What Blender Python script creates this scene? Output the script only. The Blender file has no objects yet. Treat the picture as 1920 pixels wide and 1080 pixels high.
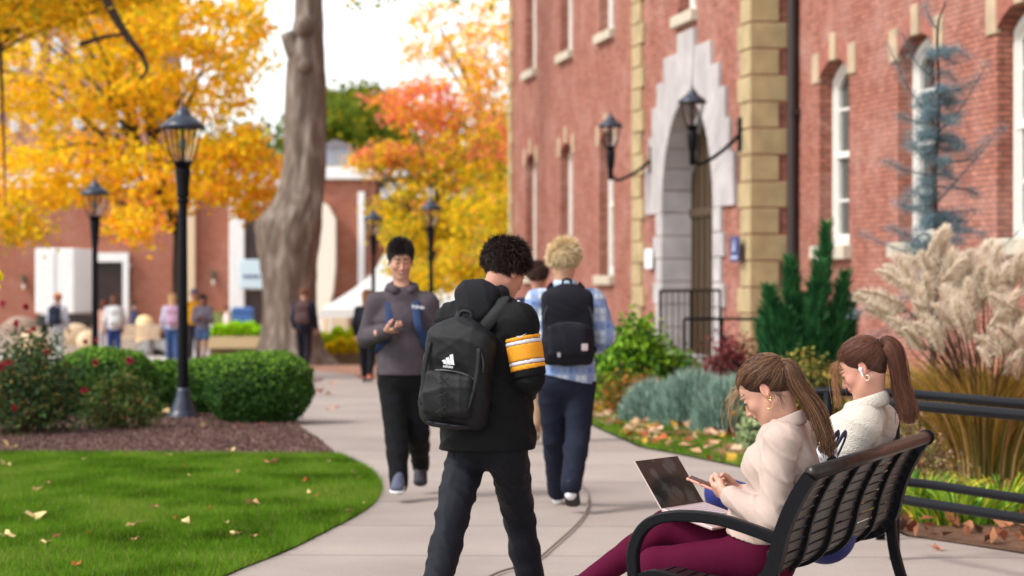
import bpy, math, random
import numpy as np
from mathutils import Vector, Matrix, noise as mnoise
random.seed(7); rng = np.random.default_rng(7)
SC = bpy.context.scene; COL = SC.collection
# ------------------------------------------------------------ camera, sky, sun, exposure
FPX = 4533.0; HZ = 515.0; CAMH = 1.52
cam = bpy.data.cameras.new('camera'); camo = bpy.data.objects.new('camera', cam); COL.objects.link(camo)
cam.sensor_width = 36.0; cam.lens = FPX/1920*36; cam.clip_start = .1; cam.clip_end = 3000
camo.location = (0, 0, CAMH); camo.rotation_euler = (math.pi/2-math.atan(25/FPX), 0, 0)
cam.dof.use_dof = True; cam.dof.focus_distance = 8.95; cam.dof.aperture_fstop = 3.5; cam.dof.aperture_blades = 0
SC.camera = camo
SUN_EL = 48; SUN_AZ = -112      # degrees, azimuth from +Y clockwise (left of and behind the camera)
w = bpy.data.worlds.new('World'); SC.world = w; w.use_nodes = True
nt = w.node_tree; nt.nodes.clear()
sky = nt.nodes.new('ShaderNodeTexSky'); sky.sky_type = 'NISHITA'; sky.sun_disc = False
sky.sun_elevation = math.radians(SUN_EL); sky.sun_rotation = math.radians(SUN_AZ)
sky.air_density = 1.0; sky.dust_density = 1.0; sky.ozone_density = 1.0
hs = nt.nodes.new('ShaderNodeHueSaturation'); hs.inputs['Saturation'].default_value = .22
bg = nt.nodes.new('ShaderNodeBackground'); bg.inputs['Strength'].default_value = .15
wo = nt.nodes.new('ShaderNodeOutputWorld')
nt.links.new(sky.outputs[0], hs.inputs['Color']); nt.links.new(hs.outputs[0], bg.inputs[0]); nt.links.new(bg.outputs[0], wo.inputs[0])
sl = bpy.data.lights.new('sun', 'SUN'); sl.energy = 1.5; sl.angle = math.radians(14); sl.color = (1, .95, .88)
so = bpy.data.objects.new('sun', sl); COL.objects.link(so)
_e, _a = math.radians(SUN_EL), math.radians(SUN_AZ)
so.rotation_euler = Vector((math.sin(_a)*math.cos(_e), math.cos(_a)*math.cos(_e), math.sin(_e))).to_track_quat('Z', 'Y').to_euler()
vs = SC.view_settings; vs.view_transform = 'Standard'; vs.look = 'None'; vs.gamma = 1; vs.exposure = 1.1
SC.cycles.max_bounces = 6; SC.cycles.transparent_max_bounces = 8

# ------------------------------------------------------------ helpers
def A(*v): return np.array(v, float)
def P(px, py, Z): return A((px-960)/FPX*Z, Z, CAMH-(py-HZ)/FPX*Z)      # a point at depth Z
def gz(Y): return -0.02*max(0., Y-25)
def GP(px, Y, dz=0): return A((px-960)/FPX*Y, Y, gz(Y)+dz)
def nrm(v): v = np.asarray(v, float); return v/(np.linalg.norm(v)+1e-12)
def c(r, g, b): return tuple(((x/255)/12.92 if x/255 <= .04045 else ((x/255+.055)/1.055)**2.4) for x in (r, g, b))
def frame(fwd, up=(0, 0, 1)):       # columns: right, forward, up
    y = nrm(fwd); x = nrm(np.cross(y, up)); z = np.cross(x, y); return np.stack([x, y, z], 1)
def rotz(a): ca, sa = math.cos(a), math.sin(a); return np.array([[ca, -sa, 0], [sa, ca, 0], [0, 0, 1.]])
def axrot(ax, a): return np.array(Matrix.Rotation(a, 3, Vector(ax)))

def mat(name, col=(.5, .5, .5), rough=.7, metal=0., var=0., vs=8., bump=0., bs=40., attr=False, spec=.5, sheen=0., sss=0., trans=0., col2=None, vdet=4, stretch=None, coat=0., emit=None, thr=None):
    m = bpy.data.materials.new(name); m.use_nodes = True; n = m.node_tree.nodes; l = m.node_tree.links
    b = n['Principled BSDF']; b.inputs['Roughness'].default_value = rough; b.inputs['Metallic'].default_value = metal
    b.inputs['Specular IOR Level'].default_value = spec; b.inputs['Coat Weight'].default_value = coat
    if sheen: b.inputs['Sheen Weight'].default_value = sheen; b.inputs['Sheen Roughness'].default_value = .5
    if sss: b.inputs['Subsurface Weight'].default_value = sss; b.inputs['Subsurface Scale'].default_value = .01; b.inputs['Subsurface Radius'].default_value = (1, .35, .2)
    tc = n.new('ShaderNodeTexCoord'); src = tc.outputs['Object']
    if stretch:
        mp = n.new('ShaderNodeMapping'); mp.inputs['Scale'].default_value = stretch; l.new(src, mp.inputs[0]); src = mp.outputs[0]
    if attr:
        a = n.new('ShaderNodeAttribute'); a.attribute_name = 'Col'; cs = a.outputs['Color']
    else:
        r = n.new('ShaderNodeRGB'); r.outputs[0].default_value = (*col, 1); cs = r.outputs[0]
    if var or col2:
        t = n.new('ShaderNodeTexNoise'); t.inputs['Scale'].default_value = vs; t.inputs['Detail'].default_value = vdet; l.new(src, t.inputs['Vector'])
        mr = n.new('ShaderNodeMapRange'); lo, hi = thr or (.3, .7); mr.inputs[1].default_value = lo; mr.inputs[2].default_value = hi; l.new(t.outputs[0], mr.inputs[0])
        mx = n.new('ShaderNodeMix'); mx.data_type = 'RGBA'
        if col2:
            l.new(mr.outputs[0], mx.inputs[0]); l.new(cs, mx.inputs[6]); mx.inputs[7].default_value = (*col2, 1); cs = mx.outputs[2]
        else:
            mx.blend_type = 'MULTIPLY'; mx.inputs[0].default_value = 1; l.new(cs, mx.inputs[6])
            mr.inputs[3].default_value = 1-var; mr.inputs[4].default_value = 1+var; l.new(mr.outputs[0], mx.inputs[7]); cs = mx.outputs[2]
    l.new(cs, b.inputs['Base Color'])
    if bump:
        t2 = n.new('ShaderNodeTexNoise'); t2.inputs['Scale'].default_value = bs; t2.inputs['Detail'].default_value = 5; l.new(src, t2.inputs['Vector'])
        bp = n.new('ShaderNodeBump'); bp.inputs['Strength'].default_value = bump; bp.inputs['Distance'].default_value = .01; l.new(t2.outputs[0], bp.inputs['Height']); l.new(bp.outputs[0], b.inputs['Normal'])
    if emit: b.inputs['Emission Color'].default_value = (*col, 1); b.inputs['Emission Strength'].default_value = emit
    if trans:
        tr = n.new('ShaderNodeBsdfTranslucent'); l.new(cs, tr.inputs[0]); ms = n.new('ShaderNodeMixShader'); ms.inputs[0].default_value = trans
        l.new(b.outputs[0], ms.inputs[1]); l.new(tr.outputs[0], ms.inputs[2]); l.new(ms.outputs[0], n['Material Output'].inputs[0])
    return m

class MB:
    def __init__(s): s.V = []; s.F = []; s.C = []; s.n = 0
    def add(s, V, F, col=None):
        V = np.asarray(V, float).reshape(-1, 3)
        s.V.append(V)
        for f in (F if isinstance(F, list) and len(F) and isinstance(F[0], np.ndarray) and F[0].ndim == 2 else [F]):
            if isinstance(f, np.ndarray): s.F.append(f+s.n)
            else:
                for q in f: s.F.append(np.array([q])+s.n)
        cc = np.ones((len(V), 3))
        if col is not None: cc[:] = col
        s.C.append(cc); s.n += len(V); return s
    def box(s, c_, h, R=None, col=None, bev=0.):
        h = np.asarray(h, float); R = np.eye(3) if R is None else R
        if bev <= 0:
            v = np.array([[x, y, z] for x in (-1, 1) for y in (-1, 1) for z in (-1, 1)])*h
            F = np.array([[0, 1, 3, 2], [4, 6, 7, 5], [0, 4, 5, 1], [2, 3, 7, 6], [0, 2, 6, 4], [1, 5, 7, 3]])
            return s.add(v@R.T+np.asarray(c_), F, col)
        V = []; F = []; idx = {}
        for i in range(8):
            sg = np.array([(i >> 2 & 1)*2-1, (i >> 1 & 1)*2-1, (i & 1)*2-1])
            for a in range(3):
                p = sg*(h-bev); p[a] = sg[a]*h[a]; idx[(tuple(sg), a)] = len(V); V.append(p)
        S = [(-1, 1)]*3
        for a in range(3):
            b_, d_ = (a+1) % 3, (a+2) % 3
            for sa in (-1, 1):
                q = []
                for sb, sd in ((-1, -1), (1, -1), (1, 1), (-1, 1)):
                    sg = [0, 0, 0]; sg[a] = sa; sg[b_] = sb; sg[d_] = sd; q.append(idx[(tuple(sg), a)])
                F.append(q if sa > 0 else q[::-1])
            for sb in (-1, 1):
                for sd in (-1, 1):
                    q = []
                    for sa, ax in ((-1, b_), (1, b_), (1, d_), (-1, d_)):
                        sg = [0, 0, 0]; sg[a] = sa; sg[b_] = sb; sg[d_] = sd; q.append(idx[(tuple(sg), ax)])
                    F.append(q if sb*sd < 0 else q[::-1])
        V = np.array(V)
        for i in range(8):
            sg = ((i >> 2 & 1)*2-1, (i >> 1 & 1)*2-1, (i & 1)*2-1)
            t = [idx[(sg, a)] for a in range(3)]; F.append(t if sg[0]*sg[1]*sg[2] > 0 else t[::-1])
        return s.add(V@R.T+np.asarray(c_), F, col)
    def tube(s, pts, r, n=8, col=None, caps=True, flat=None, flatdir=None, square=False):
        pts = np.asarray(pts, float); m = len(pts); r = np.broadcast_to(np.asarray(r, float), (m,))
        T = np.gradient(pts, axis=0); T /= (np.linalg.norm(T, axis=1, keepdims=True)+1e-12)
        ref = flatdir if flatdir is not None else ((0, 0, 1) if abs(T[0, 2]) < .9 else (1, 0, 0))
        u = nrm(np.cross(T[0], ref)); rings = []
        k = np.arange(n)*2*math.pi/n+(math.pi/n if square else 0)
        for i in range(m):
            if flatdir is not None: u = nrm(np.cross(T[i], flatdir))
            else: u = nrm(u-T[i]*np.dot(u, T[i]))
            v = np.cross(T[i], u); fl = 1 if flat is None else flat
            rings.append(pts[i]+r[i]*(np.cos(k)[:, None]*u+np.sin(k)[:, None]*v*fl))
        V = np.concatenate(rings); F = []
        i = np.arange(m-1)[:, None]*n; j = np.arange(n)[None]
        Q = np.stack([i+j, i+(j+1) % n, i+n+(j+1) % n, i+n+j], -1).reshape(-1, 4)
        s.add(V, Q, col)
        if caps:
            b0 = s.n-len(V); s.F.append(np.array([list(range(n))[::-1]])+b0); s.F.append(np.array([list(range(n))])+b0+(m-1)*n)
        return s
    def lathe(s, prof, o, n=16, col=None, R=None):
        prof = np.asarray(prof, float); m = len(prof); k = np.arange(n)*2*math.pi/n
        V = np.stack([prof[:, 0, None]*np.cos(k), prof[:, 0, None]*np.sin(k), np.repeat(prof[:, 1, None], n, 1)], -1).reshape(-1, 3)
        if R is not None: V = V@R.T
        i = np.arange(m-1)[:, None]*n; j = np.arange(n)[None]
        Q = np.stack([i+j, i+(j+1) % n, i+n+(j+1) % n, i+n+j], -1).reshape(-1, 4)
        s.add(V+np.asarray(o), Q, col); b0 = s.n-len(V)
        s.F.append(np.array([list(range(n))[::-1]])+b0); s.F.append(np.array([list(range(n))])+b0+(m-1)*n); return s
    def prism(s, poly, o, R, t, col=None):      # poly in the local x,z plane, thickness t along local y (o at the front face)
        poly = np.asarray(poly, float); n = len(poly)
        a = np.stack([poly[:, 0], np.zeros(n), poly[:, 1]], 1); b_ = a+np.array([0, t, 0])
        V = np.concatenate([a, b_])@R.T+np.asarray(o)
        s.add(V, [list(range(n)), list(range(n, 2*n))[::-1]]+[[i, i+n, (i+1) % n+n, (i+1) % n] for i in range(n)], col); return s
    def ball(s, o, r, n=10, col=None, R=None):
        r = np.broadcast_to(np.asarray(r, float), (3,)); th = np.linspace(.12, math.pi-.12, n)
        prof = np.stack([np.sin(th), -np.cos(th)], 1); m = MB(); m.lathe(prof, (0, 0, 0), n+4)
        V = m.V[0]*r
        if R is not None: V = V@R.T
        b0 = s.n; s.add(V+np.asarray(o), m.F[0], col)
        for f in m.F[1:]: s.F.append(f+b0)
        return s
    def build(s, name, m, parent=None, smooth=False, auto=None):
        V = np.concatenate(s.V) if s.V else np.zeros((0, 3)); C = np.concatenate(s.C)
        return mesh_obj(name, V, s.F, m, parent, smooth, C, auto)

def mesh_obj(name, V, Fs, m, parent=None, smooth=False, C=None, auto=None):
    me = bpy.data.meshes.new(name); me.vertices.add(len(V))
    par = None
    if parent is not None:
        par = np.array(parent.matrix_basis.translation) if parent.parent is None else (np.array(parent.matrix_basis.translation)+np.array(parent.parent.matrix_basis.translation))
        V = V-par
        org = np.zeros(3)
    else:
        org = np.array([(V[:, 0].min()+V[:, 0].max())/2, (V[:, 1].min()+V[:, 1].max())/2, V[:, 2].min()]) if len(V) else np.zeros(3)
        V = V-org
    me.vertices.foreach_set('co', V.astype(np.float32).ravel())
    loops = np.concatenate([f.ravel() for f in Fs]).astype(np.int32); tot = np.concatenate([np.full(len(f), f.shape[1]) for f in Fs]).astype(np.int32)
    me.loops.add(len(loops)); me.loops.foreach_set('vertex_index', loops)
    me.polygons.add(len(tot)); st = np.concatenate([[0], np.cumsum(tot)[:-1]]).astype(np.int32)
    me.polygons.foreach_set('loop_start', st); me.polygons.foreach_set('loop_total', tot)
    me.polygons.foreach_set('use_smooth', np.full(len(tot), bool(smooth)))
    if C is not None and not np.all(C == 1):
        ca = me.color_attributes.new('Col', 'FLOAT_COLOR', 'POINT'); cc = np.ones((len(V), 4), np.float32); cc[:, :3] = C; ca.data.foreach_set('color', cc.ravel())
    me.update(calc_edges=True); me.validate()
    if auto is not None:
        me.polygons.foreach_set('use_smooth', np.ones(len(me.polygons), bool))
        try: me.set_sharp_from_angle(angle=math.radians(auto))
        except Exception: pass
    me.materials.append(m); o = bpy.data.objects.new(name, me); COL.objects.link(o)
    if parent is not None: o.parent = parent
    o.location = org
    return o
def tag(o, label=None, cat=None, group=None, kind=None):
    if label: o['label'] = label
    if cat: o['category'] = cat
    if group: o['group'] = group
    if kind: o['kind'] = kind
    return o
def empty(name, loc, label=None, cat=None, group=None):
    o = bpy.data.objects.new(name, None); COL.objects.link(o); o.location = loc; o.empty_display_size = .1
    return tag(o, label, cat, group)
def copy_tree(o, parent=None):
    d = o.copy(); COL.objects.link(d)
    if parent: d.parent = parent
    for ch in list(o.children): copy_tree(ch, d)
    return d
def move(o, loc, rz=0.):
    o.location = loc; o.rotation_euler = (0, 0, rz); return o
def bez(p, n=12):        # Catmull-Rom through points
    p = np.asarray(p, float); q = np.vstack([2*p[0]-p[1], p, 2*p[-1]-p[-2]]); out = []
    for i in range(1, len(q)-2):
        for t in np.linspace(0, 1, n, endpoint=False):
            out.append(.5*((2*q[i])+(-q[i-1]+q[i+1])*t+(2*q[i-1]-5*q[i]+4*q[i+1]-q[i+2])*t*t+(-q[i-1]+3*q[i]-3*q[i+1]+q[i+2])*t**3))
    out.append(p[-1]); return np.array(out)
def sheet(name, poly, m, z=0., kind='structure', step=None):
    # ground-plane polygon following gz(): triangulated through bmesh then cut by depth lines
    import bmesh
    bm = bmesh.new(); vs_ = [bm.verts.new((x, y, 0)) for x, y in poly]; bm.faces.new(vs_)
    ys = [p[1] for p in poly]
    for yc in (25, 60, 100):
        if min(ys) < yc < max(ys): bmesh.ops.bisect_plane(bm, geom=bm.verts[:]+bm.edges[:]+bm.faces[:], plane_co=(0, yc, 0), plane_no=(0, 1, 0))
    bmesh.ops.triangulate(bm, faces=bm.faces[:])
    for v in bm.verts: v.co.z = gz(v.co.y)+z
    bm.normal_update()
    if bm.faces and sum(f.normal.z for f in bm.faces) < 0: bmesh.ops.reverse_faces(bm, faces=bm.faces[:])
    me = bpy.data.meshes.new(name); bm.to_mesh(me); bm.free(); me.materials.append(m)
    o = bpy.data.objects.new(name, me); COL.objects.link(o)
    if kind: o['kind'] = kind
    return o
def inpoly(x, y, poly):
    poly = np.asarray(poly); r = np.zeros(len(x), bool); n = len(poly)
    for i in range(n):
        x1, y1 = poly[i]; x2, y2 = poly[(i+1) % n]
        cnd = ((y1 > y) != (y2 > y)) & (x < (x2-x1)*(y-y1)/(y2-y1+1e-12)+x1); r ^= cnd
    return r
def leaves(V, size, col, nrmbias=None, asp=.75, rg=rng, curl=.25):
    # rhombic leaf-sized faces at the points V; returns an (verts, faces, colours) triple
    n = len(V); d = rg.normal(size=(n, 3)); d /= np.linalg.norm(d, axis=1, keepdims=True)
    e = rg.normal(size=(n, 3)); 
    if nrmbias is not None: e = e*.6+nrmbias
    u = np.cross(d, e); u /= (np.linalg.norm(u, axis=1, keepdims=True)+1e-9); w_ = np.cross(u, d)
    sz = np.broadcast_to(np.asarray(size, float), (n,))*rg.uniform(.6, 1.3, n); sz = sz[:, None]
    a = V-d*sz*.5; b_ = V+u*sz*.5*asp+w_*sz*curl*.5; e2 = V+d*sz*.55; f = V-u*sz*.5*asp+w_*sz*curl*.5
    X = np.stack([a, b_, e2, f], 1).reshape(-1, 3); F = np.arange(n*4).reshape(n, 4)
    return X, F, np.repeat(np.broadcast_to(col, (n, 3)), 4, 0)
def blades(base, h, wd, lean, col, rg=rng, segs=2, tipcol=None, droop=.0):
    n = len(base); h = np.broadcast_to(h, (n,)); a = rg.uniform(0, 2*math.pi, n); side = np.stack([np.cos(a), np.sin(a), 0*a], 1)
    lean = np.asarray(lean); L = []; C = []; col = np.broadcast_to(col, (n, 3)); tc = col if tipcol is None else np.broadcast_to(tipcol, (n, 3))
    for i in range(segs+1):
        t = i/segs; p = base+lean*(t**1.7)+np.array([0, 0, 1])*(h*(t-droop*t*t*t))[:, None]
        wv = np.broadcast_to(wd, (n,))[:, None]*side*(1-t)**.7*.5
        if i < segs: L += [p-wv, p+wv]; C += [col*(1-t)+tc*t]*2
        else: L += [p]; C += [tc]
    k = len(L); V = np.stack(L, 1).reshape(-1, 3); C = np.stack(C, 1).reshape(-1, 3); o = np.arange(n)[:, None]*k
    F = [o+np.array([[2*i, 2*i+1, 2*i+3, 2*i+2]]) for i in range(segs-1)]+[o+np.array([[2*segs-2, 2*segs-1, 2*segs]])]
    return V, F, C
def addn(mb, V, Fl, C):
    mb.V.append(V); mb.C.append(C)
    for f in (Fl if isinstance(Fl, list) else [Fl]): mb.F.append(f+mb.n)
    mb.n += len(V); return mb

# ------------------------------------------------------------ signed-distance modelling
def smin(a, b, k):
    if k <= 0: return np.minimum(a, b)
    h = np.clip(.5+.5*(b-a)/k, 0, 1); return b*(1-h)+a*h-k*h*(1-h)
class SDF:
    def __init__(s): s.p = []; s.cuts = []; s.disp = []
    def cone(s, a, b, ra, rb=None, k=.02, op='u'):
        a = np.asarray(a, float); b = np.asarray(b, float); rb = ra if rb is None else rb; R = max(ra, rb)
        ba = b-a; bb = ba@ba+1e-12
        def f(X):
            q = X-a; t = np.clip(q@ba/bb, 0, 1); return np.linalg.norm(q-t[..., None]*ba, axis=-1)-(ra+(rb-ra)*t)
        s.p.append((f, np.minimum(a, b)-R, np.maximum(a, b)+R, k, op)); return s
    def chain(s, pts, rs, k=.02):
        for i in range(len(pts)-1): s.cone(pts[i], pts[i+1], rs[i], rs[i+1], k if i == 0 else min(k, .012))
        return s
    def ec(s, a, b, A_, B_, W, k=.03, op='u'):    # elliptical cone, A_=(width,depth) half sizes at a
        a = np.asarray(a, float); b = np.asarray(b, float); ba = b-a; bb = ba@ba+1e-12; ax = nrm(ba); W = nrm(np.asarray(W, float)-ax*np.dot(W, ax)); D = np.cross(ax, W); R = max(*A_, *B_)
        def f(X):
            q = X-a; t = np.clip(q@ba/bb, 0, 1); r = q-t[..., None]*ba; w_ = A_[0]+(B_[0]-A_[0])*t; d_ = A_[1]+(B_[1]-A_[1])*t; mn = np.minimum(w_, d_)
            g = np.sqrt((r@W/w_)**2+(r@D/d_)**2+(r@ax/mn)**2); g2 = np.sqrt((r@W/w_**2)**2+(r@D/d_**2)**2+(r@ax/mn**2)**2)+1e-6
            return np.where(g > .3, g*(g-1)/g2, (g-1)*mn)
        s.p.append((f, np.minimum(a, b)-R, np.maximum(a, b)+R, k, op)); return s
    def ell(s, o, r, R=None, k=.02, op='u'):
        o = np.asarray(o, float); r = np.broadcast_to(np.asarray(r, float), (3,)); R = np.eye(3) if R is None else R; M_ = max(r)
        def f(X):
            q = (X-o)@R; g = np.sqrt(((q/r)**2).sum(-1)); g2 = np.sqrt(((q/r**2)**2).sum(-1))+1e-6
            return np.where(g > .3, g*(g-1)/g2, (g-1)*min(r))
        s.p.append((f, o-M_, o+M_, k, op)); return s
    def box(s, o, h, R=None, rd=.01, k=.01, op='u'):
        o = np.asarray(o, float); h = np.asarray(h, float); R = np.eye(3) if R is None else R; M_ = np.linalg.norm(h)
        def f(X):
            q = np.abs((X-o)@R)-h+rd; return np.linalg.norm(np.maximum(q, 0), axis=-1)+np.minimum(q.max(-1), 0)-rd
        s.p.append((f, o-M_, o+M_, k, op)); return s
    def cut(s, p, n): s.cuts.append((np.asarray(p, float), nrm(n))); return s     # keeps the side the normal points away from
    def mesh(s, res):
        mg = 2.5*res
        us = [q for q in s.p if q[4] == 'u']
        lo = np.min([q[1] for q in us], 0)-mg-.01; hi = np.max([q[2] for q in us], 0)+mg+.01
        N = np.ceil((hi-lo)/res).astype(int)+1
        D = np.full(N, 1., np.float32)
        ax = [lo[i]+np.arange(N[i])*res for i in range(3)]
        for f, a, b, k, op in s.p:
            i0 = np.clip(np.floor((a-lo-mg-k)/res).astype(int), 0, N); i1 = np.clip(np.ceil((b-lo+mg+k)/res).astype(int)+1, 0, N)
            if (i1 <= i0).any(): continue
            X = np.stack(np.meshgrid(ax[0][i0[0]:i1[0]], ax[1][i0[1]:i1[1]], ax[2][i0[2]:i1[2]], indexing='ij'), -1)
            v = f(X); sl_ = tuple(slice(i0[j], i1[j]) for j in range(3)); d = D[sl_]
            if op == 'u': D[sl_] = smin(d, v, k)
            elif op == 's': D[sl_] = -smin(-d, v, k)
        if s.cuts or s.disp:
            idx = np.nonzero(np.abs(D) < .06+2*res); X = np.stack([ax[j][idx[j]] for j in range(3)], -1); v = D[idx]
            for g in s.disp: v = v+g(X)
            for p_, n_ in s.cuts: v = np.maximum(v, (X-p_)@n_)
            D[idx] = v
            if s.cuts:
                idx = np.nonzero(D < -.05); X = np.stack([ax[j][idx[j]] for j in range(3)], -1); v = D[idx]
                for p_, n_ in s.cuts: v = np.maximum(v, (X-p_)@n_)
                D[idx] = v
        return nets(D, lo, res)
def nets(D, lo, res):
    S = D < 0; c0 = S[:-1, :-1, :-1]; cnt = np.zeros(c0.shape, np.int8)
    nx, ny, nz = c0.shape
    for i in (0, 1):
        for j in (0, 1):
            for k in (0, 1): cnt += S[i:i+nx, j:j+ny, k:k+nz]
    act = (cnt > 0) & (cnt < 8); ids = np.full(c0.shape, -1, np.int64); I = np.nonzero(act); n = len(I[0]); ids[I] = np.arange(n)
    I = np.stack(I, 1); acc = np.zeros((n, 3)); num = np.zeros(n)
    corners = [(i, j, k) for i in (0, 1) for j in (0, 1) for k in (0, 1)]
    val = {cn: D[I[:, 0]+cn[0], I[:, 1]+cn[1], I[:, 2]+cn[2]].astype(float) for cn in corners}
    for cn in corners:
        for a in range(3):
            if cn[a] == 0:
                c2 = list(cn); c2[a] = 1; c2 = tuple(c2); v0, v1 = val[cn], val[c2]; m = (v0 < 0) != (v1 < 0)
                t = np.where(m, v0/(v0-v1+1e-20), 0); p = np.array(cn, float)[None]+0*acc; p[:, a] = t; acc += p*m[:, None]; num += m
    V = lo+(I+acc/num[:, None])*res
    F = []
    for a in range(3):
        b, d = (a+1) % 3, (a+2) % 3
        sl0 = [slice(None)]*3; sl1 = [slice(None)]*3; sl0[a] = slice(0, -1); sl1[a] = slice(1, None)
        x0 = S[tuple(sl0)]; x1 = S[tuple(sl1)]; E = np.stack(np.nonzero(x0 != x1), 1)
        E = E[(E[:, b] > 0) & (E[:, d] > 0) & (E[:, b] < S.shape[b]-1) & (E[:, d] < S.shape[d]-1)]
        if not len(E): continue
        q = []
        for ob, od in ((-1, -1), (0, -1), (0, 0), (-1, 0)):
            e = E.copy(); e[:, b] += ob; e[:, d] += od; q.append(ids[e[:, 0], e[:, 1], e[:, 2]])
        Q = np.stack(q, 1); fl = x0[E[:, 0], E[:, 1], E[:, 2]]; Q[~fl] = Q[~fl][:, ::-1]; F.append(Q)
    F = np.concatenate(F); F = F[(F >= 0).all(1)]
    return V, F
def sdf_obj(name, sd, res, m, parent=None, colf=None, extra=None):
    V, F = sd.mesh(res); C = np.ones((len(V), 3)) if colf is None else colf(V)
    Fs = [F]
    if extra:
        for (V2, F2, C2) in extra: Fs.append(F2+len(V)); V = np.vstack([V, V2]); C = np.vstack([C, C2])
    return mesh_obj(name, V, Fs, m, parent, True, C)
def wrinkle(amp, dirs, seed=0):
    r = np.random.default_rng(seed); W = []
    for d, fr in dirs:
        for _ in range(3): W.append((nrm(np.asarray(d)+r.normal(size=3)*.35)*fr*r.uniform(.7, 1.4)*2*math.pi, r.uniform(0, 6.28), r.normal(size=3)*7))
    def f(X):
        o = 0
        for k, ph, k2 in W: o = o+((1-np.abs(np.sin(.5*(X@k)+ph+1.2*np.sin(X@k2))))**2.2*1.7-.45)*np.clip(np.sin(X@k2*.7+ph*2)+.45, 0, 1)
        return -amp*o/len(W)*1.5
    return f
# ------------------------------------------------------------ materials of the setting
def brick_mat(name, c1, c2, mort, bw=.21, rh=.0677, ms=.007, pale=(.55, .38, .33), pa=.35):
    m = bpy.data.materials.new(name); m.use_nodes = True; n = m.node_tree.nodes; l = m.node_tree.links; b = n['Principled BSDF']; b.inputs['Roughness'].default_value = .85
    b.inputs['Specular IOR Level'].default_value = .25
    tc = n.new('ShaderNodeTexCoord'); sp = n.new('ShaderNodeSeparateXYZ'); l.new(tc.outputs['Object'], sp.inputs[0])
    ad = n.new('ShaderNodeMath'); ad.operation = 'ADD'; l.new(sp.outputs[0], ad.inputs[0]); l.new(sp.outputs[1], ad.inputs[1])
    cb = n.new('ShaderNodeCombineXYZ'); l.new(ad.outputs[0], cb.inputs[0]); l.new(sp.outputs[2], cb.inputs[1])
    bt = n.new('ShaderNodeTexBrick'); bt.inputs['Scale'].default_value = 1; bt.inputs['Brick Width'].default_value = bw; bt.inputs['Row Height'].default_value = rh
    bt.inputs['Mortar Size'].default_value = ms; bt.inputs['Mortar Smooth'].default_value = .3; bt.inputs['Bias'].default_value = -.1
    bt.inputs['Color1'].default_value = (*c1, 1); bt.inputs['Color2'].default_value = (*c2, 1); bt.inputs['Mortar'].default_value = (*mort, 1); l.new(cb.outputs[0], bt.inputs[0])
    t = n.new('ShaderNodeTexNoise'); t.inputs['Scale'].default_value = 1.1; t.inputs['Detail'].default_value = 8; t.inputs['Roughness'].default_value = .65; l.new(tc.outputs['Object'], t.inputs[0])
    mr = n.new('ShaderNodeMapRange'); mr.inputs[1].default_value = .46; mr.inputs[2].default_value = .75; mr.inputs[4].default_value = pa*1.6; l.new(t.outputs[0], mr.inputs[0])
    mx = n.new('ShaderNodeMix'); mx.data_type = 'RGBA'; mx.inputs[7].default_value = (*pale, 1); l.new(mr.outputs[0], mx.inputs[0]); l.new(bt.outputs[0], mx.inputs[6])
    t3 = n.new('ShaderNodeTexNoise'); t3.inputs['Scale'].default_value = 9; t3.inputs['Detail'].default_value = 3; mp = n.new('ShaderNodeMapping'); mp.inputs['Scale'].default_value = (.6, .6, 1.6); l.new(tc.outputs['Object'], mp.inputs[0]); l.new(mp.outputs[0], t3.inputs[0])
    m3 = n.new('ShaderNodeMapRange'); m3.inputs[1].default_value = .3; m3.inputs[2].default_value = .7; m3.inputs[3].default_value = .78; m3.inputs[4].default_value = 1.18; l.new(t3.outputs[0], m3.inputs[0])
    m4 = n.new('ShaderNodeMix'); m4.data_type = 'RGBA'; m4.blend_type = 'MULTIPLY'; m4.inputs[0].default_value = 1; l.new(mx.outputs[2], m4.inputs[6]); l.new(m3.outputs[0], m4.inputs[7])
    l.new(m4.outputs[2], b.inputs['Base Color'])
    bp = n.new('ShaderNodeBump'); bp.inputs['Strength'].default_value = .6; bp.inputs['Distance'].default_value = .01; bp.invert = True; l.new(bt.outputs[1], bp.inputs['Height']); l.new(bp.outputs[0], b.inputs['Normal'])
    return m
BR = brick_mat('red brick', (.44, .165, .11), (.30, .095, .065), (.13, .07, .055), ms=.011, pale=(.50, .30, .25))
BRF = brick_mat('far brick', (.36, .12, .07), (.30, .10, .06), (.36, .22, .17), bw=.4, rh=.14, ms=.01, pa=.15)
STONE = mat('sandstone', c(172, 152, 112), .88, var=.18, vs=3, bump=.3, bs=30)
LIME = mat('limestone', c(174, 168, 166), .88, var=.16, vs=2.2, bump=.3, bs=25)
SILL = mat('sill stone', c(190, 180, 160), .85, var=.12, vs=6)
WHITE = mat('white paint', (.78, .76, .70), .45, var=.05, vs=12)
WHITEF = mat('white wall paint', (.80, .80, .79), .6, var=.04, vs=2)
GLASS = mat('window glass', (.025, .022, .022), .06, spec=.8)
DOORM = mat('brown door', (.055, .032, .012), .5, var=.2, vs=3, stretch=(4, 4, .4))
DARK = mat('dark interior', (.02, .012, .012), .6, var=.3, vs=1)
BLACKM = mat('black painted iron', (.0045, .005, .007), .45, spec=.13, bump=.05, bs=60)
CONC = mat('concrete', c(176, 162, 148), .85, var=.10, vs=1.3, bump=.25, bs=120, vdet=8)

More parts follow.
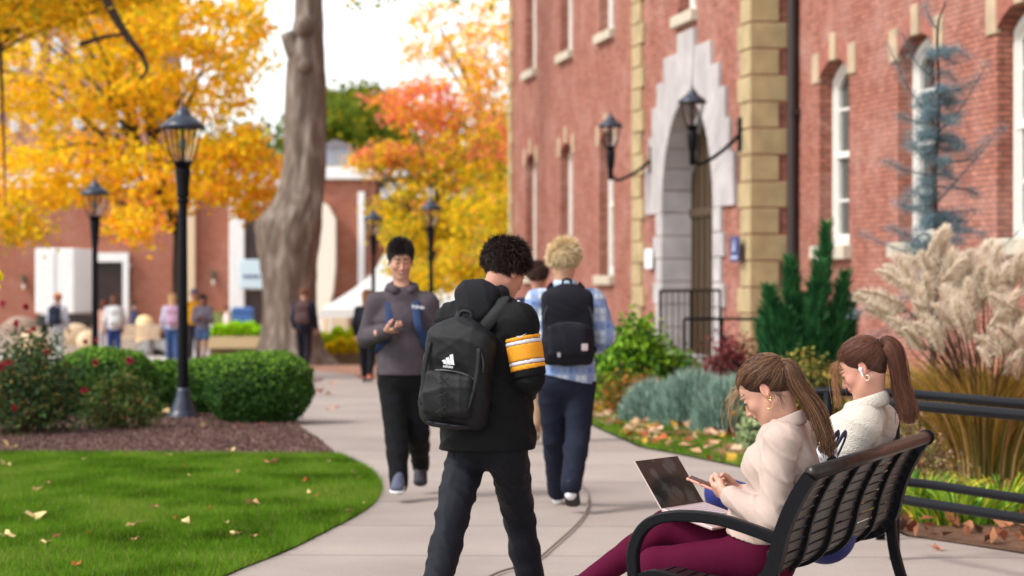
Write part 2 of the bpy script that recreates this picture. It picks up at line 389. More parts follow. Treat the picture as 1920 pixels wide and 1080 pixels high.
def concrete_path():
    m = bpy.data.materials.new('concrete path'); m.use_nodes = True; n = m.node_tree.nodes; l = m.node_tree.links; b = n['Principled BSDF']; b.inputs['Roughness'].default_value = .88; b.inputs['Specular IOR Level'].default_value = .3
    tc = n.new('ShaderNodeTexCoord'); mp = n.new('ShaderNodeMapping'); mp.inputs['Rotation'].default_value = (0, 0, math.radians(2)); mp.inputs['Location'].default_value = (30.4, -.62, 0); l.new(tc.outputs['Object'], mp.inputs[0])
    bt = n.new('ShaderNodeTexBrick'); bt.offset = 0; bt.inputs['Scale'].default_value = 1; bt.inputs['Brick Width'].default_value = 60; bt.inputs['Row Height'].default_value = 1.55; bt.inputs['Mortar Size'].default_value = .012; bt.inputs['Mortar Smooth'].default_value = .5; bt.inputs['Bias'].default_value = 0
    bt.inputs['Color1'].default_value = (*c(160, 148, 140), 1); bt.inputs['Color2'].default_value = (*c(150, 138, 130), 1); bt.inputs['Mortar'].default_value = (*c(88, 77, 70), 1); l.new(mp.outputs[0], bt.inputs[0])
    t = n.new('ShaderNodeTexNoise'); t.inputs['Scale'].default_value = .7; t.inputs['Detail'].default_value = 10; t.inputs['Roughness'].default_value = .6; l.new(tc.outputs['Object'], t.inputs[0])
    mr = n.new('ShaderNodeMapRange'); mr.inputs[1].default_value = .3; mr.inputs[2].default_value = .7; mr.inputs[3].default_value = .80; mr.inputs[4].default_value = 1.10; l.new(t.outputs[0], mr.inputs[0])
    t2 = n.new('ShaderNodeTexNoise'); t2.inputs['Scale'].default_value = 60; t2.inputs['Detail'].default_value = 4; l.new(tc.outputs['Object'], t2.inputs[0])
    m2 = n.new('ShaderNodeMapRange'); m2.inputs[1].default_value = .3; m2.inputs[2].default_value = .7; m2.inputs[3].default_value = .93; m2.inputs[4].default_value = 1.06; l.new(t2.outputs[0], m2.inputs[0])
    mu = n.new('ShaderNodeMath'); mu.operation = 'MULTIPLY'; l.new(mr.outputs[0], mu.inputs[0]); l.new(m2.outputs[0], mu.inputs[1])
    mx = n.new('ShaderNodeMix'); mx.data_type = 'RGBA'; mx.blend_type = 'MULTIPLY'; mx.inputs[0].default_value = 1; l.new(bt.outputs[0], mx.inputs[6]); l.new(mu.outputs[0], mx.inputs[7]); l.new(mx.outputs[2], b.inputs['Base Color'])
    bp = n.new('ShaderNodeBump'); bp.inputs['Strength'].default_value = .2; bp.inputs['Distance'].default_value = .004; l.new(t2.outputs[0], bp.inputs['Height']); l.new(bp.outputs[0], b.inputs['Normal']); return m
PATHM = concrete_path()
GRASSM = mat('lawn soil and turf', (.09, .18, .018), .9, col2=(.14, .25, .03), vs=1.2, bump=.6, bs=90)
MULCH = mat('bark mulch', c(84, 60, 54), .95, col2=c(120, 92, 84), vs=38, bump=1., bs=45, vdet=6, thr=(.42, .62))
SOIL = mat('leafy garden soil', c(78, 56, 40), .95, col2=c(120, 80, 50), vs=25, bump=1., bs=45)
ASPH = mat('asphalt', (.13, .125, .125), .85, var=.12, vs=1.5, bump=.2)

# ------------------------------------------------------------ ground, path, lawn, beds
GM = mat('far ground', c(140, 120, 100), .9, var=.2, vs=.5)
g = MB(); ys = [-60, 25, 75, 300, 1500]; V = []; 
for y in ys: V += [(-600, y, gz(min(y, 100))-.03), (600, y, gz(min(y, 100))-.03)]
g.add(V, np.array([[2*i, 2*i+1, 2*i+3, 2*i+2] for i in range(4)])); tag(g.build('ground', GM), kind='structure')
PL = [(-1.55, 9), (-1.5, 11.2), (-1.426, 12.2), (-1.228, 13.25), (-1.076, 14.35), (-.95, 15.4), (-.905, 16.3), (-.93, 17.2), (-1.054, 18.37), (-1.24, 19.3), (-1.42, 20.1), (-1.763, 22.2), (-2.13, 24.2), (-2.55, 27.5), (-3.0, 33), (-3.35, 40), (-3.9, 44.8), (-9, 45.5)]
PR = [(-9, 51), (-4.2, 51.5), (-3.1, 47.5), (-2.75, 43.9), (-1.6, 43.2), (-.6, 38), (.25, 31), (.62, 26.5), (.84, 23.8), (1.12, 21.2), (1.5, 20), (1.9, 18.6), (2.12, 16.4), (2.285, 14), (2.52, 13.6), (2.78, 13.1), (4.2, 12.5), (4.2, 2), (-1.6, 2)]
PL = [tuple(p) for p in bez([(x, y, 0) for x, y in PL], 4)[:, :2]]
path_poly = PL+PR
sheet('path', path_poly, PATHM, .004)
# lawn left
LAWN = [(x-.012, y) for x, y in PL if 8 < y <= 20.15]+[(-4.7, 20.3), (-9, 20.4), (-9, 8.9)]
sheet('lawn', LAWN, GRASSM, .012)
MU = [(x-.02, y) for x, y in PL if 20.1 <= y < 45]+[(-14, 45), (-14, 20.42), (-9, 20.42), (-4.7, 20.33)]
sheet('mulch_bed', MU, MULCH, .008)
GSI = [(.28, 31), (.65, 26.5), (.87, 23.8), (1.15, 21.25), (1.52, 20.05), (1.93, 18.65), (2.15, 16.4)]
GSO = [(2.9, 16.6), (2.75, 19.4), (2.25, 21.6), (1.75, 23), (1.35, 25), (1.15, 27.5), (.8, 32)]
sheet('grass_strip', GSI+GSO, GRASSM, .010)
sheet('garden_bed', [(-.55, 38), (.28, 31), (.65, 26.5), (.87, 23.8), (1.15, 21.25), (1.52, 20.05), (1.93, 18.65), (2.15, 16.4), (2.31, 14.02), (2.54, 13.63), (2.8, 13.13), (4.2, 12.6), (9, 12.3), (9, 60), (-.5, 66), (-1.2, 48)], SOIL, .006)
MU2 = [(-2.7, 44), (-3.2, 48), (-4.2, 51.6), (-9, 52), (-9, 63), (2, 63), (0, 50), (-1.2, 43)]
sheet('tree_bed', MU2, mat('tree bed mulch', c(120, 82, 66), .95, col2=c(165, 120, 95), vs=8, bump=.6), .008)
sheet('road', [(-60, 64), (40, 64), (40, 112), (-60, 112)], mat('pale road', c(175, 165, 158), .9, var=.1, vs=.8), .004)

# grass blades (stuff)
def grass_in(poly, n, h, name, zoff=.01, dry=.04):
    xs, ys_ = zip(*poly); pts = []
    x = rng.uniform(min(xs), max(xs), n*3); y = rng.uniform(min(ys_), max(ys_), n*3); m = inpoly(x, y, poly); x = x[m][:n]; y = y[m][:n]
    z = np.array([gz(v) for v in y])+zoff; B = np.stack([x, y, z], 1); k = len(B)
    nz = np.array([mnoise.noise(Vector((a*.9, b*.7, 3.))) for a, b in zip(x, y)]); nz2 = np.array([mnoise.noise(Vector((a*3., b*2., 9.))) for a, b in zip(x, y)])
    base = np.array([.112, .235, .014]); col = base*(1+.5*nz+.55*nz2+rng.normal(0, .16, k))[:, None]
    yel = np.clip(.06+nz*1.3+nz2*.8+rng.normal(0, .25, k), 0, .75)[:, None]; col = col*(1-yel)+np.array([.20, .27, .04])*yel
    dr = rng.random(k) < dry; col[dr] = [.30, .24, .10]
    lean = rng.normal(0, .022, (k, 3)); lean[:, 2] = 0
    V, F, C = blades(B, h*rng.uniform(.5, 1.3, k), .0065, lean, np.clip(col, .004, 1), segs=1)
    mb = MB(); addn(mb, V, F, C); return tag(mb.build(name, LEAFG), 'short green lawn grass with paler dry patches' if name == 'grass' else 'short grass strip beside the path under fallen leaves', 'grass', kind='stuff')
LEAFG = mat('grass blades', attr=True, rough=.9, trans=.3, spec=.03)
vis = [(x, y) for x, y in LAWN if y > 8]
grass_in([p for p in PL and [(x-.0, y) for x, y in PL if 11.3 < y <= 20.15]]+[(-4.55, 20.35), (-2.7, 11.4)], 190000, .045, 'grass')
grass_in(GSI+GSO, 50000, .05, 'grass', dry=.1)

# mulch chips (stuff)
k = 26000; x = rng.uniform(-5.6, -1.3, k*2); y = rng.uniform(20.3, 26, k*2); m_ = inpoly(x, y, MU); x = x[m_][:k]; y = y[m_][:k]; k = len(x)
t = rng.random(k)[:, None]; cc = np.array(c(78, 52, 48))*(1-t)+np.array(c(150, 118, 108))*t**1.6
V, F, C = leaves(np.stack([x, y, .02+rng.random(k)*.012], 1), .034, cc, nrmbias=np.array([0, 0, 1.]), asp=.4)
mb = MB(); addn(mb, V, F, C); tag(mb.build('mulch_chips', mat('bark chips', attr=True, rough=.9)), 'purple brown shredded bark chips over the planting bed', 'mulch', kind='stuff')

# ------------------------------------------------------------ main brick building
WD = nrm([-.1577, 1, 0]); ND = np.cross([0, 0, 1], WD); O0 = A(5.79, 28, 0); WROT = math.atan2(WD[1], WD[0])
def upx(px, v=0.):      # distance along the wall whose image column is px
    b = O0+v*ND; k_ = (px-960)/FPX; return (k_*b[1]-b[0])/(WD[0]-k_*WD[1])
def zpy(py, u, v=0.):
    p = O0+u*WD+v*ND; return CAMH+(HZ-py)/FPX*p[1]
STONE2 = mat('pale sandstone', c(178, 156, 128), .88, var=.15, vs=3, bump=.3, bs=30)
SOLD = mat('soldier brick', (.34, .115, .08), .85, var=.25, vs=7)
def arch_pts(u0, u1, zs, rise, n=8):    # segmental arch from u0 to u1
    w_ = (u1-u0)/2; R_ = (w_*w_+rise*rise)/(2*rise); a = math.asin(min(1, w_/R_)) if rise < w_ else math.pi/2
    th = np.linspace(-a, a, n+1); return [((u0+u1)/2+R_*math.sin(t_), zs+rise-R_+R_*math.cos(t_)) for t_ in th]
def facade(mb, ua, ub, z0, z1, v, ops, depth=.3, na=8):
    # ops: (u0, u1, zsill, zspring, rise); grouped by overlapping columns; faces outward +v
    def quad(p): mb.add([(u, v, z) for u, z in p], [list(range(len(p)))[::-1]])
    cols = {}
    for o in ops: cols.setdefault((o[0], o[1]), []).append(o)
    cur = ua
    for (u0, u1) in sorted(cols):
        if u0 > cur: quad([(cur, z0), (u0, z0), (u0, z1), (cur, z1)])
        zc = z0; base = None
        for o in sorted(cols[(u0, u1)], key=lambda q: q[2]):
            _, _, zs, zp, rise = o
            if base is None: quad([(u0, zc), (u1, zc), (u1, zs), (u0, zs)])
            else: quad([(u0, zs), *base, (u1, zs)][::-1][::-1] if False else base+[(u1, zs), (u0, zs)])
            ar = arch_pts(u0, u1, zp, rise, na); base = ar
            loop = [(u0, zs), (u0, zp)]+ar[1:-1]+[(u1, zp), (u1, zs)]
            n = len(loop); V = [(u, v, z) for u, z in loop]+[(u, v-depth, z) for u, z in loop]
            mb.add(V, [[i, (i+1) % n, (i+1) % n+n, i+n] for i in range(n)])
        quad(base+[(u1, z1), (u0, z1)]); cur = u1
    if cur < ub: quad([(cur, z0), (ub, z0), (ub, z1), (cur, z1)])
def window(parent, u0, u1, zs, zp, rise, v, rows=4, keyed=True, light=False):
    # frame, pane, sill and the stone lintel of one window; v is the wall plane
    f = MB(); fv = v-.20; ar = arch_pts(u0, u1, zp-.03, rise, 8)
    def ring(inset0, inset1, y0, y1):
        def lp(i): 
            a = arch_pts(u0+i, u1-i, zp-.03, rise, 8); a = [(x_, z_-i*.8) for x_, z_ in a]; return [(u0+i, zs+i)]+a+[(u1-i, zs+i)]
        A_, B_ = lp(inset0), lp(inset1); n = len(A_)
        V = [(x_, y0, z_) for x_, z_ in A_]+[(x_, y0, z_) for x_, z_ in B_]+[(x_, y1, z_) for x_, z_ in B_]+[(x_, y1, z_) for x_, z_ in A_]
        F = []
        for i in range(n):
            j = (i+1) % n; F += [[i, j, j+n, i+n], [i+n, j+n, j+2*n, i+2*n], [i+3*n, j+3*n, j, i]]
        f.add(V, F)
    ring(0, .11, fv, fv-.12); ring(.11, .17, fv-.035, fv-.12)
    uc = (u0+u1)/2; H = zp+rise*.8-zs; mz = zs+H*.5
    f.box((uc, fv-.06, mz), ((u1-u0)/2-.11, .045, .045))
    for i in range(1, rows):
        if i != rows//2: f.box((uc, fv-.08, zs+H*i/rows), ((u1-u0)/2-.17, .018, .018))
    f.box((uc, fv-.078, zs+H/2), (.018, .016, H/2-.15))
    fo = f.build('window', WHITE, parent)
    gp = MB(); a2 = arch_pts(u0+.1, u1-.1, zp-.03, rise, 8); pl = [(u0+.1, zs+.05)]+[(x_, z_-.05) for x_, z_ in a2]+[(u1-.1, zs+.05)]
    gp.add([(x_, fv-.10, z_) for x_, z_ in pl], [list(range(len(pl)))[::-1]]); gp.build('pane', GLASS, fo)
    s_ = MB(); s_.box((uc, v-.04, zs-.10), ((u1-u0)/2+.12, .17, .10), bev=.012); s_.build('sill', SILL, fo)
    if keyed:
        k_ = MB()
        for sg in (-1, 1):
            ue = uc+sg*((u1-u0)/2+.16); k_ = MB(); k_.box((ue, v-.005, zp+.16), (.17, .035, .22), bev=.008); k_.build('lintel_stone', STONE2, fo)
        k_ = MB(); k_.box((uc, v-.002, zp+rise+.17), (.14, .04, .20), bev=.008); k_.build('lintel_stone', STONE2, fo)
        ai = arch_pts(u0, u1, zp, rise, 14); ao = [(x_, z_+.30) for x_, z_ in ai]
        for half in ((0, 1, 2, 3, 4), (9, 10, 11, 12, 13)):
          bk = MB()
          for i in half: bk.prism([ai[i], (ai[i+1][0]-.012, ai[i+1][1]), (ao[i+1][0]-.012, ao[i+1][1]), ao[i]], (0, v+.012, 0), np.eye(3), -.04)
          bk.build('brick_arch', SOLD, fo)
    return fo
HALL = empty('brick_hall', (0, 0, 0), 'large red brick building with sandstone quoins and a pale stepped stone entrance arch', 'building')
ZT = 11.5; VB = .66; UB0 = upx(1409, VB); UB1 = upx(1190, VB); UE = upx(957, 0)
wl = MB()
w1 = [(upx(1592)+0, upx(1537), 1.94, 4.42, .24)]; pit = 3.72
rw = [(w1[0][0]-i*pit, w1[0][0]-i*pit+1.5, 1.94, 4.42, .24) for i in range(0, 6)]
rw2 = [(a, b, 6.6, 9.1, .24) for a, b, *_ in rw]
facade(wl, -22, UB0+.002, -.2, ZT, 0, rw+rw2)
lu = [upx(1124), upx(1051), upx(986)]; lw = [(u_-1.55, u_, 1.5, 4.38, .24) for u_ in lu]; lw2 = [(u_-1.55, u_, 6.72, 9.2, .24) for u_ in lu]
facade(wl, UB1-.5, UE, -1.2, ZT, 0, lw+lw2)
UC = upx(1292, VB); RA = 1.95; ZSP = 2.62
bw_ = (upx(1305, VB), upx(1272, VB), 6.0, 8.6, .2)
# bay front: door opening column and window column share the centre
facade(wl, UB0, UC-RA, -.2, ZT, VB, []); facade(wl, UC+RA, UB1, -.2, ZT, VB, [])
facade(wl, UC-RA, UC+RA, -.2, 5.4, VB, [(UC-RA, UC+RA, .1, ZSP, RA*.9999)], depth=.62, na=30)
facade(wl, UC-RA, UC+RA, 5.4, ZT, VB, [bw_])
for u_ in (UB0, UB1): wl.add([(u_, 0, -.3), (u_, VB, -.3), (u_, VB, ZT), (u_, 0, ZT)], [[0, 1, 2, 3] if u_ == UB0 else [3, 2, 1, 0]])
wl.add([(UE, 0, -1.2), (UE, -8, -1.2), (UE, -8, ZT), (UE, 0, ZT)], [[0, 1, 2, 3]])
wl.add([(-22, -8, ZT), (UE, -8, ZT), (UE, 0, ZT), (-22, 0, ZT)], [[0, 1, 2, 3]])
wl.build('wall', BR, HALL)
for o in rw+rw2+lw+lw2: window(HALL, *o, 0)
window(HALL, *bw_, VB, keyed=False)
dr = MB(); dr.add([(UC-RA-.1, VB-.50, 0), (UC+RA+.1, VB-.50, 0), (UC+RA+.1, VB-.50, 4.7), (UC-RA-.1, VB-.50, 4.7)], [[3, 2, 1, 0]])
for i in range(9): dr.box((UC-RA+.22+i*.44, VB-.485, 2.2), (.03, .02, 2.2))
dr.box((UC, VB-.475, 2.62), (RA, .03, .07)); dr.build('door', DOORM, HALL)
q = [MB(), MB(), MB()]; z = .1; i = 0
while z < ZT:
    lg = i % 2 == 0; h_ = .405
    a1 = .78 if lg else .62; sd = VB+.0 if lg else .46
    q[0].box((UB0+a1/2-.025, VB-sd/2+.03, z+h_/2), (a1/2, sd/2, h_/2-.010), bev=.009)
    a2 = .98 if lg else .78; q[1].box((UB1-a2/2+.03, VB-.22+.03, z+h_/2), (a2/2, .25, h_/2-.010), bev=.009)
    a3 = .55 if lg else .4; q[2].box((UE-a3/2+.03, -.2+.03, z+h_/2), (a3/2, .23, h_/2-.010), bev=.009)
    z += h_+.003; i += 1
for q_ in q: q_.build('quoins', STONE, HALL)
# stepped arch surround
st = [(.62, 5.68), (1.75, 5.36), (2.32, 4.95), (2.74, 4.54), (3.02, 4.02), (3.3, 3.47), (3.3, 2.94)]
su = MB(); ang = lambda h_, z_: math.atan2(h_, z_-ZSP)
def arc(a, b, n=5): return [(RA*math.sin(t_), ZSP+RA*math.cos(t_)) for t_ in np.linspace(a, b, n)]
R1 = np.eye(3); TH = -.10
b0 = ang(st[0][0], st[1][1]); ky = arc(-b0, b0, 7)+[(st[0][0], st[1][1]), (st[0][0], st[0][1]), (-st[0][0], st[0][1]), (-st[0][0], st[1][1])]
su.prism([(UC+x_, z_) for x_, z_ in ky], (0, VB+.075, 0), R1, TH)
pb = b0
for i in range(1, 6):
    hwp, (hw, zt), zn = st[i-1][0], st[i], st[i+1][1]; nb = ang(hw, zn) if i < 5 else math.pi/2-.08
    g_ = .0045; pl = arc(pb+g_, nb-g_)+([(hw, zn), (hw, zt), (hwp+.008, zt)] if i < 5 else [(hw, 2.94), (hw, zt), (hwp+.008, zt)])
    if i == 5: pl = arc(pb+g_, math.pi/2-.001)+[(RA, 2.94-.32), (hw, 2.62+.0), (hw, zt), (hwp+.008, zt)][1:]
    for sg in (-1, 1): su.prism([(UC+sg*x_, z_) for x_, z_ in (pl if sg > 0 else pl[::-1])], (0, VB+.06, 0), R1, TH)
    # split the broad blocks with extra radial joints by thin recess lines
    pb = nb
z = ZSP-.006; i = 0
while z > .2:
    wv = 2.62 if i % 2 else 2.42
    for sg in (-1, 1): su.box((UC+sg*(RA-.04+wv)/2, VB-.255, z-.20), ((wv-RA+.04)/2, .315, .196), bev=.008)
    z -= .408; i += 1
# deep stones lining the arch
for t_ in np.linspace(-math.pi/2, math.pi/2, 16)[:-1]:
    a_, b_ = t_+.006, t_+math.pi/15-.006; r2 = RA-.04
    pl = [(UC+r*math.sin(x_), ZSP+r*math.cos(x_)) for r, x_ in ((r2, a_), (r2, b_), (r2+.05, b_), (r2+.05, a_))]
    su.prism(pl, (0, VB+.055, 0), R1, -.58)
su.build('arch_surround', LIME, HALL)
dp = MB(); ud = upx(1483, .12); dp.tube([(ud, .10, -.1), (ud, .10, ZT)], .085, 12)
for z in (1.2, 4, 6.8): dp.box((ud, .06, z), (.13, .08, .05))
dp.build('downpipe', mat('brown downpipe', (.025, .014, .012), .45), HALL)
stp = MB(); stp.box((UC, VB+.9, .05), (2.8, .9, .13), bev=.02); stp.box((UC, VB+2.0, -.03), (2.8, .3, .12), bev=.02); stp.build('entrance_step', LIME, HALL)
HALL.location = O0; HALL.rotation_euler = (0, 0, WROT)
def wallpt(u, v, z): return O0+u*WD+v*ND+A(0, 0, z)

# wall signs
sg = empty('wall_sign', (0, 0, 0), 'small blue wall sign with a pale symbol beside the entrance arch', 'sign')
us = upx(1385, VB+.08); zc = zpy(467, us, VB); b = MB(); b.box((us, VB+.14, zc), (.27, .012, .20), bev=.004); bo = b.build('board', mat('blue sign', c(52, 62, 110), .5), sg)
b = MB(); b.box((us, VB+.155, zc-.13), (.2, .004, .02)); b.box((us, VB+.155, zc+.02), (.05, .004, .06)); b.ball((us, VB+.155, zc+.11), (.035, .004, .035)); b.box((us+.05, VB+.155, zc-.02), (.06, .004, .015)); b.build('symbol', mat('pale symbol', c(180, 190, 215), .5), sg)
sg.location = O0; sg.rotation_euler = (0, 0, WROT)
us = upx(1216, VB+.1); zc = zpy(485, us, VB)
nb_ = MB(); nb_.box(wallpt(us, VB+.10, zc), (.32, .01, .18), R=rotz(WROT), bev=.004); tag(nb_.build('notice_board', mat('white notice', (.8, .8, .82), .5)), 'plain white notice panel on the stone left of the arch', 'notice')

# porch railing
rl = empty('porch_railing', wallpt(UC-3, VB+2.2, 0), 'black iron railing in front of the entrance porch', 'railing')
def rail_run(pa, pb_, ztop, zbot, root, posts=2, bal=0, r=.022):
    m1 = MB(); m1.tube([pa+A(0, 0, ztop), pb_+A(0, 0, ztop)], r, 8); m1.build('top_rail', BLACKM, root)
    m2 = MB(); m2.tube([pa+A(0, 0, zbot), pb_+A(0, 0, zbot)], r*.7, 8); m2.build('bottom_rail', BLACKM, root)
    for i in range(posts):
        p = pa+(pb_-pa)*i/max(1, posts-1); m3 = MB(); m3.tube([p, p+A(0, 0, ztop)], r, 8); m3.build('post', BLACKM, root)
    if bal:
        m4 = MB()
        for i in range(1, bal): p = pa+(pb_-pa)*i/bal; m4.tube([p+A(0, 0, zbot), p+A(0, 0, ztop)], .009, 6)
        m4.build('balusters', BLACKM, root)
a_ = P(1283, 655, 33.); b_ = P(1425, 640, 33.); a_[2] = b_[2] = 0
rail_run(a_, b_, zpy(598, 0)*0+CAMH-(598-HZ)/FPX*33., .12, rl, 3, 0)
a_ = P(1238, 640, 36.); b_ = P(1350, 640, 37.5); a_[2] = b_[2] = .1
rl2 = empty('porch_railing', a_, 'black iron baluster railing beside the entrance steps, behind the lower one', 'railing')
rail_run(a_, b_, CAMH-(545-HZ)/FPX*36.5-.1, .15, rl2, 3, 10)
# ------------------------------------------------------------ vegetation
LEAFM = mat('autumn leaves', attr=True, rough=.7, trans=.5, spec=.15)
BUSHM = mat('shrub leaves', attr=True, rough=.65, trans=.2, spec=.2)
BARK = mat('bark', c(110, 92, 80), .95, var=.28, vs=3.5, bump=1., bs=9, stretch=(2.2, 2.2, .5), col2=None)
BARKD = mat('dark bark', c(62, 48, 40), .95, var=.2, vs=6, bump=.6, bs=25)
TWIG = mat('twigs', c(95, 70, 48), .9)
PATCH = mat('smooth bark patches', c(104, 91, 80), .95, col2=c(150, 140, 130), vs=3.4, vdet=9, bump=1., bs=16, thr=(.46, .72), stretch=(1.7, 1.7, .45))
def limb(mb, a, b, ra, rb, jit=.08, n=6, droop=0):
    a, b = np.asarray(a, float), np.asarray(b, float); L = np.linalg.norm(b-a); t = np.linspace(0, 1, n)
    p = a+(b-a)*t[:, None]+rng.normal(0, jit*L*.3, (n, 3))*np.sin(t*math.pi)[:, None]; p[:, 2] += np.sin(t*math.pi)*droop*L
    mb.tube(p, ra+(rb-ra)*t, 7); return p
def tree(name, label, base, h0, crown, colf, nclu, nl, lsize, tr=.12, group=None, clu=.45, bark=None, seed=1, cat='tree', squash=.6):
    # crown: list of (centre, radii, weight); limbs run from the trunk to twig clusters spread through those volumes
    r = np.random.default_rng(seed); root = empty(name, base, label, cat, group); base = np.asarray(base, float)
    top = base+A(0, 0, h0); tm = MB(); tm.tube([base-A(0, 0, .1), base+A(.02, 0, h0*.3), base+A(-.03, .02, h0*.7), top], [tr*1.5, tr*1.05, tr*.95, tr*.85], 10)
    cen = sum(np.asarray(q[0], float)*q[2] for q in crown)/sum(q[2] for q in crown)
    tm.tube(bez([top, top*.4+cen*.6+A(.2, 0, .1), cen+A(0, 0, .8*crown[0][1][2])], 4), np.linspace(tr*.85, tr*.15, 9), 8)
    tot = sum(q[2] for q in crown); CL = []
    for q in crown:
        k = int(nclu*q[2]/tot); d = r.normal(size=(k, 3)); d /= np.linalg.norm(d, axis=1, keepdims=True)
        CL.append(np.asarray(q[0])+d*np.asarray(q[1])*r.uniform(.35, 1, (k, 1))**.6)
    CL = np.concatenate(CL)
    for i in r.choice(len(CL), min(26, len(CL)), replace=False):
        e = CL[i]; s0 = top+(cen-top)*r.uniform(0, .9); pts = bez([s0, s0*.5+e*.5+A(0, 0, .12*np.linalg.norm(e-s0)), e], 4); tm.tube(pts, np.linspace(tr*.36, .012, len(pts)), 6)
    tm.build('trunk', bark or BARKD, root, smooth=True)
    V = (CL[:, None]+r.normal(0, clu, (len(CL), nl, 3))*np.array([1, 1, squash])).reshape(-1, 3)
    j = np.repeat(r.normal(0, 1, (len(CL), 1)), nl, 0); C = colf(V, j, r)
    mb = MB(); X, F, CC = leaves(V, lsize, C, rg=r); addn(mb, X, F, CC); mb.build('crown', LEAFM, root); return root
YEL, GOLD, ORG, PNK, RED, OLV, GRN = [np.array(c(*q)) for q in ((246, 212, 40), (240, 186, 36), (244, 166, 78), (240, 148, 120), (226, 98, 96), (196, 186, 46), (130, 152, 44))]
def pick(pal, w_, r, n):
    return np.array(pal)[r.choice(len(pal), n, p=np.array(w_)/sum(w_))]
def col_gold(V, j, r):
    n = len(V); a = pick([YEL, GOLD, OLV, ORG], [6, 3, 2.4, .4], r, n); b = pick([ORG, GOLD, PNK, YEL], [2.8, 4, .7, 3.6], r, n)
    t = np.clip((4.4-V[:, 2])/2.6+.35*j[:, 0]+r.normal(0, .2, n)+.08*(V[:, 0]+9), 0, 1)[:, None] > r.random((n, 1)); return np.where(t, b, a)*np.exp(r.normal(.05, .16, (n, 1)))
def tcol(z0, z1, lo, wl, hi, wh):
    def f(V, j, r):
        n = len(V); a = pick(lo, wl, r, n); b = pick(hi, wh, r, n); t = np.clip((V[:, 2]-z0)/(z1-z0)+.25*j[:, 0]+r.normal(0, .1, n), 0, 1)[:, None] > r.random((n, 1))
        return np.where(t, b, a)*np.exp(r.normal(0, .16, (n, 1)))
    return f
# left golden maple, its crown reaching over the hedges
Zt = 60.
tree('golden_maple', 'broad golden and orange maple behind the first street lamp', GP(336, Zt), 3.2,
     [(P(130, 90, 60), (3.6, 3.0, 2.7), 3), (P(330, 110, 61), (2.5, 2.6, 2.3), 2.4), (P(60, 330, 58), (2.3, 2.2, 1.0), 1.2), (P(300, 330, 59), (2.0, 2.0, 1.0), 1.1), (P(460, 320, 60), (.9, 1.5, 1.2), .75), (P(250, 420, 57), (1.0, 1.2, .4), .25)],
     col_gold, 540, 44, .16, tr=.17, seed=3, clu=.23)
tree('golden_maple', 'golden maple whose dark boughs cross the upper left corner of the view', GP(-250, 44), 3.5,
     [(P(-60, -60, 43), (2.2, 1.8, 1.6), 1.5), (P(200, -60, 44), (1.6, 1.2, .8), .8), (P(20, 420, 43), (.45, .6, .45), .14)],
     tcol(2, 4.5, [GOLD, OLV, YEL], [3, 2, 2], [OLV, GOLD, YEL], [3, 4, 4]), 240, 44, .13, tr=.16, seed=5, clu=.22)
bgh = empty('fallen_bough', P(176, -20, 46), 'x', 'tree'); bpy.data.objects.remove(bgh)
# middle maples
tree('red_maple', 'maple turning from red at the top to yellow green, left of the brick building', GP(800, 82), 2.4,
     [(P(785, 200, 82), (1.5, 1.6, .85), 1.0), (P(860, 280, 82), (2.0, 1.8, 1.5), 1.8), (P(800, 400, 82), (1.8, 1.8, 1.7), 2.4), (P(900, 440, 80), (1.2, 1.5, 1.6), 1.3), (P(710, 300, 82), (.8, 1.2, .5), .6), (P(800, 515, 80), (1.5, 1.2, .6), .7)],
     tcol(4.4, 7.4, [YEL, OLV, GOLD, GRN, ORG], [6, 4, 2, 2, .6], [RED, PNK, ORG, GOLD], [2, 5, 3, 2.2]), 370, 40, .17, tr=.14, seed=8, clu=.28)
tree('tall_maple', 'tall loosely leaved yellow maple rising behind the red one', GP(935, 92), 5.,
     [(P(930, 330, 92), (1.0, 1.6, 3.2), 1.6), (P(850, 60, 92), (2.6, 2.0, 1.8), .8), (P(930, 120, 90), (1.3, 1.4, 2.2), .9)],
     tcol(3, 7, [YEL, OLV, GOLD], [4, 3, 3], [ORG, YEL, PNK, GOLD], [2, 4, 2, 3]), 220, 32, .17, tr=.16, seed=9, clu=.34)
# hillside far behind
HG = MB(); xs = np.linspace(-160, 160, 33); 
for i, y in enumerate((240, 300, 380)):
    pass
hv = []; ny = 10
for j in range(ny):
    y = 190+j*22
    for x in xs: hv.append((x, y, -3+max(0, j)**1.1*2.1+3*mnoise.noise(Vector((x*.03, y*.03, 0)))*(1 if j else 0)))
HG.add(hv, np.array([[j*33+i, j*33+i+1, (j+1)*33+i+1, (j+1)*33+i] for j in range(ny-1) for i in range(32)]))
tag(HG.build('hills', mat('hillside', c(96, 110, 60), .95, var=.3, vs=.08), smooth=True), kind='structure')
k = 5200; x = rng.uniform(-60, 20, k); y = rng.uniform(195, 380, k); zc = np.array([-3+max(0, (b-190)/22)**1.1*2.1 for b in y])+rng.uniform(0, 6, k)
pal = pick([np.array(c(70, 92, 48)), np.array(c(104, 116, 56)), np.array(c(150, 130, 60)), np.array(c(50, 72, 44))], [4, 3, 1.2, 3], rng, k)
V = np.stack([x, y, zc], 1); pal = np.repeat(pal, 5, 0); V = (V[:, None]+rng.normal(0, 1.0, (k, 5, 3))).reshape(-1, 3)
mb = MB(); X, F, CC = leaves(V, 1.1, pal*np.exp(rng.normal(0, .2, (len(V), 1)))); addn(mb, X, F, CC); tag(mb.build('hillside_wood', BUSHM), 'green and olive woods covering the far hillside', 'woods', kind='stuff')

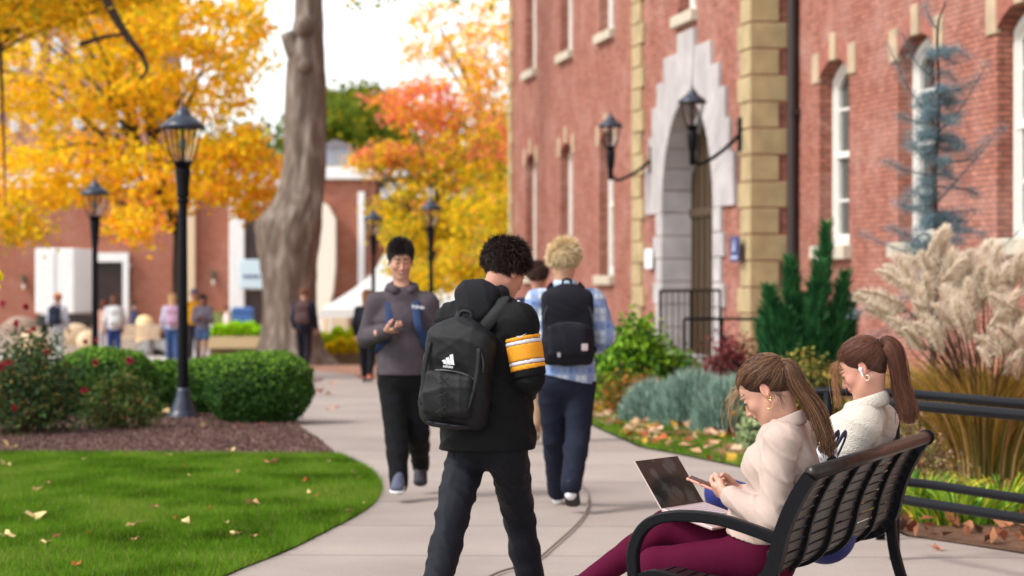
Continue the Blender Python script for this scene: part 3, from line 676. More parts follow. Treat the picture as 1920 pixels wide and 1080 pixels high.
for i, (px, Z_, yt, w_) in enumerate(((612, 150, 215, 2.6), (640, 165, 190, 3.2), (668, 158, 205, 2.8), (698, 170, 178, 3.2), (655, 190, 172, 3.6))):
    p = P(px, yt+55, Z_); tree('hillside_tree', ('green tree just right of the big trunk above the brick wing', 'olive green tree above the white roof band', 'dull green tree behind the brick wing roof', 'olive tree beside the red maple on the hillside', 'tallest hazy green tree at the crest in the gap')[i], A(p[0], Z_, -1.5), 3, [(p, (w_*.8, w_*.7, 2.3*Z_/150), 1)], tcol(5, 16, [GRN*.55, OLV*.5], [3, 1], [GRN*.7, OLV*.6, GRN*.45], [3, 2, 2]), 120, 30, .42, tr=.22, seed=130+i, clu=.55)
# big foreground trunk of the plane tree
bt = empty('plane_tree', P(545, 658, 58), 'massive old tree trunk with grey flaking bark beside the far path', 'tree')
Zb = 58.; sB = FPX/Zb
prof = [(690, 545, 88), (668, 544, 72), (650, 543, 60), (600, 543, 51), (540, 543, 49), (500, 542, 52), (450, 542, 59), (420, 544, 60), (398, 552, 54), (375, 562, 46), (340, 569, 41), (300, 572, 39), (240, 572, 38), (170, 572, 37), (120, 572, 35), (80, 573, 32), (40, 578, 27), (0, 579, 25), (-60, 580, 25), (-200, 584, 24), (-420, 596, 21), (-640, 610, 17)]
tv = []; n = 96; prof = [tuple(q) for q in bez(prof, 4)]
for i, (py, px, hw) in enumerate(prof):
    o = P(px, py, Zb)
    for k_ in range(n):
        a = 2*math.pi*k_/n; fl = max(0, (640-0)-(690-py))*0
        r_ = hw/sB*(1+.05*mnoise.noise(Vector((math.cos(a)*6, math.sin(a)*6, py*.02)))+.045*mnoise.noise(Vector((math.cos(a)*14, math.sin(a)*14, py*.03)))+.05*math.sin(3*a+py*.01)+.035*math.sin(7*a+py*.013)+(.10*math.sin(5*a+.6)*max(0, (py-600)/90)))
        if 380 < py < 560: r_ *= 1+.16*max(0, math.cos(a-math.pi))*0
        tv.append(o+A(math.cos(a)*r_, math.sin(a)*r_, 0))
tm = MB(); tm.add(tv, np.array([[i*n+k_, i*n+(k_+1) % n, (i+1)*n+(k_+1) % n, (i+1)*n+k_] for i in range(len(prof)-1) for k_ in range(n)]))
# the swelling at the left, a cut stub and two burls
tm.tube(bez([P(560, 110, Zb-.1), P(548, 85, Zb-.2), P(538, 62, Zb-.3)], 3), np.linspace(.26, .17, 7), 12)
tm.ball(P(567, 50, Zb-.42), (.24, .2, .26)); tm.ball(P(570, 125, Zb-.4), (.2, .16, .2))
tk = tm.build('trunk', PATCH, bt, smooth=True)
cr = MB(); lm = MB()
for a_, b_ in (((578, -200), (700, -420)), ((590, -330), (440, -560)), ((600, -500), (660, -800))):
    pa, pb_ = P(*a_, Zb), P(*b_, Zb)+rng.normal(0, .8, 3); pts = limb(lm, pa, pb_, .22, .06, droop=.1)
    for q in pts[3:]:
        X, F, CC = leaves(q+rng.normal(0, .8, (220, 3)), .16, pick([OLV, GRN, GOLD], [3, 4, 1], rng, 220)); addn(cr, X, F, CC)
for px, py in ((630, -8), (655, 4), (672, 10), (690, 0), (715, 6), (735, -4), (850, 8), (920, 2)):
    X, F, CC = leaves(P(px, py-6, 40)+rng.normal(0, .07, (9, 3)), .11, pick([OLV, GRN, YEL], [3, 4, 1], rng, 9)); addn(cr, X, F, CC)
lm.tube(bez([P(600, -120, 56), P(650, -50, 48), P(720, -22, 40), P(860, -30, 39.6), P(925, -8, 39.8)], 4), np.linspace(.09, .012, 17), 6)
lm.build('limb', BARKD, bt, smooth=True); cr.build('crown', LEAFM, bt)
lw_ = MB()
for pts, ra in (([(178, -60), (205, 10), (235, 62), (268, 105)], .10), ([(205, 10), (225, 45), (240, 60)], .05), ([(150, 84), (195, 70), (236, 64)], .05), ([(268, 105), (275, 130), (262, 150)], .05)):
    lw_.tube(bez([P(x_, y_, 43.0) for x_, y_ in pts], 4), np.linspace(ra, ra*.55, 4*(len(pts)-1)+1), 8)
gm = [o for o in COL.objects if o.name.startswith('golden_maple') and o.type == 'EMPTY'][1]; lw_.tube(bez([P(-250, 200, 44), P(-60, -120, 43.6), P(178, -60, 43)], 4), np.linspace(.16, .1, 9), 8); lw_.build('bough', BARKD, gm, smooth=True)

# clipped box hedges
def boxwood(px, pyb, Z, wpx, hpx, label, seed, depth=.9, k=15000):
    r = np.random.default_rng(seed); s_ = FPX/Z; b = P(px, pyb, Z); b[2] = gz(Z); root = empty('box_shrub', b, label, 'shrub', 'clipped box shrubs in the mulch bed'); hw = wpx/2/s_; h = hpx/s_
    d = r.normal(size=(k, 3)); d /= np.abs(d**1).max(1, keepdims=True)**.0; d /= (np.abs(d)**2.7).sum(1, keepdims=True)**(1/2.7); rad = 1-np.abs(r.normal(0, .06, (k, 1)))+(r.random((k, 1)) < .03)*r.uniform(0, .1, (k, 1))
    bump = 1+.10*np.array([mnoise.noise(Vector(v*2.6)+Vector((seed, 0, 0))) for v in d])[:, None]+.055*np.array([mnoise.noise(Vector(v*7)+Vector((seed, 0, 0))) for v in d])[:, None]
    V = b+A(0, 0, h*.5)+d*rad*bump*A(hw, hw*depth, h*.5)
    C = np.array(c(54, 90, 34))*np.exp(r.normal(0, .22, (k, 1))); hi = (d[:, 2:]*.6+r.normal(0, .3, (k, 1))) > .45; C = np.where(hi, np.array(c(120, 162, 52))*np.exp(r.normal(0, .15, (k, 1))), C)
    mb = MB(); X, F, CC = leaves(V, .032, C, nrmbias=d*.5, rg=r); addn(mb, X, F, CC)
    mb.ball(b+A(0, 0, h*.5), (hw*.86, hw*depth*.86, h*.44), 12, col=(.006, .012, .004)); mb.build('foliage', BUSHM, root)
    st_ = MB(); st_.tube([b-A(0, 0, .05), b+A(0, 0, h*.3)], [.03, .02], 6); st_.build('stem', TWIG, root); return root
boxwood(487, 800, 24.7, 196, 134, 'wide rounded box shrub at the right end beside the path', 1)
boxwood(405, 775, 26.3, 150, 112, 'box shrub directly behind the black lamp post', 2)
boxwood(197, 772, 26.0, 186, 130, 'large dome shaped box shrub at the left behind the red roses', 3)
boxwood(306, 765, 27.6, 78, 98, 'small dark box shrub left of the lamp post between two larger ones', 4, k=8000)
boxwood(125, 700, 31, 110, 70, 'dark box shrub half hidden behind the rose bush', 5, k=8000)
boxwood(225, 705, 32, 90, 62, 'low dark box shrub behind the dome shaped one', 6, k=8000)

def bush(name, label, o, rad, n, leaf, pal, w_, seed, asp=.7, up=0., core=True, stems=10, flow=None, cat='shrub', cl=26, csz=.16, bias=0.):
    r = np.random.default_rng(seed); o = np.asarray(o, float); rad = np.asarray(rad, float); root = empty(name, o, label, cat)
    m = n//cl; d = r.normal(size=(m, 3)); d /= np.linalg.norm(d, axis=1, keepdims=True); d[:, 2] = np.abs(d[:, 2]); cc = o+A(0, 0, rad[2]*.12)+d*rad*(r.uniform(.25, 1, (m, 1))**.5)*.92
    V = (cc[:, None]+r.normal(0, csz, (m, cl, 3))*rad.mean()).reshape(-1, 3); V[:, 2] = np.maximum(V[:, 2], o[2]+.02); k = len(V)
    C = pick([np.array(c(*q)) for q in pal], w_, r, k)*np.exp(r.normal(0, .2, (k, 1)))*np.repeat(np.exp(r.normal(0, .16, (m, 1))), cl, 0)
    mb = MB(); X, F, CC = leaves(V, leaf, C, rg=r, asp=asp, nrmbias=np.array([0, 0, bias])); addn(mb, X, F, CC)
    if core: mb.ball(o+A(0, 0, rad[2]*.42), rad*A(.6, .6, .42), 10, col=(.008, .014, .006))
    mb.build('foliage', BUSHM, root)
    if stems:
        sm = MB()
        for i in range(stems):
            e = cc[r.integers(m)]; sm.tube(bez([o+A(*r.normal(0, .04, 2), -.03), (o+e)/2+A(0, 0, .08), e], 3), np.linspace(.012, .004, 7), 5)
        sm.build('stem', TWIG, root)
    if flow:
        for i, (q, s_, col_) in enumerate(flow): f_ = MB(); X, F, CC = leaves(np.asarray(q)+r.normal(0, s_*.22, (22, 3)), s_*.6, np.array(col_), rg=r, asp=1.1); addn(f_, X, F, CC); f_.build('flower', BUSHM, root)
    return root
RR = c(150, 34, 54)
fl = [(P(x_, y_, 22.3+rng.uniform(-.3, .2)), .055, RR) for x_, y_ in ((2, 688), (18, 680), (88, 660), (62, 618), (178, 680), (240, 675), (158, 733), (30, 607), (28, 765), (5, 570), (48, 575))]
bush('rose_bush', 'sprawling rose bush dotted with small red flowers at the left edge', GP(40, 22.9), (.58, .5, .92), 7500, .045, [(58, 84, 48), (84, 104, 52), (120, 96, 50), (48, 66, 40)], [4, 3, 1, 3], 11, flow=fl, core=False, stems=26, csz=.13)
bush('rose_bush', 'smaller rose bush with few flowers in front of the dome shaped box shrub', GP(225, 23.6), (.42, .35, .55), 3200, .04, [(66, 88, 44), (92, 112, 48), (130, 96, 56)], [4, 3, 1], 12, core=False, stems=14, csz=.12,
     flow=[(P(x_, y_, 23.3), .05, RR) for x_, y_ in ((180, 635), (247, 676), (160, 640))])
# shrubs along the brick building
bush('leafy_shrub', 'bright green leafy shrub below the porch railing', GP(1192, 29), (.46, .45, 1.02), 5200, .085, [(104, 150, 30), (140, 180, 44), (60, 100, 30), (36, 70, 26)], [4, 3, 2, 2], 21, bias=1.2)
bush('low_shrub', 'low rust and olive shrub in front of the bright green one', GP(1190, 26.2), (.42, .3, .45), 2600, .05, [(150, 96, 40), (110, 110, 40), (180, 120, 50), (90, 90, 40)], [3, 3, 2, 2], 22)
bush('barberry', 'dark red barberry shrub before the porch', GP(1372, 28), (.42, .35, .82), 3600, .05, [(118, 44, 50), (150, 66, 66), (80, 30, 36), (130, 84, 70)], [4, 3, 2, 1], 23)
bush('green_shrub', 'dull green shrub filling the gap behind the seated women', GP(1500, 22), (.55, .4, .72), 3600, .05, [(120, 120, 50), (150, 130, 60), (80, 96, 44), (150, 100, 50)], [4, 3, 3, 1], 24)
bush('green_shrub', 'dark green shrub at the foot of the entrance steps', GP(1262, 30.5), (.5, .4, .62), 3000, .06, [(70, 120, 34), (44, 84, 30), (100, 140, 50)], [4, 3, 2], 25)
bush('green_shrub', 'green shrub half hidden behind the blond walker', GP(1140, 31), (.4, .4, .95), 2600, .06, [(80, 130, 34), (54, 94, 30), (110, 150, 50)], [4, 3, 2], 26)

def spiky(name, label, o, rad, n, ln, wd, pal, w_, seed, spread=.7, cat='plant', segs=3, droop=.25, h=None, clumps=1, tip=None):
    r = np.random.default_rng(seed); o = np.asarray(o, float); root = empty(name, o, label, cat)
    th = r.uniform(0, 2*math.pi, n); rr = np.sqrt(r.random(n)); B = o+np.stack([np.cos(th)*rr*rad[0]*.35, np.sin(th)*rr*rad[1]*.35, 0*rr], 1)
    L = ln*r.uniform(.55, 1.15, n); out = rr*.65+r.uniform(0, .35, n); ld = np.stack([np.cos(th)*out, np.sin(th)*out, 0*out], 1)*(L*spread)[:, None]+r.normal(0, .06, (n, 3))*ln*A(1, 1, 0)
    C = pick([np.array(c(*q)) for q in pal], w_, r, n)*np.exp(r.normal(0, .2, (n, 1)))
    V, F, CC = blades(B, L*np.sqrt(np.clip(1-(out*spread*.8)**2, .1, 1)), wd, ld, C, rg=r, segs=segs, droop=droop, tipcol=None if tip is None else C*.4+np.array(c(*tip))*.6)
    mb = MB(); addn(mb, V, F, CC); mb.build('leaves', BUSHM, root); return root
# blue green lavender mounds: many short upright sprigs
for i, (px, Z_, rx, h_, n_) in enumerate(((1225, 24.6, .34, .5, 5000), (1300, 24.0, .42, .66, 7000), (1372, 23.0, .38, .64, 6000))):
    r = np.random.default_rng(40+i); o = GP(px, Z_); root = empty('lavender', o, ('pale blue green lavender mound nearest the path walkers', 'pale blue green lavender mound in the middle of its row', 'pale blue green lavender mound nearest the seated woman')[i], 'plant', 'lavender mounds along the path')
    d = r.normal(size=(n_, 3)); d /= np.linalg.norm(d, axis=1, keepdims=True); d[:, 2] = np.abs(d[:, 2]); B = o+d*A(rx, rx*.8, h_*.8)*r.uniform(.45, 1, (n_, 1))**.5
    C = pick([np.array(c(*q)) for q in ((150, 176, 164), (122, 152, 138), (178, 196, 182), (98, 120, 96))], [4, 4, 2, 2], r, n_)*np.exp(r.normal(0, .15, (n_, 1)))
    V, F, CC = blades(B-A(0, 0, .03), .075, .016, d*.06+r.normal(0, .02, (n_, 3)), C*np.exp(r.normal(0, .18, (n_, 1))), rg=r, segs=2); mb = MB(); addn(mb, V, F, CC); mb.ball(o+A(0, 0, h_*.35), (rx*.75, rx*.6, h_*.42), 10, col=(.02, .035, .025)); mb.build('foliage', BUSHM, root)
bush('pale_shrub', 'small pale green mound beside the seated woman in pink', GP(1425, 20.3), (.2, .25, .36), 1800, .035, [(150, 168, 120), (176, 186, 140), (110, 130, 80)], [4, 3, 2], 44)
# dark evergreen with feathery plumes
def evergreen(px, Z_, plumes, label, pal, seed):
    r = np.random.default_rng(seed); o = GP(px, Z_); root = empty('evergreen_shrub', o, label, 'shrub'); mb = MB()
    for (tx, ty, w_) in plumes:
        tip = P(tx, ty, Z_+r.uniform(-.3, .3)); b = o+(tip-o)*A(.45, .3, 0)+A(0, 0, .1); n = int(1500*w_/.2)
        t = r.random(n)**.8; ax_ = b+(tip-b)*t[:, None]; wd = w_*(1-t)**.55*(.5+.5*np.minimum(1, t*6)); th = r.uniform(0, 6.28, n); rd = np.sqrt(r.random(n))
        V0 = ax_+np.stack([np.cos(th)*rd*wd, np.sin(th)*rd*wd, 0*th], 1); ln = np.stack([np.cos(th)*.06, np.sin(th)*.06, 0*th], 1)
        C = pick([np.array(c(*q)) for q in pal], [4, 3, 2], r, n)*np.exp(r.normal(0, .2, (n, 1))); V, F, CC = blades(V0, .12, .022, ln*1.5, C, rg=r, segs=2); addn(mb, V, F, CC)
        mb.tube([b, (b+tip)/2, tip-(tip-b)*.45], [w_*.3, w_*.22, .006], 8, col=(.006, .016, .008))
        for _ in range(int(16*w_/.2)):
            t1 = r.uniform(.1, .85); s0 = b+(tip-b)*t1; d = nrm(A(r.normal(), r.normal(), .9)); m1 = 90; tt = r.random((m1, 1)); V1 = s0+d*w_*1.5*(1-t1*.6)*tt+r.normal(0, .014, (m1, 3)); C1 = pick([np.array(c(*q)) for q in pal], [4, 3, 2], r, m1)*np.exp(r.normal(0, .2, (m1, 1))); V, F, CC = blades(V1, .05, .014, d*.04+r.normal(0, .02, (m1, 3)), C1, rg=r, segs=1); addn(mb, V, F, CC)
    mb.build('foliage', BUSHM, root)
    sm = MB(); sm.tube([o-A(0, 0, .05), o+A(0, 0, .5)], [.05, .03], 7); sm.build('trunk', BARKD, root); return root
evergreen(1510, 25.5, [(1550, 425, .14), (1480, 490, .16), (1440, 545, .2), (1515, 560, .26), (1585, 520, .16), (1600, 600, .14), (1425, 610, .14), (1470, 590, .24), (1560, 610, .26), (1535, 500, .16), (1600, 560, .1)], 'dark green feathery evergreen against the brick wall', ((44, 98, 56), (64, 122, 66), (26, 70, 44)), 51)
# blue atlas cedar sapling
ce = empty('blue_cedar', GP(1752, 20.5), 'thin blue grey cedar sapling in front of the middle window', 'tree'); r = np.random.default_rng(61); sm = MB(); nm = MB(); Zc = 20.5
tp = bez([GP(1752, Zc), P(1750, 640, Zc), P(1757, 470, Zc), P(1752, 350, Zc), P(1760, 200, Zc), P(1757, 60, Zc), P(1772, 5, Zc)], 5); sm.tube(tp, np.linspace(.035, .006, len(tp)), 7)
brs = [((1755, 480), (1690, 470), (1612, 437)), ((1755, 470), (1700, 440), (1665, 425)), ((1757, 470), (1840, 490), (1925, 420)), ((1757, 380), (1810, 320), (1880, 235)), ((1755, 300), (1810, 300), (1850, 262)), ((1756, 330), (1700, 320), (1655, 300)),
       ((1757, 250), (1800, 205), (1850, 120)), ((1757, 240), (1700, 160), (1668, 90)), ((1757, 180), (1790, 170), (1830, 150)), ((1757, 150), (1720, 120), (1690, 60)), ((1755, 420), (1800, 430), (1850, 440)), ((1755, 400), (1720, 395), (1680, 380)),
       ((1755, 350), (1810, 355), (1835, 365)), ((1757, 280), (1725, 290), (1700, 250)), ((1757, 220), (1725, 230), (1680, 215)), ((1758, 100), (1790, 90), (1815, 110)), ((1760, 60), (1740, 30), (1735, 5)), ((1755, 560), (1700, 600), (1620, 640)), ((1755, 545), (1680, 560), (1600, 590)), ((1755, 500), (1790, 520), (1830, 500)), ((1757, 450), (1725, 440), (1690, 500)), ((1757, 420), (1780, 400), (1830, 395))]
extra_ = []
for i in range(60):
    y0 = r.uniform(90, 540); sg = r.choice([-1, 1]); L_ = r.uniform(18, 62)*(.5+.5*min(1, y0/350)); extra_.append(((1756, y0), (1756+sg*L_*.5, y0+r.uniform(-6, 12)), (1756+sg*L_, y0+r.uniform(-6, 26))))
for b3 in brs+extra_:
    dz = r.uniform(-.35, .35); q = bez([P(b3[0][0], b3[0][1], Zc), P(b3[1][0], b3[1][1], Zc+dz*.5), P(b3[2][0], b3[2][1], Zc+dz)], 8); sm.tube(q, np.linspace(.007, .002, len(q)), 5)
    ta = 1-.55*max(0, (250-b3[0][1])/250)
    for p_ in q[2:]:
        n_ = int(74*ta); V, F, CC = blades(p_+r.normal(0, .034, (n_, 3))*np.array([1, 1, .7]), .0, .0038, r.normal(0, .020, (n_, 3)), pick([np.array(c(*k_)) for k_ in ((128, 154, 160), (98, 126, 138), (156, 176, 178))], [4, 4, 1], r, n_)*np.exp(r.normal(0, .2, (n_, 1))), rg=r, segs=1); addn(nm, V, F, CC)
sm.build('trunk', BARKD, ce); nm.build('needles', BUSHM, ce)
# plume grass
PG = mat('plumes', attr=True, rough=.9, trans=.5, spec=.05); r = np.random.default_rng(71); og = GP(1850, 17.6)
def plume_clump(o, n_leaf, plumes, label, seed):
    r = np.random.default_rng(seed); root = empty('plume_grass', o, label, 'grass'); n = n_leaf; th = r.uniform(0, 2*math.pi, n); rr = np.sqrt(r.random(n))
    B = o+np.stack([np.cos(th)*rr*.42, np.sin(th)*rr*.36, 0*rr], 1); L = r.uniform(.7, 1.35, n); out = .12+rr*.62*r.uniform(.2, 1.25, n)
    ld = np.stack([np.cos(th)*out, np.sin(th)*out, 0*out], 1)*L[:, None]*1.05
    C = pick([np.array(c(*q)) for q in ((168, 144, 56), (200, 166, 92), (112, 126, 48), (222, 190, 130), (66, 92, 36))], [4, 4, 3, 2, 2], r, n)*np.exp(r.normal(0, .2, (n, 1)))
    V, F, CC = blades(B, L, .016, ld, C, rg=r, segs=5, droop=.32, tipcol=C*.6+np.array(c(196, 140, 76))*.4); mb = MB(); addn(mb, V, F, CC); mb.build('leaves', BUSHM, root)
    pm = MB(); stm = MB()
    for (px, py, Z_, ln, lean) in plumes:
        tip = P(px, py, Z_); ln = ln*r.uniform(.75, 1.15); d = nrm(A(lean*.9+r.normal(0, .28), r.normal(0, .35), 1)); b = tip-d*ln; m = int(1300*ln/.3); t = r.random(m)
        s_ = b+A(0, 0, -.0); stm.tube(bez([o+r.normal(0, .1, 3)*A(1, 1, 0), (o+s_)/2+A(0, 0, .2), s_, s_+d*ln*.8], 4), np.linspace(.005, .002, 13), 4)
        V0 = b+d*ln*(t**.9)[:, None]+A(lean*.12, 0, -.06)*(t**2)[:, None]*ln*2; a = r.normal(size=(m, 3)); a /= np.linalg.norm(a, axis=1, keepdims=True); prof_ = np.sin(np.clip(t*.92+.05, 0, 1)*math.pi)**.6
        ldir = (a*.085*(prof_*r.uniform(.25, 1.35, m))[:, None]+d*.085+A(0.03, 0, -.05))*ln/.3
        Cc = pick([np.array(c(*q)) for q in ((244, 234, 216), (230, 214, 192), (250, 244, 232), (214, 192, 168))], [4, 3, 2, 2], r, m)
        V, F, CC = blades(V0, .0, .008, ldir, Cc, rg=r, segs=1); addn(pm, V, F, CC)
    pm.build('plumes', PG, root); stm.build('stems', TWIG, root); return root
pl = [(1762, 425, 17.3, .34, .05), (1690, 475, 17.4, .3, -.7), (1640, 535, 17.2, .32, -1.3), (1650, 560, 17.4, .26, -1.2), (1680, 590, 17., .26, -.8), (1700, 520, 17.3, .3, -.7), (1735, 510, 17.1, .3, -.3), (1770, 530, 17, .32, -.1), (1755, 565, 16.8, .3, -.3), (1790, 555, 16.7, .34, -.25), (1800, 480, 17.2, .34, .05), (1830, 470, 17.4, .36, .1), (1850, 500, 17.1, .34, .1), (1880, 490, 17.3, .34, .2), (1905, 470, 17.4, .34, .2), (1860, 545, 16.8, .3, 0), (1895, 540, 17, .36, .1), (1915, 590, 16.8, .3, .2), (1880, 605, 16.6, .26, -.5), (1840, 625, 16.5, .2, -.6), (1905, 655, 16.5, .2, .1), (1720, 560, 17.2, .26, -.6), (1730, 470, 17.6, .3, -.25), (1780, 462, 17.6, .36, .0), (1812, 520, 17.0, .32, -.1), (1865, 455, 17.6, .34, .15), (1940, 480, 17.4, .36, .25), (1950, 540, 17.2, .34, .3), (1935, 620, 17, .3, .2), (1665, 500, 17.6, .28, -1.), (1705, 610, 16.9, .22, -.7), (1745, 600, 16.8, .25, -.4)]
pl += [(x_+r.uniform(-22, 22), y_+r.uniform(-14, 26), Z_+r.uniform(.1, .5), l_*.9, k_) for x_, y_, Z_, l_, k_ in pl[:32] for _ in (0, 1)]
plume_clump(og, 4600, pl, 'tall ornamental grass with cream feathery plumes and golden blades behind the railings', 72)
spiky('plume_grass_leaves', 'x', (0, 0, 0), (1, 1), 3, .1, .01, [(1, 1, 1)], [1], 1) if False else None
for i, (px, Z_, n_, L_) in enumerate(((1722, 15.3, 330, .44), (1800, 14.75, 300, .38), (1880, 15.2, 300, .42), (1650, 15.9, 220, .4))):
    spiky('lily_turf', ('green and yellow strappy clump beside the far bench leg', 'green strappy clump nearest the pavement under the rails', 'greenish yellow strappy clump at the right edge below the plume grass', 'green strappy clump seen through the bench back')[i], GP(px, Z_), (.8, .6), n_, L_, .022, [(110, 150, 40), (140, 168, 50), (190, 176, 50), (70, 116, 34)], [4, 3, 1.6, 3], 80+i, spread=.95, segs=4, droop=.42)
bush('dry_stalks', 'dry brown seedheads under the plume grass behind the rails', GP(1700, 16.4), (.4, .3, .5), 1500, .03, [(150, 120, 100), (120, 96, 80), (170, 150, 100), (100, 110, 60)], [3, 3, 2, 2], 90, core=False, stems=30, cat='plant')

# fallen leaves
LF = mat('fallen leaf', attr=True, rough=.8, spec=.2, trans=.15)
def leaf_mesh(seed, col_):
    r = np.random.default_rng(seed); k = 15; th = np.linspace(0, 2*math.pi, k, endpoint=False); rad = np.where(np.arange(k) % 3 == 0, 1., np.where(np.arange(k) % 3 == 1, .62, .72))*r.uniform(.85, 1.1, k); rad[8] = .35
    V = np.concatenate([[[0, 0, .1]], np.stack([np.cos(th)*rad*.5, np.sin(th)*rad*.45, .14+.2*np.sin(th*2+r.uniform(0, 6))*rad+r.normal(0, .04, k)], 1)]); F = np.array([[0, i+1, (i+1) % k+1] for i in range(k)])
    mb = MB(); mb.add(V, F, np.array(col_)); mb.tube([(0, 0, .1), (-.35, .05, .06), (-.7, .1, .12)], .018, 4, col=np.array(col_)*.7); return mb
lp = {}
for i, (nm_, cl_) in enumerate((('tan', c(196, 150, 108)), ('cream', c(226, 200, 140)), ('rust', c(176, 92, 50)), ('pinkish', c(206, 140, 112)))):
    o = leaf_mesh(100+i, cl_).build('fallen_leaf', LF, None); bpy.context.collection.objects.unlink(o); lp[nm_] = o
spots = [(510, 878, 'pinkish', .17, 'large pinkish brown curled leaf on the lawn near its top right'), (471, 957, 'tan', .16, 'big tan leaf lying on the lawn left of the path bend'), (348, 993, 'cream', .11, 'rounded cream leaf in the middle of the lawn'), (287, 964, 'pinkish', .10, 'small pinkish leaf above the rounded cream one'), (64, 983, 'cream', .19, 'long pale leaf on the left part of the lawn'), (12, 1020, 'cream', .14, 'pale leaf at the very left edge of the lawn'), (107, 1021, 'pinkish', .09, 'pinkish leaf lower left on the lawn'), (86, 1031, 'cream', .09, 'thin cream leaf beside the lower left pinkish one'), (253, 997, 'tan', .12, 'flat tan leaf left of the rounded cream one'), (440, 1016, 'cream', .11, 'cream leaf near the lawn edge by the path'), (474, 1019, 'tan', .08, 'small tan leaf right beside the cream leaf by the path'), (425, 991, 'cream', .06, 'tiny cream leaf in the right part of the lawn'), (395, 965, 'rust', .06, 'tiny rust leaf near the big tan one'), (575, 912, 'rust', .09, 'rust leaf close to the rounded lawn tip'), (577, 934, 'cream', .07, 'small cream leaf under the rust one at the lawn tip'), (592, 941, 'rust', .05, 'tiny rust leaf at the lawn tip'), (661, 896, 'tan', .08, 'tan leaf at the upper right lawn edge'), (616, 874, 'cream', .06, 'tiny cream leaf near the mulch corner'), (318, 862, 'cream', .08, 'cream leaf on the border of lawn and mulch'), (158, 870, 'cream', .06, 'tiny cream leaf at the top of the lawn left of centre'), (355, 902, 'cream', .06, 'tiny pale leaf in the upper middle of the lawn'), (349, 883, 'rust', .06, 'tiny rust leaf in the upper middle of the lawn'), (10, 882, 'cream', .15, 'cream leaf at the upper left edge of the lawn'), (70, 928, 'tan', .10, 'tan leaf below the upper left cream leaf'), (90, 915, 'pinkish', .07, 'faint pinkish leaf in the upper left lawn'), (449, 895, 'tan', .07, 'small tan leaf left of the large pinkish one'), (167, 1013, 'rust', .05, 'tiny rust leaf at the lower left'), (330, 984, 'rust', .06, 'tiny rust leaf left of the rounded cream one'), (253, 1024, 'tan', .07, 'small tan leaf at the bottom of the lawn'), (140, 1076, 'rust', .10, 'rust leaf at the very bottom of the lawn'), (655, 970, 'tan', .07, 'tan leaf on the lawn edge where the path bends'), (680, 955, 'tan', .05, 'small tan leaf on the lawn edge'),
         (15, 842, 'cream', .2, 'large cream leaf on the mulch at the left edge'), (380, 803, 'cream', .15, 'cream leaf at the foot of the lamp post'), (362, 786, 'tan', .14, 'tan leaf right behind the lamp post foot'), (240, 768, 'rust', .22, 'big rust leaf under the roses'), (312, 776, 'cream', .16, 'pale leaf left of the lamp post'), (79, 798, 'cream', .09, 'pale leaf under the rose bush'), (450, 803, 'rust', .09, 'rust leaf in front of the right box shrub'), (490, 800, 'rust', .09, 'rust leaf before the middle of the right box shrub'), (212, 766, 'tan', .14, 'tan leaf beside the big rust one'), (432, 850, 'cream', .13, 'pale greenish leaf on the mulch edge'),
         (623, 722, 'pinkish', .2, 'pinkish leaf far along the path'), (596, 738, 'rust', .22, 'rust leaf on the path beside the hedge'), (632, 768, 'tan', .14, 'dark tan leaf on the path left of the walking man'), (618, 742, 'tan', .2, 'tan leaf in the middle of the far path'), (1755, 1034, 'pinkish', .12, 'tan leaf on the pavement behind the bench'), (615, 770, 'tan', .1, 'small tan leaf on the path')]
for i, (px, py, nm_, s_, lb) in enumerate(spots):
    Z_ = 6890/(py-HZ) if py > 790 else (1.52+.5)*FPX/((py-HZ)+.02*FPX)
    if py <= 790: Z_ = 6890/(py-HZ) if 6890/(py-HZ) < 25 else (CAMH-.5)*FPX/((py-HZ)-.02*FPX) if False else min(6890/(py-HZ), 60); 
    if Z_ > 25: Z_ = (CAMH-.02*25)*FPX/((py-HZ)-.02*FPX)
    o = lp[nm_].copy(); o.data = lp[nm_].data; COL.objects.link(o); o.name = 'fallen_leaf'; zl = gz(Z_)+(.035 if Z_ < 20.2 and px < 715 else .012); o.location = ((px-960)/FPX*Z_, Z_, zl); o.rotation_euler = (rng.uniform(-.3, .5), rng.uniform(-.3, .3), rng.uniform(0, 6.3)); o.scale = (s_*.8, s_*.8, s_*.75); tag(o, lb, 'leaf', 'fallen leaves on lawn, mulch and path')
n = 420; x = rng.uniform(.3, 2.6, n*6); y = rng.uniform(17.2, 31, n*6); m_ = inpoly(x, y, GSI+[(q[0]+.55, q[1]) for q in GSO]); x = x[m_][:n]; y = y[m_][:n]; V = np.stack([x, y, np.array([gz(v) for v in y])+rng.uniform(.03, .07, len(x))], 1)
mb = MB(); X, F, CC = leaves(V, .11, pick([np.array(c(*q)) for q in ((200, 158, 122), (214, 170, 70), (176, 96, 58), (214, 178, 148), (140, 78, 54))], [5, 1.5, 2, 3, 1], rng, len(V)), nrmbias=np.array([0, 0, 2.2]), asp=1.0); addn(mb, X, F, CC); tag(mb.build('leaf_litter', LF), 'scattered orange, pink and yellow fallen leaves along the garden edge', 'leaves', kind='stuff')
n = 1500; x = rng.uniform(1.3, 4.2, n); y = rng.uniform(13.4, 27, n); V = np.stack([x, y, rng.uniform(.02, .06, n)], 1)[~inpoly(x, y, path_poly)]; x, y = V[:, 0], V[:, 1]; V = V[~inpoly(x, y, GSI+GSO)]
mb = MB(); X, F, CC = leaves(V, .11, pick([np.array(c(*q)) for q in ((150, 96, 66), (176, 120, 86), (120, 66, 44), (196, 150, 110), (96, 70, 56))], [4, 2, 3, 1, 3], rng, len(V)), nrmbias=np.array([0, 0, 1.6]), asp=.8); addn(mb, X, F, CC); tag(mb.build('leaf_litter', LF), 'brown dead leaves lying in the garden bed under the shrubs', 'leaves', kind='stuff')
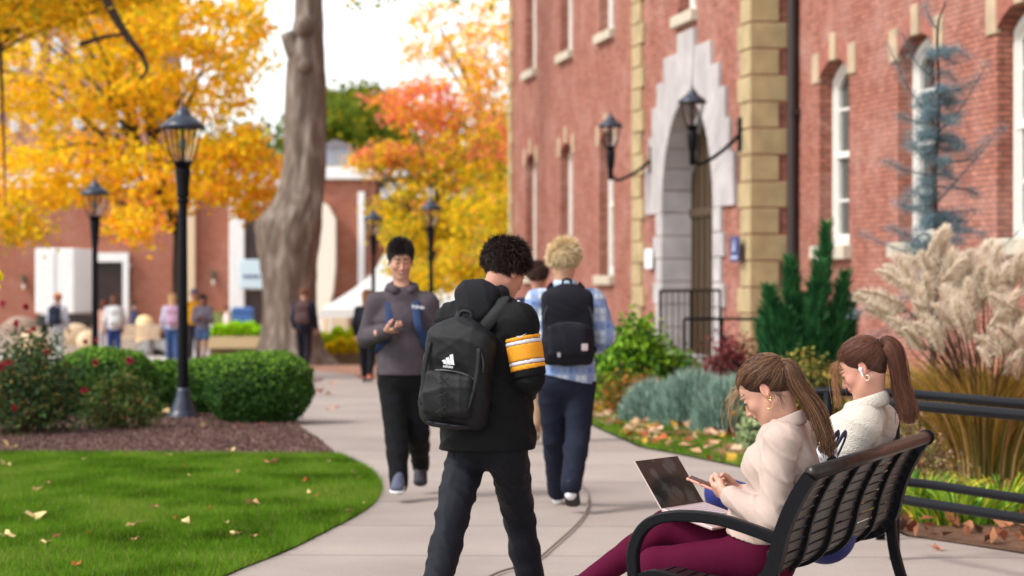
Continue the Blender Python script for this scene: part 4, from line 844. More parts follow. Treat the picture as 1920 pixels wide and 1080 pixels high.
# ------------------------------------------------------------ far buildings and the street
FH = empty('street_building', (0, 0, 0), 'long low red brick building with white trim behind the parked car', 'building')
Zf = 125.; sF = FPX/Zf; fx = lambda px: (px-960)/sF; fz = lambda py: CAMH-(py-HZ)/sF
GB = gz(Zf)
def fbox(mb, x0, x1, y0, y1, d0, d1, **k):   # pixel box on the street front, d = metres in front of the wall
    a, b = fx(x0), fx(x1); t, u = fz(y0), fz(y1); mb.box(((a+b)/2, Zf-(d0+d1)/2, (t+u)/2), ((b-a)/2, abs(d1-d0)/2, (t-u)/2), **k); return mb
b = MB(); yb = HZ+(CAMH-GB+.3)*sF; fbox(b, -300, 760, 352, yb, -12, 0); b.build('wall', BRF, FH)
b = MB(); fbox(b, -300, 765, 318, 352, -12.2, .35, bev=.03); b.build('roof_band', WHITEF, FH)
for x0, x1 in ((432, 460),): b = MB(); fbox(b, x0, x1, 352, yb, .03, .55, bev=.03); b.build('column', WHITEF, FH)
b = MB(); fbox(b, 352, 367, 352, yb, .03, .4); b.build('column', mat('cream column', c(214, 190, 160), .7), FH)
b = MB(); fbox(b, 366, 440, 585, yb, .03, .6); b.build('planter_ledge', mat('ledge', c(120, 130, 70), .9, var=.3, vs=3), FH)
dm = mat('dark doorway', c(64, 46, 40), .4, var=.4, vs=.9)
o = MB(); fbox(o, 136, 232, 492, 584, .03, .12); o = o.build('entrance', mat('shadowy doorway', c(40, 20, 18), .5, var=.5, vs=1.2), FH)
e = MB(); fbox(e, 128, 243, 474, 491, .03, .5); fbox(e, 233, 243, 491, yb, .03, .5); fbox(e, 128, 136, 491, yb, .03, .5); e.build('frame', WHITEF, o)
e = MB(); fbox(e, 136, 232, 586, 606, .13, 1.2); e.build('step', mat('warm step', c(150, 130, 120), .8), o)
for (x0, x1, y0, y1) in ((462, 492, 385, 486), (462, 492, 543, 610), (240, 246, 500, 560)):
    o = MB(); fbox(o, x0, x1, y0, y1, .03, .1); o = o.build('window' if y0 < 400 else 'door', dm, FH)
    e = MB(); fbox(e, x0-1, x1+1, y0-4, y0, .03, .2); e.build('frame', WHITEF, o)
sgn = MB(); fbox(sgn, 453, 498, 487, 541, 1.0, 1.15, bev=.04); sg_ = empty('hanging_sign', (fx(475), Zf-1.1, fz(541)), 'pale blue and white hanging sign left of the big trunk', 'sign')
sgn.build('board', mat('pale sign', c(200, 222, 232), .5), sg_); l_ = MB()
for i, (a, b2) in enumerate(((460, 466), (467, 474), (475, 480), (481, 491))): fbox(l_, a, b2, 515, 521, 1.16, 1.18)
l_.build('lettering', mat('sign lettering', c(110, 120, 150), .5), sg_)
for px, py in ((46, 528), (401, 520)):
    wlm = empty('wall_lamp', (fx(px), Zf-.2, fz(py+12)), 'small wall lamp on the brick front '+('left of the white truck' if px < 100 else 'right of the cream column'), 'lamp'); b = MB(); fbox(b, px-3, px+3, py-12, py+4, .05, .35, bev=.04); b.build('housing', mat('green bronze', c(70, 80, 62), .6), wlm); b = MB(); fbox(b, px-2.5, px+2.5, py+4, py+14, .08, .32, bev=.04); b.build('globe', mat('lamp globe', c(225, 215, 205), .4), wlm)
# second wing right of the trunk, with flaring white fins
W2 = empty('street_building', (0, 0, 0), 'brick wing with white roof bands and curved white piers right of the big trunk', 'building'); Zf, sF = 112., FPX/112.
GB = gz(100); yb = HZ+(CAMH-GB+.3)*sF
b = MB(); fbox(b, 596, 705, 338, yb, -8, 0); fbox(b, 705, 900, 362, yb, -9, -.5); b.build('wall', BRF, W2)
b = MB(); fbox(b, 590, 712, 314, 337, -8.3, .4, bev=.05); b.build('roof_band', WHITEF, W2)
b = MB(); fbox(b, 712, 905, 316, 330, -8.3, -.2); b.build('roof_band', WHITEF, W2); b = MB(); fbox(b, 712, 905, 352, 372, -8.3, -.25, bev=.03); b.build('roof_band', WHITEF, W2)
b = MB(); fbox(b, 672, 684, 360, 560, .03, .4); b.build('downpipe', WHITEF, W2)
pr = [(596, 640), (604, 640), (618, 585), (628, 545), (632, 500), (632, 412), (618, 386), (597, 372), (590, 372), (590, 640)]
b = MB(); b.prism([(fx(x_), fz(y_)) for x_, y_ in pr[::-1]], (0, Zf-1.3, 0), np.eye(3), 1.1); b.build('pier', mat('cream pier', c(232, 222, 205), .6), W2)
b = MB(); fbox(b, 612, 660, 590, 640, 1.5, 2.1, bev=.1); tag(b.build('stone_block', mat('warm stone', c(205, 180, 150), .9)), 'rounded beige stone block under the white pier', 'block')
# tall brick hall seen through the maple
W3 = empty('tall_brick_hall', (0, 0, 0), 'tall pale brick building with rows of white windows behind the golden maple', 'building'); Zf = 170.; sF = FPX/Zf; b = MB(); fbox(b, -300, 290, -260, 560, -14, 0); b.build('wall', brick_mat('rosy brick', (.45, .2, .14), (.4, .17, .12), (.5, .35, .3), bw=.5, rh=.16, ms=.012, pa=.3), W3)
for yy in (-40, 70, 185, 300):
    for xx in range(-60, 280, 40):
        o = MB(); fbox(o, xx, xx+17, yy, yy+62, .02, .25); o = o.build('window', WHITEF, W3); e = MB(); fbox(e, xx+4, xx+13, yy+5, yy+57, .26, .3); e.build('pane', mat('sky glass', c(196, 206, 220), .15) if 'skyg' not in globals() else skyg, o)
# small hillside houses
for i, (px, py, Z_, w_, h_, cl) in enumerate(((630, 296, 140, .8, .6, (205, 186, 150)),)):
    p = P(px, py, Z_); hr = empty('hillside_house', p-A(0, 0, 3), 'small cream house above the white roof band right of the big trunk', 'house'); b = MB(); b.box(p+A(0, 3, -1.5), (w_, 3, h_+1.5)); b.build('wall', mat('house wall', c(*cl), .9), hr)
    b = MB(); b.prism([(p[0]-w_-.3, p[2]+h_), (p[0]+w_+.3, p[2]+h_), (p[0], p[2]+h_+.45)], (0, p[1]-.3, 0), np.eye(3), 6.6); b.build('roof', mat('house roof', c(120, 112, 118), .9), hr)
    for dx in (-.5, .5): b = MB(); b.box(p+A(dx*w_, -.02, h_*.3), (.35, .04, .6)); b.build('window', mat('house window', c(150, 155, 165), .3), hr)
# truck, parked car
def wheel(root, o, r, wd, ax=(1, 0, 0)):
    R = frame(ax) if True else None; w1_ = MB(); T_ = np.array([[0, 0, 1], [0, 1, 0], [-1, 0, 0]], float) if ax[0] else np.array([[1, 0, 0], [0, 0, 1], [0, -1, 0]], float)
    w1_.lathe([(r*.6, -wd/2), (r*.95, -wd/2), (r, -wd*.3), (r, wd*.3), (r*.95, wd/2), (r*.6, wd/2)], o, 20, R=T_); w = w1_.build('wheel', mat('tyre', (.02, .02, .02), .8), root, smooth=True)
    w2 = MB(); w2.lathe([(r*.1, -wd*.52), (r*.62, -wd*.45), (r*.62, wd*.45), (r*.1, wd*.52)], o, 14, R=T_); w2.build('rim', mat('rim', (.5, .5, .52), .35, .7), w); return w
Zk = 108.; sK = FPX/Zk; kx = lambda px: (px-960)/sK; kz = lambda py: CAMH-(py-HZ)/sK; gk = gz(100)-.1
tr_ = empty('box_truck', (kx(100), Zk, gk), 'white box truck standing before the brick front', 'truck')
b = MB(); b.box(((kx(66)+kx(139))/2, Zk+2.6, (kz(466)+kz(588))/2), ((kx(139)-kx(66))/2, 2.6, (kz(466)-kz(588))/2), bev=.05); b.build('cargo_box', WHITEF, tr_)
b = MB(); b.box(((kx(47)+kx(75))/2, Zk+4.6, (kz(538)+kz(598))/2), ((kx(75)-kx(47))/2, .9, (kz(538)-kz(598))/2), bev=.1); b.build('cab', WHITEF, tr_)
b = MB(); b.box((kx(103), Zk+2.6, kz(601)), (.85, 2.5, .22)); b.build('chassis', mat('black chassis', (.02, .02, .022), .6), tr_)
for x_ in (76, 130):
    for d in (.8, 4.2): wheel(tr_, (kx(x_), Zk+d, gk+.42), .42, .25)
b = MB(); b.box((kx(102), Zk-.01, kz(528)), (.02, .03, 1.3)); b.build('door_seam', mat('seam', (.5, .5, .5), .5), tr_)
# silver car in profile
Zc_ = 75.; gC = -1.42; sC = FPX/Zc_; cr_ = empty('parked_car', ((400-960)/sC, Zc_, gC), 'silver white car parked across the street behind the hedges', 'car')
X = lambda px: (px-960)/sC; Zz = lambda py: CAMH-(py-HZ)/sC
body = [(262, 676), (260, 650), (268, 638), (290, 634), (300, 612), (318, 608), (392, 610), (428, 634), (470, 640), (500, 650), (506, 676)]
def solid_profile(mb, pr_, wfun, y0, n=6):
    pts = bez([(X(a), 0, Zz(b_)) for a, b_ in pr_], 3); m = len(pts); V = []
    prof_ = [(-1, 0), (-1, .0), (-.96, .5), (0, .6), (.96, .5), (1, 0)]
    for s_, k_ in ((-.82, .93), (-.95, 1), (.95, 1), (.82, .93)):
        for p in pts: cz = Zz(655); cx_ = X(383); V.append((cx_+(p[0]-cx_)*k_, y0+s_*.88, cz+(p[2]-cz)*k_))
    F = [np.array([[i+j*m, (i+1) % m+j*m, (i+1) % m+(j+1)*m, i+(j+1)*m] for i in range(m) for j in range(3)])]
    mb.add(V, F); b0 = mb.n-len(V); mb.F.append(np.array([list(range(m))[::-1]])+b0); mb.F.append(np.array([list(range(m))])+b0+3*m)
cm = mat('silver car paint', c(222, 224, 228), .25, .2, coat=.6); b = MB(); solid_profile(b, body, None, Zc_); b.build('body', cm, cr_, auto=40)
wg = mat('car glass', (.03, .02, .02), .08)
for pl in ([(296, 634), (303, 616), (326, 613), (326, 634)], [(332, 634), (332, 613), (388, 614), (412, 634)]):
    b = MB(); b.prism([(X(a), Zz(q)) for a, q in pl[::-1]], (0, Zc_-.86, 0), np.eye(3), .03); b.build('side_window', wg, cr_)
b = MB(); b.add([(X(396), Zc_-.75, Zz(612)), (X(396), Zc_+.75, Zz(612)), (X(429), Zc_+.8, Zz(633)), (X(429), Zc_-.8, Zz(633))], [[0, 1, 2, 3]]); b.V[-1] += A(.03, 0, .03); b.build('windscreen', wg, cr_)
for x_ in (300, 466): wheel(cr_, (X(x_), Zc_-.78, gC+.33), .33, .2, (0, 1, 0)); wheel(cr_, (X(x_), Zc_+.78, gC+.33), .33, .2, (0, 1, 0))
for x_ in (503, 262): b = MB(); b.box((X(x_), Zc_-.6, Zz(652)), (.06, .16, .08), bev=.02); b.build('headlight' if x_ > 400 else 'tail_light', mat('lamp lens', (.7, .7, .7) if x_ > 400 else (.3, .01, .01), .2), cr_)
# stone pieces, barrel, bench and bed by the street
def rock(px, py, Z_, rx, rz, lab, col, seed):
    r = np.random.default_rng(seed); p = P(px, py, Z_); sd = SDF(); sd.ell(p, (rx, rx*.7, rz)); 
    for _ in range(5): sd.ell(p+r.normal(0, .35, 3)*A(rx, rx*.5, rz), np.array([rx, rx*.6, rz])*r.uniform(.4, .7), k=.05)
    tag(sdf_obj('boulder', sd, rx/9, mat('boulder', c(*col), .95, var=.25, vs=3)), lab, 'boulder', 'beige boulders by the street')
rock(142, 628, 68, .42, .33, 'beige boulder left of the far lamp post', (196, 172, 142), 1); rock(166, 640, 66, .32, .3, 'rounded pale boulder touching the far lamp post', (216, 190, 158), 2)
rock(60, 652, 63, .34, .5, 'pale boulder seen through the rose bush', (220, 196, 164), 3); rock(40, 612, 72, .5, .3, 'brown grey boulder at the left behind the roses', (150, 128, 112), 4)
b = MB(); p = P(271, 622, 80); b.lathe([(.25, -1.), (.28, -.9), (.28, .35), (.2, .5), (.05, .55)], p, 16); tag(b.build('bollard', mat('cream bollard', c(236, 204, 150), .6), smooth=True), 'fat cream coloured round bollard by the street', 'bollard')
sb = empty('street_bench', P(240, 640, 74), 'wide pale wooden bench in front of the cream bollard', 'bench')
for i in range(4): b = MB(); b.box(P(248, 612+i*7, 74), (.85, .12, .045)); b.build('plank', mat('pale wood', c(206, 178, 150), .8, var=.15, vs=6), sb)
for x_ in (212, 284): b = MB(); b.box(P(x_, 640, 74.2), (.06, .2, .55)); b.build('leg', mat('grey leg', c(120, 112, 108), .7), sb)
def hedge(name, lab, x0, x1, y0, y1, Z_, pal, w_, seed, d=1.6):
    r = np.random.default_rng(seed); n = 5200; a = P(x0, y1, Z_); q = P(x1, y0, Z_); V = np.stack([r.uniform(a[0], q[0], n), Z_+r.uniform(-d/2, d/2, n), 0*np.zeros(n)], 1); u = (V[:, 0]-a[0])/(q[0]-a[0])
    top_ = a[2]+(q[2]-a[2])*(np.sin(np.clip(u*1.0, 0, 1)*math.pi)**.25)*(.85+.15*np.sin(u*23+seed)); V[:, 2] = a[2]+(top_-a[2])*r.random(n)**.5
    mb = MB(); C = pick([np.array(c(*k_)) for k_ in pal], w_, r, n); X_, F, CC = leaves(V, .13, C, rg=r); addn(mb, X_, F, CC); g_ = gz(Z_); mb.box(((a[0]+q[0])/2, Z_, (a[2]+g_)/2), ((q[0]-a[0])/2, d*.45, (a[2]-g_)/2+.06), col=np.array(c(150, 128, 100)))
    return tag(mb.build(name, LEAFM), lab, 'hedge')
hedge('lime_hedge', 'bright lime groundcover bed left of the big trunk', 398, 500, 603, 632, 70, ((170, 220, 30), (150, 200, 26), (196, 230, 60)), (4, 3, 2), 5)
hedge('lime_hedge', 'lime and yellow groundcover bed right of the big trunk', 592, 705, 612, 660, 63, ((170, 215, 30), (228, 214, 30), (150, 190, 30)), (4, 3, 2), 6)
hedge('yellow_groundcover', 'low yellow flowering strip before the lime bed at the tree', 612, 700, 634, 664, 60, ((236, 208, 26), (220, 190, 24), (190, 200, 40)), (4, 3, 2), 7, d=1.)
b = MB(); b.box(P(446, 642, 69), (1.0, .15, .16)); tag(b.build('low_wall', mat('sandy kerb wall', c(190, 168, 130), .9)), 'low sandy wall under the lime bed', 'wall')
# white party tents
for i, (px, py, Z_, hw, ht) in enumerate(((722, 478, 86, 2.15, 1.9), (838, 520, 92, 1.7, .9), (905, 500, 92, 1.2, 1.1))):
    p = P(px, py, Z_); tn = empty('party_tent', (p[0], Z_, gz(Z_)), ('large white peaked tent left of the walking man', 'small white peaked tent behind the two students', 'white peaked tent behind the dark haired student')[i], 'tent'); b = MB(); ey = p[2]-ht; k_ = 9; rows = []
    for j in range(k_):
        t = j/(k_-1); h_ = hw*(.03+.97*t); z_ = p[2]-ht*(t**.62); rows += [(p[0]-h_, Z_-h_, z_), (p[0]+h_, Z_-h_, z_), (p[0]+h_, Z_+h_, z_), (p[0]-h_, Z_+h_, z_)]
    for cdz in (.28,): rows += [(p[0]-hw, Z_-hw, ey-cdz), (p[0]+hw, Z_-hw, ey-cdz), (p[0]+hw, Z_+hw, ey-cdz), (p[0]-hw, Z_+hw, ey-cdz)]
    b.add(rows, np.array([[r_*4+c_, r_*4+(c_+1) % 4, r_*4+4+(c_+1) % 4, r_*4+4+c_] for r_ in range(k_) for c_ in range(4)])); b.build('canopy', mat('white canvas', (.8, .8, .8), .7, trans=.25), tn)
    for sx in (-1, 1):
        for sy in (-1, 1): b = MB(); b.tube([(p[0]+sx*hw*.97, Z_+sy*hw*.97, gz(Z_)), (p[0]+sx*hw*.97, Z_+sy*hw*.97, ey)], .04, 6); b.build('leg', WHITEF, tn)
# yellow leaf cluster hanging in at the left edge
b = MB(); pc = P(-4, 520, 17); 
X_, F, CC = leaves(pc+rng.normal(0, .022, (12, 3))*A(.6, 1, 2), .07, np.array(c(240, 225, 20))); addn(b, X_, F, CC); b.tube([P(-10, 500, 17), P(-60, 470, 17), P(-160, 500, 17), P(-200, 640, 17)], .008, 5, col=np.array(c(90, 70, 40)))
b.tube([P(-200, 640, 17), GP(-200, 17)], .012, 5, col=np.array(c(90, 70, 40))); tag(b.build('yellow_sprig', LEAFM), 'bright yellow leaves on a twig poking in at the left edge', 'branch')

# ------------------------------------------------------------ street lamps
LG = mat('lantern glass', (.5, .5, .48), .1, spec=.5)
def glassm():
    m = bpy.data.materials.new('clear lantern glass'); m.use_nodes = True; n = m.node_tree.nodes; l = m.node_tree.links
    t = n.new('ShaderNodeBsdfTransparent'); g = n.new('ShaderNodeBsdfGlossy'); g.inputs['Roughness'].default_value = .1; x_ = n.new('ShaderNodeMixShader'); x_.inputs[0].default_value = .12; l.new(t.outputs[0], x_.inputs[1]); l.new(g.outputs[0], x_.inputs[2]); l.new(x_.outputs[0], n['Material Output'].inputs[0]); return m
CG = glassm()
ROOFM = mat('blue grey lantern roof', (.022, .03, .05), .35)
def lantern(root, o, S=1.0):
    # tapered four sided cage on a cup, hipped roof with finial; o = underside of the cage
    o = np.asarray(o, float); h = .50*S; rb, rt = .135*S, .27*S; b = MB()
    b.lathe([(.05*S, -.10*S), (.11*S, -.06*S), (.125*S, 0), (.15*S, .012*S), (.13*S, .03*S)], o, 16); b.build('lantern_cup', BLACKM, root, smooth=True)
    cg = MB()
    for i in range(6):
        a = i*math.pi/3+.3; d = A(math.cos(a), math.sin(a), 0); cg.tube([o+d*rb, o+d*(rb+.07*S)+A(0, 0, h*.4), o+d*rt+A(0, 0, h)], .0115*S, 6)
    cg.lathe([(rt*.98, h-.012), (rt*1.04, h-.012), (rt*1.04, h+.012), (rt*.98, h+.012)], o, 24); cg.build('cage', BLACKM, root)
    gl = MB(); gl.lathe([(rb*.95, .01), ((rb+.065*S)*.95, h*.4), (rt*.95, h*.99)], o, 18); gl.F = gl.F[:1]; gl.build('glass', CG, root, smooth=True)
    rf = MB(); rf.lathe([(rt*1.16, h), (rt*1.2, h+.015*S), (rt*.95, h+.08*S), (rt*.62, h+.15*S), (rt*.42, h+.185*S), (rt*.40, h+.22*S), (rt*.2, h+.27*S), (.02*S, h+.30*S), (.03*S, h+.325*S), (.012*S, h+.35*S), (.004, h+.41*S)], o, 24); rf.build('roof', ROOFM, root, smooth=True)
    bl = MB(); bl.lathe([(.03*S, 0), (.035*S, h*.35), (.055*S, h*.45), (.06*S, h*.6), (.03*S, h*.72), (.02*S, h)], o, 10); bl.build('burner', mat('lamp burner', (.05, .05, .055), .4), root, smooth=True)
lampH = 3.32
def lamp_post():
    root = empty('street_lamp', (0, 0, 0)); b = MB()
    b.lathe([(.18, 0), (.18, .05), (.14, .09), (.135, .12), (.088, .22), (.07, .30), (.066, .34)], (0, 0, 0), 20); b.build('base', ROOFM, root, smooth=True)
    b = MB(); b.lathe([(.060, .33), (.050, 1.3), (.046, 2.34), (.066, 2.35), (.068, 2.40), (.066, 2.44), (.082, 2.60), (.080, 2.64), (.05, 2.66)], (0, 0, 0), 18); b.build('post', BLACKM, root, auto=35)
    b = MB(); b.lathe([(.060, 2.28), (.064, 2.30), (.060, 2.33)], (0, 0, 0), 18); b.build('collar', BLACKM, root)
    lantern(root, (0, 0, 2.70), .74); return root
l0 = lamp_post(); lamps = [(343, 25.4, 'tall black street lamp with glass lantern rising from the mulch bed', 1), (178, 38.5, 'second black street lamp standing in front of the dark doorway', 1), (700, 55, 'street lamp partly hidden behind the head of the walking man', 1), (808, 50, 'dark green far street lamp right of the walking man', 1)]
for i, (px, Z_, lb, s_) in enumerate(lamps):
    o = l0 if i == 0 else copy_tree(l0); p = GP(px, Z_); o.location = p; tag(o, lb, 'street lamp', 'black lantern lamp posts along the paths')
    if i == 2: o.location = p+A(0, 0, .3)
    if i == 3: o.location = p+A(0, 0, .3)
# wall lanterns on curved arms
for i, (pxm, pym, pxl, zt, lb) in enumerate(((1215, 300, 1145, 4.52, 'black wall lantern on a curved arm left of the stone arch'), (1380, 252, 1298, 4.5, 'black wall lantern hanging in front of the stone arch'))):
    u = upx(pxm, VB+.1); m_ = wallpt(u, VB+.04, zpy(pym, u, VB)); q = wallpt(u, VB+.74, 0); q[0] = (pxl-960)/FPX*q[1]; q[2] = zt; root = empty('wall_lantern', m_, lb, 'lamp', 'twin wall lanterns beside the entrance')
    lantern(root, q-A(0, 0, .68), .74); b = MB(); b.lathe([(.03, -1.28), (.05, -1.25), (.05, -1.08), (.07, -1.02), (.085, -.80), (.07, -.74)], q, 14); b.build('stem', BLACKM, root, smooth=True)
    b = MB(); e_ = q-A(0, 0, 1.24); b.tube(bez([m_, m_*.6+e_*.4-A(0, 0, .10), m_*.2+e_*.8-A(0, 0, .10), e_+A(0, 0, .03)], 6), .03, 8); b.build('arm', BLACKM, root, smooth=True)
    b = MB(); b.box(m_+A(.02, 0, .0), (.04, .10, .26), R=rotz(WROT-math.pi/2), bev=.01); b.build('bracket', BLACKM, root)

# ------------------------------------------------------------ pavement rails on the right
def hrail(zt, zb, pts, posts, label, lip=False):
    pts = [A(*p) for p in pts]; root = empty('guard_rail', (pts[0][0], pts[0][1], 0), label, 'railing', 'black tubular rails by the garden')
    t_ = [p+A(0, 0, zt) for p in pts]; tb = [p+A(0, 0, zb) for p in pts]
    if lip: t_ = [t_[0]+A(0, .0, -.22), t_[0]+A(-.015, .0, -.05), t_[0]+A(.05, -.01, .0)]+t_[1:]
    b = MB(); b.tube(bez(t_, 5), .028, 12); b.build('top_rail', BLACKM, root, smooth=True); b = MB(); b.tube(bez(tb, 5), .026, 12); b.build('bottom_rail', BLACKM, root, smooth=True)
    for p in posts: b = MB(); b.tube([A(*p), A(*p)+A(0, 0, zt)], .028, 12); b.build('post', BLACKM, root, smooth=True)
hrail(.84, .34, [(1.75, 14.05, 0), (2.25, 13.75, 0), (2.69, 12.72, 0), (3.6, 10.6, 0)], [(1.83, 14.0, 0), (2.108, 13.82, 0), (3.3, 11.3, 0)], 'black tubular rail farther away, ending in a loop behind the seated women', True)
hrail(.84, .34, [(1.98, 12.98, 0), (2.09, 12.58, 0), (2.475, 11.68, 0), (3.2, 10.0, 0)], [(2.035, 12.85, 0), (2.9, 10.7, 0)], 'black tubular rail nearer the camera, starting behind the bench end')
# cord lying on the pavement
cd = [P(*q, 6890/(q[1]-HZ)) for q in ((1062, 903), (1085, 908), (1101, 930), (1101, 960), (1080, 990), (1040, 1027), (1008, 1054), (975, 1068), (930, 1082), (860, 1120))]
b = MB(); b.tube(bez([A(p[0], p[1], .018) for p in cd], 6), .0065, 8); tag(b.build('cord', mat('grey brown cord', c(126, 112, 100), .8), smooth=True), 'grey brown cord curling across the pavement behind the blond walker', 'cord')

# ------------------------------------------------------------ bench
BO = A(1.035, 8.38, 0); BU = nrm([.695, 1.81, 0]); BN = A(-BU[1], BU[0], 0); BL = 1.94
def B(a, b, z): return BO+BU*a+BN*b+A(0, 0, z)
bench = empty('park_bench', B(0, .3, 0), 'black metal slatted park bench carrying the two seated women', 'bench')
SLAT = mat('worn bronze slats', (.020, .018, .016), .3, .3, var=.35, vs=9, bump=.25, bs=70, stretch=(1, 1, 3))
RAILM = mat('worn brown top rail', (.026, .019, .016), .35, .4, var=.3, vs=14)
prof = bez([(.0, 0, .825), (.04, 0, .765), (.080, 0, .685), (.108, 0, .605), (.124, 0, .535), (.150, 0, .475), (.21, 0, .432), (.32, 0, .415), (.45, 0, .43), (.56, 0, .452), (.615, 0, .44)], 8)
cum = np.concatenate([[0], np.cumsum(np.linalg.norm(np.diff(prof, axis=0), axis=1))])
def pr(s): return np.array([np.interp(s, cum, prof[:, 0]), np.interp(s, cum, prof[:, 2])])
ns = 20; pitch = (cum[-1]-.06)/ns
for i in range(ns):
    s0 = .045+i*pitch; m = MB(); w_ = pitch-.0095; V = []; st_ = [s0, s0+w_/2, s0+w_]; row = []
    for a_ in (.03, BL-.03):
        for s_ in st_:
            q = pr(s_); t_ = pr(s_+.002)-pr(s_-.002); t_ /= np.linalg.norm(t_); nn = np.array([t_[1], -t_[0]])*-1
            for off in (0, .006): V.append(B(a_, q[0]+nn[0]*off, q[1]+nn[1]*off))
    F = [[0, 2, 8, 6], [2, 4, 10, 8], [1, 7, 9, 3], [3, 9, 11, 5], [0, 6, 7, 1], [4, 5, 11, 10], [0, 1, 3, 2], [2, 3, 5, 4], [6, 8, 9, 7], [8, 10, 11, 9]]
    m.add(V, F); m.build('slat', SLAT, bench)
def strap(a_, hw, th, s0, s1, name, off=-.004):
    m = MB(); V = []; S_ = np.linspace(s0, s1, 44)
    for s_ in S_:
        q = pr(s_); t_ = pr(s_+.004)-pr(s_-.004); t_ /= np.linalg.norm(t_)+1e-9; nn = np.array([-t_[1], t_[0]])
        for da, dn in ((-hw, off), (hw, off), (hw, off-th), (-hw, off-th)): V.append(B(a_+da, q[0]+nn[0]*dn, q[1]+nn[1]*dn))
    F = np.array([[i*4+k_, i*4+(k_+1) % 4, i*4+4+(k_+1) % 4, i*4+4+k_] for i in range(43) for k_ in range(4)]); m.add(V, F); m.F += [np.array([[3, 2, 1, 0]]), np.array([[172, 173, 174, 175]])]; return m.build(name, BLACKM, bench, auto=40)
nrmtest = 0
for i in range(1, 5): strap(BL*i/5, .016, .016, .02, cum[-1]-.01, 'rib', off=.0)
for a_ in (-.004, BL+.004): strap(a_, .030, .05, .0, cum[-1]+.0, 'end_frame', off=.020)
tr = MB(); tr.tube([B(-.02, -.010, .832), B(BL+.05, -.010, .832)], .027, 16); tr.build('top_rail', RAILM, bench, smooth=True)
for a_ in (BL+.05,): m = MB(); m.tube([B(a_-.03, -.010, .832), B(a_, -.010, .832), B(a_+.012, -.010, .832)], [.033, .033, .028], 16); m.build('rail_cap', BLACKM, bench, smooth=True)
def flat_tube(pts, hw, th, name):
    # bar of rectangular section sweeping in the plane across the bench; pts are (a, b, z)
    p = bez(pts, 8); m = MB(); V = []; T_ = np.gradient(p, axis=0)
    for q, t_ in zip(p, T_):
        t_ = t_/np.linalg.norm(t_); nn = np.array([0, -t_[2], t_[1]]); nn /= np.linalg.norm(nn)
        for da, dn in ((-hw, th*.5), (hw, th*.5), (hw*1.0, -th*.5), (-hw, -th*.5)): V.append(B(q[0]+da, q[1]+nn[1]*dn, q[2]+nn[2]*dn))
    k_ = len(p); m.add(V, np.array([[i*4+c_, i*4+(c_+1) % 4, i*4+4+(c_+1) % 4, i*4+4+c_] for i in range(k_-1) for c_ in range(4)])); m.F += [np.array([[3, 2, 1, 0]]), np.array([[k_*4-4, k_*4-3, k_*4-2, k_*4-1]])]; o = m.build(name, BLACKM, bench, auto=40)
    bv = o.modifiers.new('bevel', 'BEVEL'); bv.width = .006; bv.segments = 2; bv.limit_method = 'ANGLE'; return o
for a_ in (-.004, BL+.004):
    flat_tube([(a_, .110, .595), (a_, .20, .626), (a_, .33, .660), (a_, .46, .668), (a_, .555, .652), (a_, .612, .61), (a_, .642, .54), (a_, .642, .46), (a_, .628, .33), (a_, .62, .15), (a_, .63, .012)], .024, .040, 'armrest')
    flat_tube([(a_, .128, .56), (a_, .132, .45), (a_, .115, .33), (a_, .07, .18), (a_, .012, .012)], .024, .042, 'leg')
    m = MB()
    for b_ in (.64, .012): m.box(B(a_, b_, .008), (.05, .035, .008), R=rotz(math.atan2(BU[1], BU[0])), bev=.003)
    m.build('foot_plate', BLACKM, bench)
# ------------------------------------------------------------ people
SKINM = mat('skin', attr=True, rough=.48, sss=.12, spec=.4, bump=.04, bs=220)
HAIRM = mat('hair', attr=True, rough=.5, spec=.3)
EYEM = mat('eye', attr=True, rough=.1)
def cloth(name, col, rough=.85, bump=.25, bs=260, sheen=.0, var=.06, vs=14, **k): return mat(name, col, rough, var=var, vs=vs, bump=bump, bs=bs, sheen=sheen, spec=k.pop('spec', .2), **k)
def Rd(v, pn, td): return v
def hand(sd, wr, f, pn, td, curl=(.35, .5, .4), S=1., thumb=(.55, .75, .45), fc=None, k=.010, spread=.0):
    f = nrm(f); pn = nrm(np.asarray(pn, float)-f*np.dot(pn, f)); t = np.cross(f, pn); td = t*np.sign(np.dot(t, td)+1e-9); wr = np.asarray(wr, float)
    sd.cone(wr-f*.06*S, wr+f*.012*S, .0275*S, .0245*S, k=.02)
    sd.ec(wr+f*.012*S, wr+f*.078*S, (.028*S, .0175*S), (.039*S, .0145*S), td, k=.014)
    for i, (L, r) in enumerate(((.070, .0088), (.078, .0092), (.073, .0088), (.057, .0078))):
        c_ = curl if fc is None else fc[i]; b = wr+f*(.082-.004*abs(i-1.2))*S+td*(.0285-.0195*i)*S; a = 0; d0 = nrm(f+td*(.10-.07*i+spread*(1.5-i))); pts = [b]; q = b
        for j, fr in enumerate((.46, .30, .24)):
            a += c_[j]; d = nrm(d0*math.cos(a)+pn*math.sin(a)); q = q+d*L*fr*S; pts.append(q)
        sd.chain([b-f*.02*S]+pts, [r*1.1*S, r*1.08*S, r*S, r*.93*S, r*.78*S], k=.006)
    b = wr+f*.022*S+td*.026*S; d = nrm(f*.55+td*thumb[0]+pn*.35); q1 = b+d*.040*S; d2 = nrm(f*thumb[1]+td*.35+pn*thumb[2]); q2 = q1+d2*.034*S; d3 = nrm(f*thumb[1]+td*.05+pn*(thumb[2]+.1)); q3 = q2+d3*.026*S
    sd.chain([b, q1, q2, q3], [.0155*S, .0118*S, .0105*S, .0085*S], k=.012)
